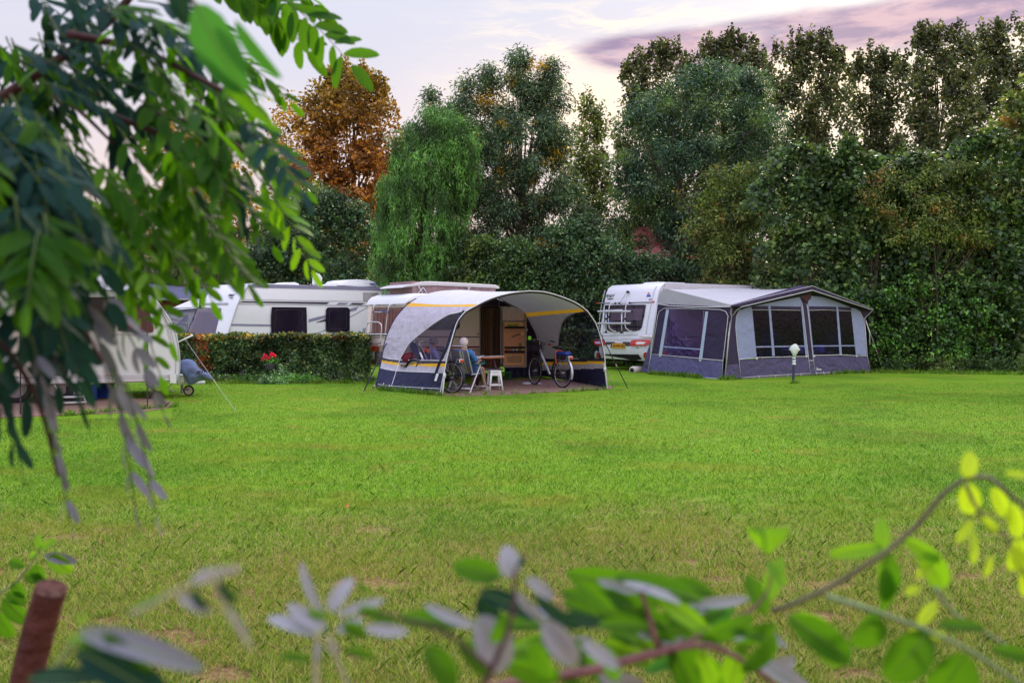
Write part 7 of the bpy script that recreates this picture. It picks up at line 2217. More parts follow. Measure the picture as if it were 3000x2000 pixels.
for x, y in ((1934, 1042), (2051, 1055)):
    p_ = [S.hit(x + a_, y + b_, .02) for a_, b_ in ((-4, -2), (5, -1), (1, 4))]; mb.prism(p_, S.n * .01)
mb.build('corner_tabs', PIPE, AW)
fw('mud_flap', [(1898, 1091), (1980, 1099), (2117, 1110), (2116, 1113), (2040, 1109), (1898, 1094)], pmat('pale_mud_flap', (.24, .22, .30)), -.006, .004, S)
# far wall so the awning is closed
mb = MB(); a_, b_ = FWp.hit(2545, 1000), PW.at(PW.k(Fr_) + .8, 0, 0)
mb.quad(Vector((a_.x, a_.y, 0)), Vector((b_.x, b_.y, 0)), Vector((b_.x, b_.y, 2.2)), Vector((a_.x, a_.y, 1.93))); mb.build('end_wall', ADK, AW)
# interior furniture
q_ = [FWp.hit(2130, 1100, -.1), FWp.hit(2540, 1088, -.1), PW.at(PW.k(Fr_), 0, .05), SWp.hit(1905, 1090, -.1)]
mb = MB(); mb.prism([Vector((p.x, p.y, .008)) for p in q_], (0, 0, .014)); mb.build('groundsheet', pmat('violet_groundsheet', (.07, .055, .10), .9, .15, 6), AW)
def recliner(px, Y, label, ang):
    x = X(px, Y); t = thing('recliner_chair', label, 'chair', (x, Y, 0), 'dark blue chairs inside the grey awning')
    M = Matrix.Translation((x, Y, 0)) @ Matrix.Rotation(ang, 4, 'Z')
    m_ = pmat('dark_blue_padding', (.014, .022, .085), .7, .15, 4)
    mb = MB(M); mb.box((0, 0, .45), (.52, .5, .07), 0, .03); mb.build('seat', m_, t, smooth=True, auto=50)
    mb = MB(M)
    rows = [[Vector((-.27 + .54 * i / 8, .24 + .12 * (z - .45) + .02 * math.sin(z * 22), z)) for z in np.linspace(.45, 1.22, 24)] for i in range(9)]
    mb.grid(rows); mb.grid([[p + Vector((0, .05, 0)) for p in r_] for r_ in rows]); mb.tube([(-.27, .25, .45), (-.28, .34, 1.2), (-.2, .35, 1.25), (.2, .35, 1.25), (.28, .34, 1.2), (.27, .25, .45)], .02, 6)
    mb.build('backrest', m_, t, smooth=True)
    for sx in (-.28, .28):
        mb = MB(M); mb.tube([(sx, -.3, 0), (sx, .25, .5)], .014, 6); mb.tube([(sx, .32, 0), (sx, -.2, .5)], .014, 6); mb.build('leg', GUNM, t, smooth=True)
        mb = MB(M); mb.box((sx, -.02, .66), (.05, .42, .03), 0, .01); mb.build('armrest', BLACKP, t)
recliner(2278, 23.6, 'dark blue recliner behind the middle pane of the first awning window', R(20))
recliner(2426, 25.0, 'dark blue recliner behind the wide pane of the second awning window', R(200))
def bag(px, Y, w, h, lab):
    x = X(px, Y); mb = MB(); mb.box((x, Y, .62 + h / 2), (w, .25, h), R(30), .03)
    o = mb.build('storage_bag', pmat('blue_checked_bag', (.04, .12, .48), .5, .6, 18, col2=(.35, .42, .62))); tag(o, lab, 'bag'); solid_at(o, (x, Y, .62))
bag(2399, 24.3, .26, .22, 'small blue and white bag on a camp table behind the awning window')
bag(2336, 24.0, .30, .20, 'blue bag at the foot of the central awning post')
bag(2303, 23.8, .2, .18, 'blue bag beside the first dark blue recliner')
for px, Y, lab in ((2399, 24.3, 'camp table carrying the small blue and white bag'), (2322, 23.9, 'camp table carrying two blue bags')):
    x = X(px, Y); t = thing('camp_table', lab, 'table', (x, Y, 0)); mb = MB(); mb.box((x, Y, .6), (.75, .45, .03), R(30), .01); mb.build('tabletop', GREYTRIM, t)
    for sx in (-.3, .3):
        mb = MB(); mb.tube([(x + sx, Y - .1, 0), (x + sx * .9, Y + .05, .58)], .012, 6); mb.build('leg', GUNM, t, smooth=True)
# rack with stacked trays and red basket behind the side window
t = thing('drying_stand', 'white stand of stacked trays behind the awning side window', 'stand', (X(2010, 24.0), 24.0, 0))
mb = MB(); c_ = Vector((X(2010, 24.0), 24.0, 0))
for z in (.72, .80, .88, .98): mb.cyl(c_ + Vector((0, 0, z)), c_ + Vector((0, 0, z + .02)), .19, seg=18)
mb.build('tray', WPLAST, t, smooth=True, auto=40)
mb = MB(); mb.tube([c_, c_ + Vector((0, 0, 1.1))], .015, 6); mb.build('post', WPLAST, t, smooth=True)
x = X(1962, 24.0); mb = MB(); mb.box((x, 24.0, .56), (.34, .28, .10), R(-55), .03); mb.box((x, 24, .25), (.3, .24, .5), R(-55), .02)
o = mb.build('basket', pmat('coral_basket', (.75, .10, .05), .5)); tag(o, 'coral red basket behind the awning side window', 'basket'); solid_at(o, (x, 24.0, 0))
mb = MB(); mb.sphere((x, 24.0, .66), .10, 12, 8, (1.2, 1, .8)); o = mb.build('laundry', pmat('pink_laundry', (.55, .35, .42), .9, .3, 9), None, smooth=True); tag(o, 'pink laundry heaped in the coral basket', 'laundry'); solid_at(o, (x, 24.0, .6))
mb = MB(); rows = []
for i in range(26):
    px = 1948 + i * 1.1; q = S.hit(px + 6, 1000, -.25 + .03 * math.sin(i * .9)); rows.append([Vector((q.x, q.y, 1.75 - i * .01)), Vector((q.x, q.y, 1.1)), Vector((q.x + .03 * i, q.y, .55))])
mb.grid(rows); o = mb.build('checked_curtain', pmat('blue_white_check', (.06, .08, .28), .8, .8, 9, col2=(.42, .44, .6)), AW, smooth=True)
# guy ropes at the far corner
ROPE = pmat('pale_rope', (.55, .54, .58))
guy('thin guy rope with white tensioner at the far corner of the grey awning', FWp.hit(2536, 935), GP(2588, 1087), .005, ROPE)
mb = MB(); mb.tube([FWp.hit(2537, 940, .02), FWp.hit(2548, 975, .05), FWp.hit(2548, 1010, .05)], .014, 6); o = mb.build('guy_strap', PIPE, None, smooth=True); tag(o, 'white strap end dangling at the far corner of the grey awning', 'strap'); solid_at(o, FWp.hit(2548, 1010, .05))

# white-wrapped post on the lawn
Yp = 20.45; xp = X(2325, Yp)
t = thing('service_post', 'dark post on the lawn with a white plastic bag tied over its top', 'post', (xp, Yp, 0))
mb = MB(); mb.tube([(xp - .01, Yp, -.03), (xp + .01, Yp, .62)], .033, 14); mb.build('pole', pmat('slate_post', (.05, .05, .10), .5), t, smooth=True, auto=40)
PP = Plane((xp - 1, Yp), (xp + 1, Yp))
BAGM = pmat('white_bag', (.66, .72, .68), .45, .05, 8, wrinkle=2.5)
mb = MB(); puffy(mb, PP, [(2319, 1012), (2325, 1008), (2331, 1007), (2336, 1010), (2340, 1018), (2345, 1023), (2339, 1029), (2334, 1038), (2330, 1046), (2324, 1046), (2321, 1037), (2317, 1029), (2311, 1023)], .04, 0, nz=.35); b1 = mb.build('bag', BAGM, t, smooth=True)
mb = MB(); rows = []
for k in range(10):
    z = 1.63 - (1046 + k * 2.4 - HY) / FX * Yp; r_ = .032 + .010 * (k / 9) + .006 * math.sin(k * 1.7)
    rows.append([Vector((xp + .01 + math.cos(a_) * r_ * (1 + .15 * math.sin(a_ * 4 + k)), Yp + math.sin(a_) * r_, z)) for a_ in np.linspace(0, 2 * math.pi, 19)])
mb.grid(rows); mb.build('bag_sleeve', BAGM, b1, smooth=True)
# ------------------------------------------------------------------ robinia leaves close to the camera
def nearleaf(name, top, under_t, spec=.5, rough=.38, transl=.35, var=.35):
    m = bpy.data.materials.new(name); m.use_nodes = True
    t = m.node_tree; t.nodes.clear(); g = NT(t)
    isl = g.n('ShaderNodeNewGeometry').outputs['Random Per Island']
    co = g.n('ShaderNodeTexCoord').outputs['Object']
    nz = g.noise(co, 30, 3)
    lo = tuple(c * (1 - var) for c in top); hi = tuple(min(1, c * (1 + var)) for c in top)
    c = g.mix(g.m('MULTIPLY', nz, .6), g.ramp(isl, [(0, lo), (1, hi)]), tuple(v * 1.5 for v in top))
    p = g.n('ShaderNodeBsdfPrincipled'); g.put(p.inputs['Base Color'], c)
    p.inputs['Roughness'].default_value = rough; p.inputs['Specular IOR Level'].default_value = spec
    tr = g.n('ShaderNodeBsdfTranslucent'); g.put(tr.inputs[0], g.ramp(isl, [(0, tuple(c_ * .75 for c_ in under_t)), (1, tuple(min(c_ * 1.2, 1) for c_ in under_t))]))
    mx = g.n('ShaderNodeMixShader'); mx.inputs[0].default_value = transl
    t.links.new(p.outputs[0], mx.inputs[1]); t.links.new(tr.outputs[0], mx.inputs[2])
    out = g.n('ShaderNodeOutputMaterial'); t.links.new(mx.outputs[0], out.inputs[0])
    MATS[name] = m
    return m
RG = nearleaf('robinia_leaf', (.018, .070, .006), (.15, .40, .008), .10, .55, .45)
RM = nearleaf('robinia_leaf_large', (.03, .15, .03), (.10, .36, .03), .2, .5, .4)
RB = nearleaf('robinia_leaf_bluish', (.008, .032, .028), (.035, .12, .03), .06, .55, .2)
RGY = nearleaf('robinia_leaf_grey_sheen', (.115, .115, .155), (.16, .20, .12), .6, .5, .15, .2)  # grey sheen of the sky put into the leaf colour
RGW = nearleaf('robinia_leaf_pale_sheen', (.25, .25, .31), (.30, .34, .24), .5, .45, .15, .2)  # paler version, sky sheen painted as leaf colour
RY = nearleaf('robinia_leaf_yellow', (.34, .48, .02), (.56, .82, .02), .3, .5, .5, .12)
RL = nearleaf('robinia_leaf_lime', (.075, .22, .010), (.28, .58, .01), .3, .45, .5, .3)
STEM_R = pmat('reddish_twig', (.16, .07, .07), .6, .3, 30, bump=.3, bs=80)
STEM_G = pmat('greenish_twig', (.16, .22, .10), .6, .2, 30)
VEIN = pmat('leaf_vein', (.16, .26, .05), .6, .2, 30)
STEM_L = pmat('leaf_stalk', (.05, .09, .02), .7, .2, 30)
STEM_D = pmat('dark_twig', (.05, .02, .02), .7, .3, 30)

def leaflet(vs, fs, base, axis, nrm, L, Wd, curl=.15, fold=.25):
    axis = axis.normalized(); side = axis.cross(nrm)
    if side.length < 1e-4: side = axis.orthogonal()
    side.normalize(); n2 = side.cross(axis).normalized()
    prof_ = ((0, .0), (.08, .45), (.25, .86), (.5, 1.0), (.75, .84), (.92, .48), (1.0, .0))
    o = len(vs)
    for i, (t, w) in enumerate(prof_):
        c = base + axis * (L * t) - n2 * (curl * L * t * t)
        vs.append(c)
        if 0 < i < 6:
            lift = n2 * (fold * Wd * .5 * w)
            vs.append(c + side * (Wd * .5 * w) + lift); vs.append(c - side * (Wd * .5 * w) + lift)
    # indices: 0 base; rows i=1..5 -> 3 verts each; last tip
    def idx(i): return o if i == 0 else (o + 1 + 3 * (i - 1) if i < 6 else o + 16)
    fs.append((idx(0), idx(1) + 1, idx(1))); fs.append((idx(0), idx(1), idx(1) + 2))
    for i in range(1, 5):
        a, b = idx(i), idx(i + 1)
        fs.append((a, a + 1, b + 1, b)); fs.append((a + 2, a, b, b + 2))
    fs.append((idx(5), idx(5) + 1, idx(6))); fs.append((idx(5) + 2, idx(5), idx(6)))

def compound(parent, p0, p1, sag, npair, L, wr, mat, rnd, facing=Vector((0, -.5, .85)), stem_mat=None, ang=55, jitter=.25, name='compound_leaf'):
    """one pinnate leaf from p0 to p1 with paired leaflets"""
    N = npair * 2 + 3
    pts = [p0.lerp(p1, t) + Vector((0, 0, -sag * math.sin(math.pi * t))) for t in np.linspace(0, 1, N)]
    vs = []; fs = []
    d0 = (p1 - p0)
    for k in range(npair + 1):
        t = .14 + .86 * k / npair
        i = min(int(t * (N - 1)), N - 2); p = pts[i].lerp(pts[i + 1], t * (N - 1) - i)
        ax = (pts[i + 1] - pts[i]).normalized()
        nrm = (facing + Vector((rnd.uniform(-1, 1), rnd.uniform(-1, 1), rnd.uniform(-1, 1))) * jitter).normalized()
        side = ax.cross(nrm).normalized()
        s_ = L * rnd.uniform(.82, 1.12) * (.75 + .25 * math.sin(math.pi * min(t + .15, 1)))
        if k == npair:
            leaflet(vs, fs, p, ax, nrm, s_, s_ * wr)
        else:
            for sg in (1, -1):
                a_ = R(ang + rnd.uniform(-14, 14))
                dd = ax * math.cos(a_) + side * (math.sin(a_) * sg) + Vector((0, 0, -.22 * rnd.random()))
                nn = (nrm + Vector((rnd.uniform(-1, 1), rnd.uniform(-1, 1), rnd.uniform(-1, 1))) * jitter * .7).normalized()
                leaflet(vs, fs, p + dd * .003, dd, nn, s_ * rnd.uniform(.88, 1.08), s_ * wr)
    mb = MB(); mb.add(vs, fs)
    mb.mi = [0] * len(fs); mb.cur = 1
    mb.tube(pts, [.0007 + .0006 * (1 - i / N) for i in range(N)], 5, cap=False)
    return mb.build(name, [mat, stem_mat or STEM_L], parent, smooth=True)

YS = 1.0
def PT(x, y, Y): return W(x, y, Y * YS)
def branch(name, label, stems, loc, cat='branch', group=None, mat=STEM_D):
    t = thing(name, label, cat, tuple(loc), group)
    mb = MB()
    for pts, r0, r1 in stems:
        q = smooth_poly([PT(*p) for p in pts], 5); n = len(q)
        mb.tube(q, [r0 + (r1 - r0) * i / (n - 1) for i in range(n)], 8)
    mb.build('stem', mat, t, smooth=True)
    return t
rnd = random.Random(4)
def fronds(parent, lst, mat, npair=7, wr=.36, **k):
    for f in lst:
        x0, y0, x1, y1, Y, Lp = f[:6]
        Y2 = f[6] if len(f) > 6 and f[6] is not None else Y * rnd.uniform(.95, 1.08)
        m_ = f[7] if len(f) > 7 else mat
        a_, b_ = PT(x0, y0, Y), PT(x1, y1, Y2)
        np_ = f[8] if len(f) > 8 else npair
        compound(parent, a_, b_, -(b_ - a_).length * .08, np_, Lp / FX * Y * YS, wr, m_, rnd, **k)

UP = Vector((.2, -.35, .9))
# -- sprays against the sky at the top
b1 = branch('robinia_branch', 'leafy robinia spray hanging against the pale sky at the top', [([(380, -160, 1.75), (560, -90, 1.7), (760, -40, 1.7)], .006, .003)], PT(380, -160, 1.75), group='robinia branches hanging into the view')
fronds(b1, [(715, -60, 1030, 190, 1.7, 118, 1.65, RG, 10), (650, -80, 900, 150, 1.7, 110, 1.75, RG, 8), (560, -80, 800, 50, 1.6, 100), (790, -90, 960, 60, 1.8, 90)], RG, wr=.38, jitter=.25, facing=Vector((-.3, -.8, .5)), ang=48)
# -- the big mass in the upper corner
def mass(label, stems, seeds, n, region, Ys, Lp, mats, angdeg, lenpx, seed, jit=.35, npair=7, facing=UP, group='robinia branches hanging into the view'):
    global rnd
    t = branch('robinia_branch', label, stems, PT(*stems[0][0][0]), group=group)
    rr = random.Random(seed); rnd = rr
    k = 0; tries = 0
    while k < n and tries < 4000:
        tries += 1
        x, y = rr.uniform(min(p[0] for p in region), max(p[0] for p in region)), rr.uniform(min(p[1] for p in region), max(p[1] for p in region))
        if not inside(x, y, region): continue
        a_ = R(rr.gauss(*angdeg)); L_ = rr.uniform(*lenpx)
        x1, y1 = x + math.cos(a_) * L_, y + math.sin(a_) * L_
        if (y1 > 860 and x1 > 290) or (y > 700 and x > 330): continue
        Y = rr.uniform(*Ys)
        fronds(t, [(x, y, x1, y1, Y, rr.uniform(*Lp) * 1.0, Y * rr.uniform(.92, 1.08), mats[rr.randrange(len(mats))])], None, npair=npair, jitter=jit, facing=facing, ang=42, wr=.31)
        k += 1
    return t
mass('broad robinia branch with dark leaves filling the upper corner', [([(-200, 420, 1.3), (60, 250, 1.25), (300, 80, 1.25), (420, -60, 1.25)], .009, .005), ([(60, 250, 1.25), (200, 300, 1.2), (330, 420, 1.15)], .006, .002)],
     None, 34, [(-60, -60), (420, -60), (560, 20), (480, 130), (300, 60), (240, 180), (120, 260), (-60, 260)], (1.0, 1.35), (80, 110), [RG, RG, RB, RB], (50, 28), (200, 340), 3)
mass('drooping robinia branch with long green sprays in front of the orange tree', [([(200, 100, 1.1), (420, 150, 1.1), (640, 260, 1.05), (760, 330, 1.05)], .006, .002), ([(300, 330, 1.1), (520, 420, 1.1), (640, 560, 1.1)], .005, .002)],
     None, 26, [(380, 120), (620, 60), (700, 160), (730, 330), (640, 480), (460, 520), (330, 420), (300, 300)], (.95, 1.4), (85, 115), [RG, RG, RG, RG, RB], (58, 16), (200, 300), 8)
mass('low robinia branch trailing green sprays over the rounded caravan', [([(-150, 350, 1.1), (120, 480, 1.05), (320, 600, 1.05), (480, 760, 1.05)], .007, .002)],
     None, 15, [(60, 330), (300, 420), (520, 560), (600, 620), (480, 760), (330, 740), (140, 640), (40, 480)], (.9, 1.25), (90, 125), [RG, RG, RG, RL], (55, 16), (220, 330), 13)
mass('shaded robinia branch with bluish leaves along the edge of the view', [([(-220, 300, .9), (-40, 520, .85), (60, 760, .85), (110, 980, .85)], .007, .002)],
     None, 40, [(-120, 240), (80, 260), (200, 420), (170, 640), (100, 860), (60, 1000), (-120, 1000)], (.70, .95), (110, 150), [RB, RB, RG], (72, 16), (220, 340), 17)
rnd = random.Random(5)
b5 = branch('robinia_branch', 'silvery robinia sprays hanging lowest, in front of the lawn', [([(-200, 500, .85), (60, 700, .8), (200, 880, .8), (300, 1060, .8)], .005, .0015), ([(-100, 900, .8), (40, 1050, .8), (120, 1200, .8), (170, 1400, .8)], .004, .0012)], PT(-200, 500, .85), group='robinia branches hanging into the view')
FS = Vector((-.5, -.35, .8))
fronds(b5, [(90, 980, 205, 1530, .78, 95, .78, RGY, 8), (60, 900, 150, 1260, .8, 120, .8, RB, 5), (180, 880, 240, 1180, .8, 130, .8, RB, 4), (-40, 1000, 60, 1360, .78, 120, .8, RB, 5),
            (330, 1080, 395, 1480, .8, 120, .8, RGY, 4), (370, 1120, 455, 1500, .8, 110, .8, RGY, 4), (240, 860, 330, 1130, .85, 120, .85, RGY, 4)], RB, jitter=.25, facing=FS, ang=32, wr=.27)
fronds(b5, [(120, 620, 260, 900, .85, 130, .85, RB, 4), (30, 640, 120, 960, .8, 130, .8, RB, 5), (250, 640, 345, 1010, .9, 130, .9, RB, 3), (160, 760, 250, 1100, .85, 130, .85, RB, 4), (280, 830, 480, 1210, .95, 85, .95, RGY, 6)], RB, jitter=.3, facing=FS, ang=40)
rnd = random.Random(6)
# right-hand drooping tips
b6 = branch('robinia_branch', 'bright green robinia tips reaching farthest towards the weeping willow', [([(420, 330, 1.2), (620, 380, 1.2), (740, 470, 1.15), (800, 560, 1.15)], .005, .002)], PT(420, 330, 1.2), group='robinia branches hanging into the view')
fronds(b6, [(740, 500, 915, 790, 1.25, 85, 1.3, RL, 9), (640, 300, 850, 590, 1.3, 80, 1.3, RG, 8), (640, 480, 800, 720, 1.2, 80), (560, 590, 740, 850, 1.2, 85, 1.2, RG, 7), (700, 380, 900, 560, 1.3, 75), (640, 140, 850, 300, 1.3, 80), (460, 600, 620, 880, 1.2, 85),
            (400, 700, 500, 1000, 1.1, 90, 1.1, RG, 6), (340, 760, 470, 1100, 1.1, 90, 1.1, RG, 6), (440, 640, 560, 860, 1.15, 80)], RG, jitter=.28, facing=Vector((-.2, -.7, .6)), ang=40)

def single(parent, x, y, ang, Lp, wr, Y, mat, face=Vector((0, -.6, .8)), name='leaf', curl=.28, fold=.5, dY=0.0):
    a_ = R(ang); p0 = PT(x, y, Y); p1 = PT(x + math.cos(a_) * Lp, y + math.sin(a_) * Lp, Y + dY)
    vs = []; fs = []; ax = p1 - p0
    leaflet(vs, fs, p0, ax, face.normalized(), ax.length, ax.length * wr, curl, fold)
    mb = MB(); mb.add(vs, fs)
    mb.cur = 1; n_ = face.normalized(); rr = ax.length * .009
    mb.tube([vs[0]] + [vs[1 + 3 * i] for i in range(5)] + [vs[16]], [rr * 1.2, rr, rr, rr * .9, rr * .7, rr * .5, rr * .3], 4, cap=False)
    return mb.build(name, [mat, VEIN], parent, smooth=True)
bb = branch('robinia_branch', 'robinia twig with one very large bright leaf close to the lens', [([(500, -120, .62), (560, 0, .62), (600, 60, .62)], .003, .001)], PT(500, -120, .62), group='robinia branches hanging into the view')
single(bb, 575, 10, 68, 275, .52, .6, RM, Vector((-.35, -.85, .3)), fold=.1)
single(bb, 600, 120, 62, 330, .20, .62, RG, Vector((-.8, -.5, .3)))
single(bb, 520, -60, 85, 130, .5, .6, RB, Vector((0, -.9, .3)))
single(bb, 690, 60, 60, 200, .25, .62, RM, Vector((-.6, -.6, .3)))

# -- twigs along the bottom of the view
rnd = random.Random(9)
g2 = 'robinia shoots growing up along the bottom of the view'
YS = .82
s1 = branch('robinia_shoot', 'arching robinia shoot with yellow leaves beside the frame edge', [([(2262, 1790, .80), (2400, 1735, .78), (2560, 1640, .76), (2680, 1545, .76), (2760, 1450, .76), (2830, 1400, .76)], .0022, .0016),
     ([(2830, 1400, .76), (2900, 1400, .76), (2960, 1450, .75), (3050, 1520, .75)], .0022, .0012), ([(2830, 1420, .76), (2870, 1500, .76), (2950, 1580, .76), (3010, 1700, .76)], .0016, .001)], PT(2262, 1790, .8), group=g2, mat=pmat('grey_brown_twig', (.09, .055, .045), .7, .35, 25, col2=(.13, .13, .07)))
F1 = Vector((0, -.9, .35))
for x, y, a_, L_, w_, m_ in ((2826, 1400, -72, 82, .62, RY), (2838, 1412, 88, 100, .62, RY), (2905, 1425, 62, 110, .42, RY), (2960, 1470, 75, 120, .4, RY), (2800, 1590, -50, 90, .3, RY), (2850, 1655, -85, 100, .26, RY), (2880, 1690, -60, 70, .34, RY),
                         (2990, 1570, 100, 110, .5, RY), (2960, 1600, 60, 90, .6, RY), (3000, 1640, 80, 120, .5, RY), (2870, 1510, 40, 90, .3, RY), (2940, 1390, 0, 90, .3, RY), (2680, 1690, -30, 70, .4, RY), (2650, 1740, -25, 60, .4, RY), (2690, 1830, -50, 90, .4, RY), (2660, 1850, 10, 70, .45, RY), (2720, 1850, 20, 60, .5, RY),
                         (2585, 1610, -92, 90, .5, RL), (2585, 1600, 170, 150, .28, RL), (2600, 1620, 88, 160, .45, RG), (2580, 1640, 75, 150, .35, RL), (2690, 1590, 58, 180, .42, RL), (2640, 1575, 30, 160, .3, RL), (2620, 1640, 95, 190, .22, RG)):
    single(s1, x, y, a_, L_, w_, .76 + rnd.uniform(-.02, .02), m_, F1 + Vector((rnd.uniform(-.4, .4), 0, rnd.uniform(-.3, .3))))
s2 = branch('robinia_shoot', 'green robinia shoot with round leaves running down into the frame corner', [([(2420, 1745, .76), (2550, 1785, .74), (2700, 1840, .73), (2850, 1910, .72), (3040, 2040, .72)], .0022, .0016), ([(2740, 1720, .74), (2800, 1800, .74), (2900, 1860, .74), (3040, 1950, .74)], .0018, .0014)], PT(2420, 1745, .76), group=g2, mat=STEM_G)
for x, y, a_, L_, w_, m_ in ((2560, 1790, 108, 125, .85, RG), (2720, 1850, 128, 190, .62, RG), (2830, 1910, 118, 200, .66, RG), (2740, 1830, 0, 170, .22, RG), (2900, 1900, 10, 150, .3, RG), (2960, 1990, 100, 140, .6, RG), (2330, 1790, 45, 250, .38, RL), (2300, 1800, 32, 280, .34, RG)):
    single(s2, x, y, a_, L_, w_, .72 + rnd.uniform(-.02, .02), m_, F1 + Vector((rnd.uniform(-.3, .3), 0, rnd.uniform(-.2, .3))))
s3 = branch('robinia_shoot', 'leafy robinia shoot rising in front of the lawn with a half-folded leaf on top', [([(1300, 2040, .70), (1560, 1990, .70), (1740, 1960, .70), (1830, 1935, .70), (1960, 1900, .70)], .0036, .0032), ([(1960, 1900, .70), (2080, 1890, .70), (2200, 1950, .70), (2300, 2030, .70)], .0026, .0016), ([(1925, 1890, .70), (1900, 1800, .70), (1878, 1730, .70)], .0022, .0015), ([(1960, 1900, .70), (2120, 1830, .72), (2230, 1760, .73), (2260, 1680, .73)], .0015, .0008)], PT(1300, 2040, .7), group=g2, mat=STEM_R)
for x, y, a_, L_, w_, m_ in ((2240, 1640, -88, 100, .1, RG), (2250, 1760, -75, 130, .42, RL), (2240, 1800, -110, 120, .5, RG), (2300, 1720, -120, 90, .4, RL), (2210, 1800, 150, 180, .34, RG), (2200, 1700 + 50, 172, 190, .16, RGW), (2130, 1780, 160, 200, .3, RG), (2060, 1760, 200, 260, .26, RG), (2000, 1770, 208, 180, .16, RGW), (1880, 1730, 190, 130, .26, RGW), (1870, 1725, 8, 120, .2, RGW),
                         (1990, 1750, 190, 330, .3, RG), (1900, 1850, -30, 200, .3, RG), (1960, 1880, 60, 200, .5, RG), (2090, 1870, -8, 150, .16, RGW), (1960, 1840, -150, 200, .3, RG), (2200, 1930, 25, 260, .22, RGW), (2050, 1900, 70, 160, .45, RL), (2180, 1880, 110, 180, .4, RL), (2270, 1850, 120, 160, .4, RG), (1800, 1800, -140, 140, .4, RG), (1750, 1720, 30, 150, .3, RG), (1640, 1730, 20, 140, .35, RG), (1960, 1700, 12, 150, .3, RG)):
    single(s3, x, y, a_, L_, w_, .72 + rnd.uniform(-.04, .05), m_, F1 + Vector((rnd.uniform(-.5, .5), 0, rnd.uniform(-.3, .4))))
rr_ = random.Random(21)
for _ in range(46):
    x, y = rr_.uniform(1560, 2280), rr_.uniform(1720, 1990)
    if y < 1720 + abs(x - 1950) * .25: continue
    single(s3, x, y, rr_.choice((rr_.uniform(-10, 70), rr_.uniform(150, 215))), rr_.uniform(90, 190), rr_.uniform(.18, .34), .74 + rr_.uniform(-.05, .09), rr_.choice((RG, RG, RL, RM, RG, RGW)), F1 + Vector((rr_.uniform(-.6, .6), 0, rr_.uniform(-.3, .5))), dY=rr_.uniform(-.03, .03))
vs = []; fs = []
c_ = PT(2253, 1570, .74)
pl_h = [(2188, 1537), (2200, 1545), (2253, 1548), (2305, 1540), (2316, 1540), (2300, 1580), (2275, 1605), (2250, 1622), (2220, 1600), (2196, 1570)]
mb = MB(); pts = [PT(x, y, .74 + (.004 if abs(x - 2253) > 30 else -.004)) for x, y in pl_h]; mb.add(pts + [PT(2253, 1582, .735)], [(i, (i + 1) % 10, 10) for i in range(10)]); mb.build('leaf', RL, s3, smooth=True)
s4 = branch('robinia_shoot', 'robinia shoot with pale silvery leaves in the middle of the bottom edge', [([(1380, 2060, .55), (1440, 1960, .55), (1500, 1800, .56), (1510, 1660, .58)], .002, .001), ([(1440, 1960, .55), (1300, 1850, .56), (1100, 1790, .56)], .0014, .0008)], PT(1380, 2060, .55), group=g2, mat=STEM_D)
for x, y, a_, L_, w_, m_ in ((1500, 1690, -100, 90, .72, RGW), (1515, 1660, -50, 40, .5, RB), (1470, 1690, 195, 150, .5, RG), (1475, 1685, 200, 80, .25, RGW), (1540, 1690, 35, 110, .35, RGW), (1500, 1720, 50, 150, .2, RGW), (1480, 1790, -75 + 180, 0.1 + 110, .5, RG), (1400, 1730, 20, 200, .3, RB), (1400, 1745, 55, 110, .6, RB), (1400, 1800, 62, 200, .58, RGW),
                         (1590, 1810, 55, 190, .42, RGW), (1560, 1740, 40, 190, .24, RB), (1400, 1835, 200, 170, .2, RGW), (1360, 1830, 190, 200, .3, RG), (1240, 1890, 50, 170, .5, RG), (1340, 1880, 40, 150, .5, RG), (1200, 1850, 185, 140, .25, RGW), (1560, 1870, 70, 150, .4, RG), (1700, 1880, 30, 150, .3, RGW), (1640, 1760, 20, 130, .3, RG), (1750, 1830, 0, 160, .3, RG), (1620, 1800, 10, 190, .22, RB), (1780, 1890, 80, 120, .4, RG), (1480, 1940, 20, 180, .4, RG)):
    single(s4, x, y, a_, L_, w_, .56 + rnd.uniform(-.03, .05), m_, F1 + Vector((rnd.uniform(-.5, .5), 0, rnd.uniform(-.2, .5))))
s5 = branch('robinia_shoot', 'small shoot with white-looking curled leaves over the worn grass', [([(930, 2060, .6), (925, 1950, .6), (930, 1850, .6)], .0022, .0015), ([(960, 1860, .6), (1000, 1960, .6), (1040, 2050, .6)], .0012, .001)], PT(930, 2060, .6), group=g2, mat=pmat('pale_twig', (.35, .33, .22), .6))
for x, y, a_, L_, w_, m_ in ((950, 1800, -122, 165, .2, RGW), (960, 1840, -150, 140, .32, RGW), (965, 1790, -60, 110, .45, RGW), (985, 1850, -30, 80, .4, RGW), (930, 1860, 205, 160, .26, RGW), (960, 1870, 60, 60, .5, RGW), (940, 1880, 110, 70, .4, RGW), (1000, 1830, 20, 80, .5, RG), (985, 1800, -20, 140, .2, RGW), (1040, 1700, 40, 60, .3, RG), (900, 1790, 20, 60, .4, RG), (1050, 1780, 20, 120, .3, RG), (820, 1920, 5, 90, .3, RG), (1010, 1900, 15, 90, .3, RG)):
    single(s5, x, y, a_, L_, w_, .58 + rnd.uniform(-.02, .03), m_, F1 + Vector((rnd.uniform(-.5, .5), 0, rnd.uniform(-.2, .5))))
s6 = branch('robinia_shoot', 'very blurred greyish spray over the worn grass', [([(380, 1800, .45), (500, 1740, .45), (620, 1680, .45), (700, 1660, .45)], .001, .0008), ([(620, 1680, .45), (670, 1800, .45), (740, 1900, .45)], .001, .0008)], PT(380, 1800, .45), group=g2, mat=pmat('pale_twig', (.35, .33, .22)))
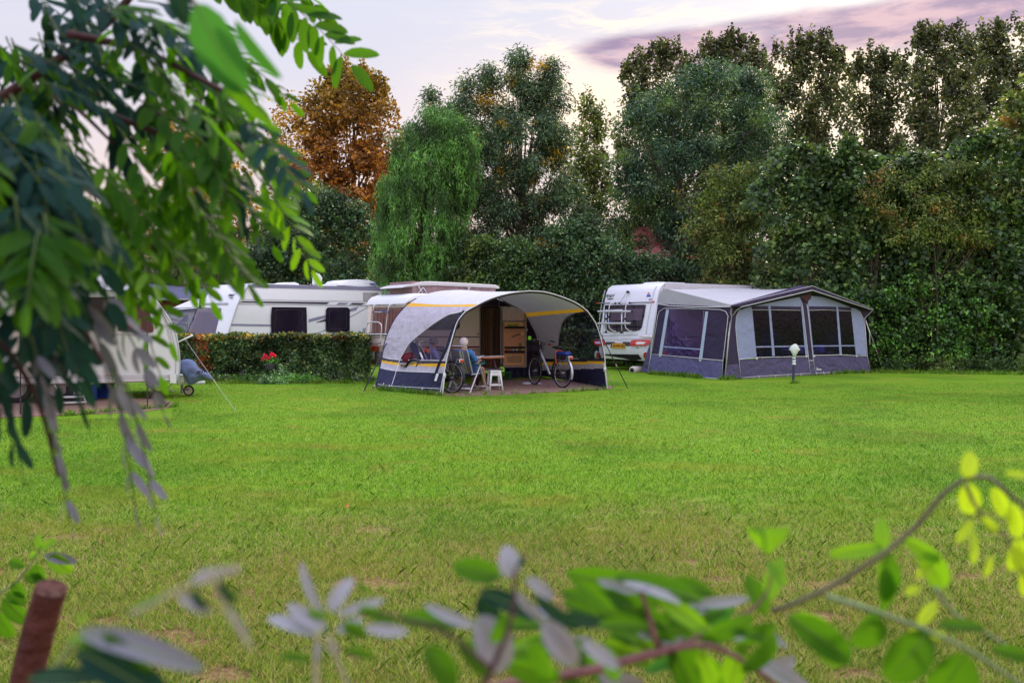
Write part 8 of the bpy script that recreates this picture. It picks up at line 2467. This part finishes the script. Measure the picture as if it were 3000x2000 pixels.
for x, y, a_, L_, w_, m_ in ((620, 1680, -12, 80, .3, RGW), (560, 1700, -20, 90, .4, RGW), (500, 1740, 165, 120, .2, RG), (640, 1700, 60, 90, .35, RB), (520, 1740, 30, 110, .3, RGW), (670, 1780, 62, 120, .22, RGW), (640, 1720, 20, 90, .2, RG), (560, 1720, 60, 90, .3, RB)):
    single(s6, x, y, a_, L_, w_, .45, m_, F1)
s7 = branch('robinia_shoot', 'shoot with two large blue-grey leaves at the bottom corner', [([(60, 2080, .5), (160, 1960, .5), (230, 1860, .5)], .002, .001)], PT(60, 2080, .5), group=g2, mat=STEM_G)
for x, y, a_, L_, w_, m_ in ((225, 1850, 12, 370, .2, RGY), (190, 1870, 4, 200, .2, RL), (220, 1900, 27, 330, .34, RB), (300, 1850, 40, 190, .2, RG), (80, 1990, -6, 200, .3, RB), (230, 1830, -60, 40, .5, RL)):
    single(s7, x, y, a_, L_, w_, .48, m_, F1 + Vector((0, 0, .5)))
# sharp little shoot and the cut stake
YS = 1.0
s8 = branch('leafy_shoot', 'small fresh green shoot beside the cut brown stake', [([(-40, 1760, 1.25), (40, 1710, 1.25), (90, 1650, 1.25), (118, 1600, 1.25)], .002, .001)], PT(-40, 1760, 1.25), cat='shoot', mat=STEM_G)
for x, y, a_, L_, w_, m_ in ((118, 1610, -105, 45, .5, RL), (118, 1608, -35, 48, .45, RL), (112, 1622, 170, 30, .7, RL), (130, 1625, 12, 90, .35, RGY), (145, 1625, 42, 80, .6, RL), (105, 1650, 75, 60, .7, RG), (70, 1685, 10, 60, .6, RG), (75, 1660, 200, 60, .5, RG), (40, 1700, 62, 60, .6, RG), (20, 1735, 30, 60, .6, RG), (10, 1750, 50, 110, .45, RG), (0, 1700, 200, 60, .7, RL), (-10, 1790, 65, 90, .6, RG)):
    single(s8, x, y, a_, L_, w_, 1.25, m_, F1)
mb = MB(); st_ = [PT(60, 2090, .95), PT(85, 1960, .93), PT(118, 1830, .92), PT(150, 1722, .91)]
mb.tube(smooth_poly(st_, 4), [.0175] * 10 + [.0165] * 1 + [.0175, .0165], 14)
stk = mb.build('cut_stake', pmat('red_brown_wood', (.060, .018, .014), .7, .5, 9, bump=1.0, bs=45, col2=(.11, .035, .03)), None, smooth=True, auto=60)
tag(stk, 'cut reddish-brown wooden stake poking up in the bottom corner', 'stake'); solid_at(stk, st_[0])
def gxy(px, py):
    q = GP(px, py); return (q.x, q.y)
TUFTS += [(gxy(1905, 1096), gxy(1990, 1102), 1500, .05), (gxy(1990, 1102), gxy(2050, 1108), 1600, .05), (gxy(2110, 1112), gxy(2150, 1112), 800, .05), (gxy(2150, 1110), gxy(2370, 1098), 1500, .03),
          (gxy(2390, 1097), gxy(2550, 1092), 1300, .03), (gxy(1105, 1142), gxy(1290, 1159), 1600, .03), (gxy(1780, 1140), gxy(1640, 1150), 400, .04), (gxy(2320, 1123), gxy(2334, 1123), 160, .04),
          (gxy(560, 1124), gxy(1080, 1122), 2600, .08), (gxy(2550, 1091), gxy(3080, 1098), 4200, .12), (gxy(1300, 1160), gxy(1600, 1152), 350, .03), (gxy(180, 1219), gxy(512, 1192), 1400, .04)]
grass()
rgf = random.Random(12)
FLM = pmat('fallen_leaf', (.45, .16, .04), .7, .4, 9)
for px, py in ((2507, 1130), (2893, 1131), (1905, 1556), (1012, 1497), (2210, 1330)):
    q = GP(px, py); vs = []; fs = []
    a_ = rgf.uniform(0, 6.28)
    leaflet(vs, fs, q + Vector((0, 0, .03)), Vector((math.cos(a_), math.sin(a_), .15)), Vector((0, -.2, 1)), .045, .035, -.3, .4)
    mb = MB(); mb.add(vs, fs); o = mb.build('fallen_leaf', FLM, None, smooth=True)
    tag(o, 'small rusty fallen leaf lying on the open lawn', 'leaf', 'fallen leaves on the lawn'); solid_at(o, q)
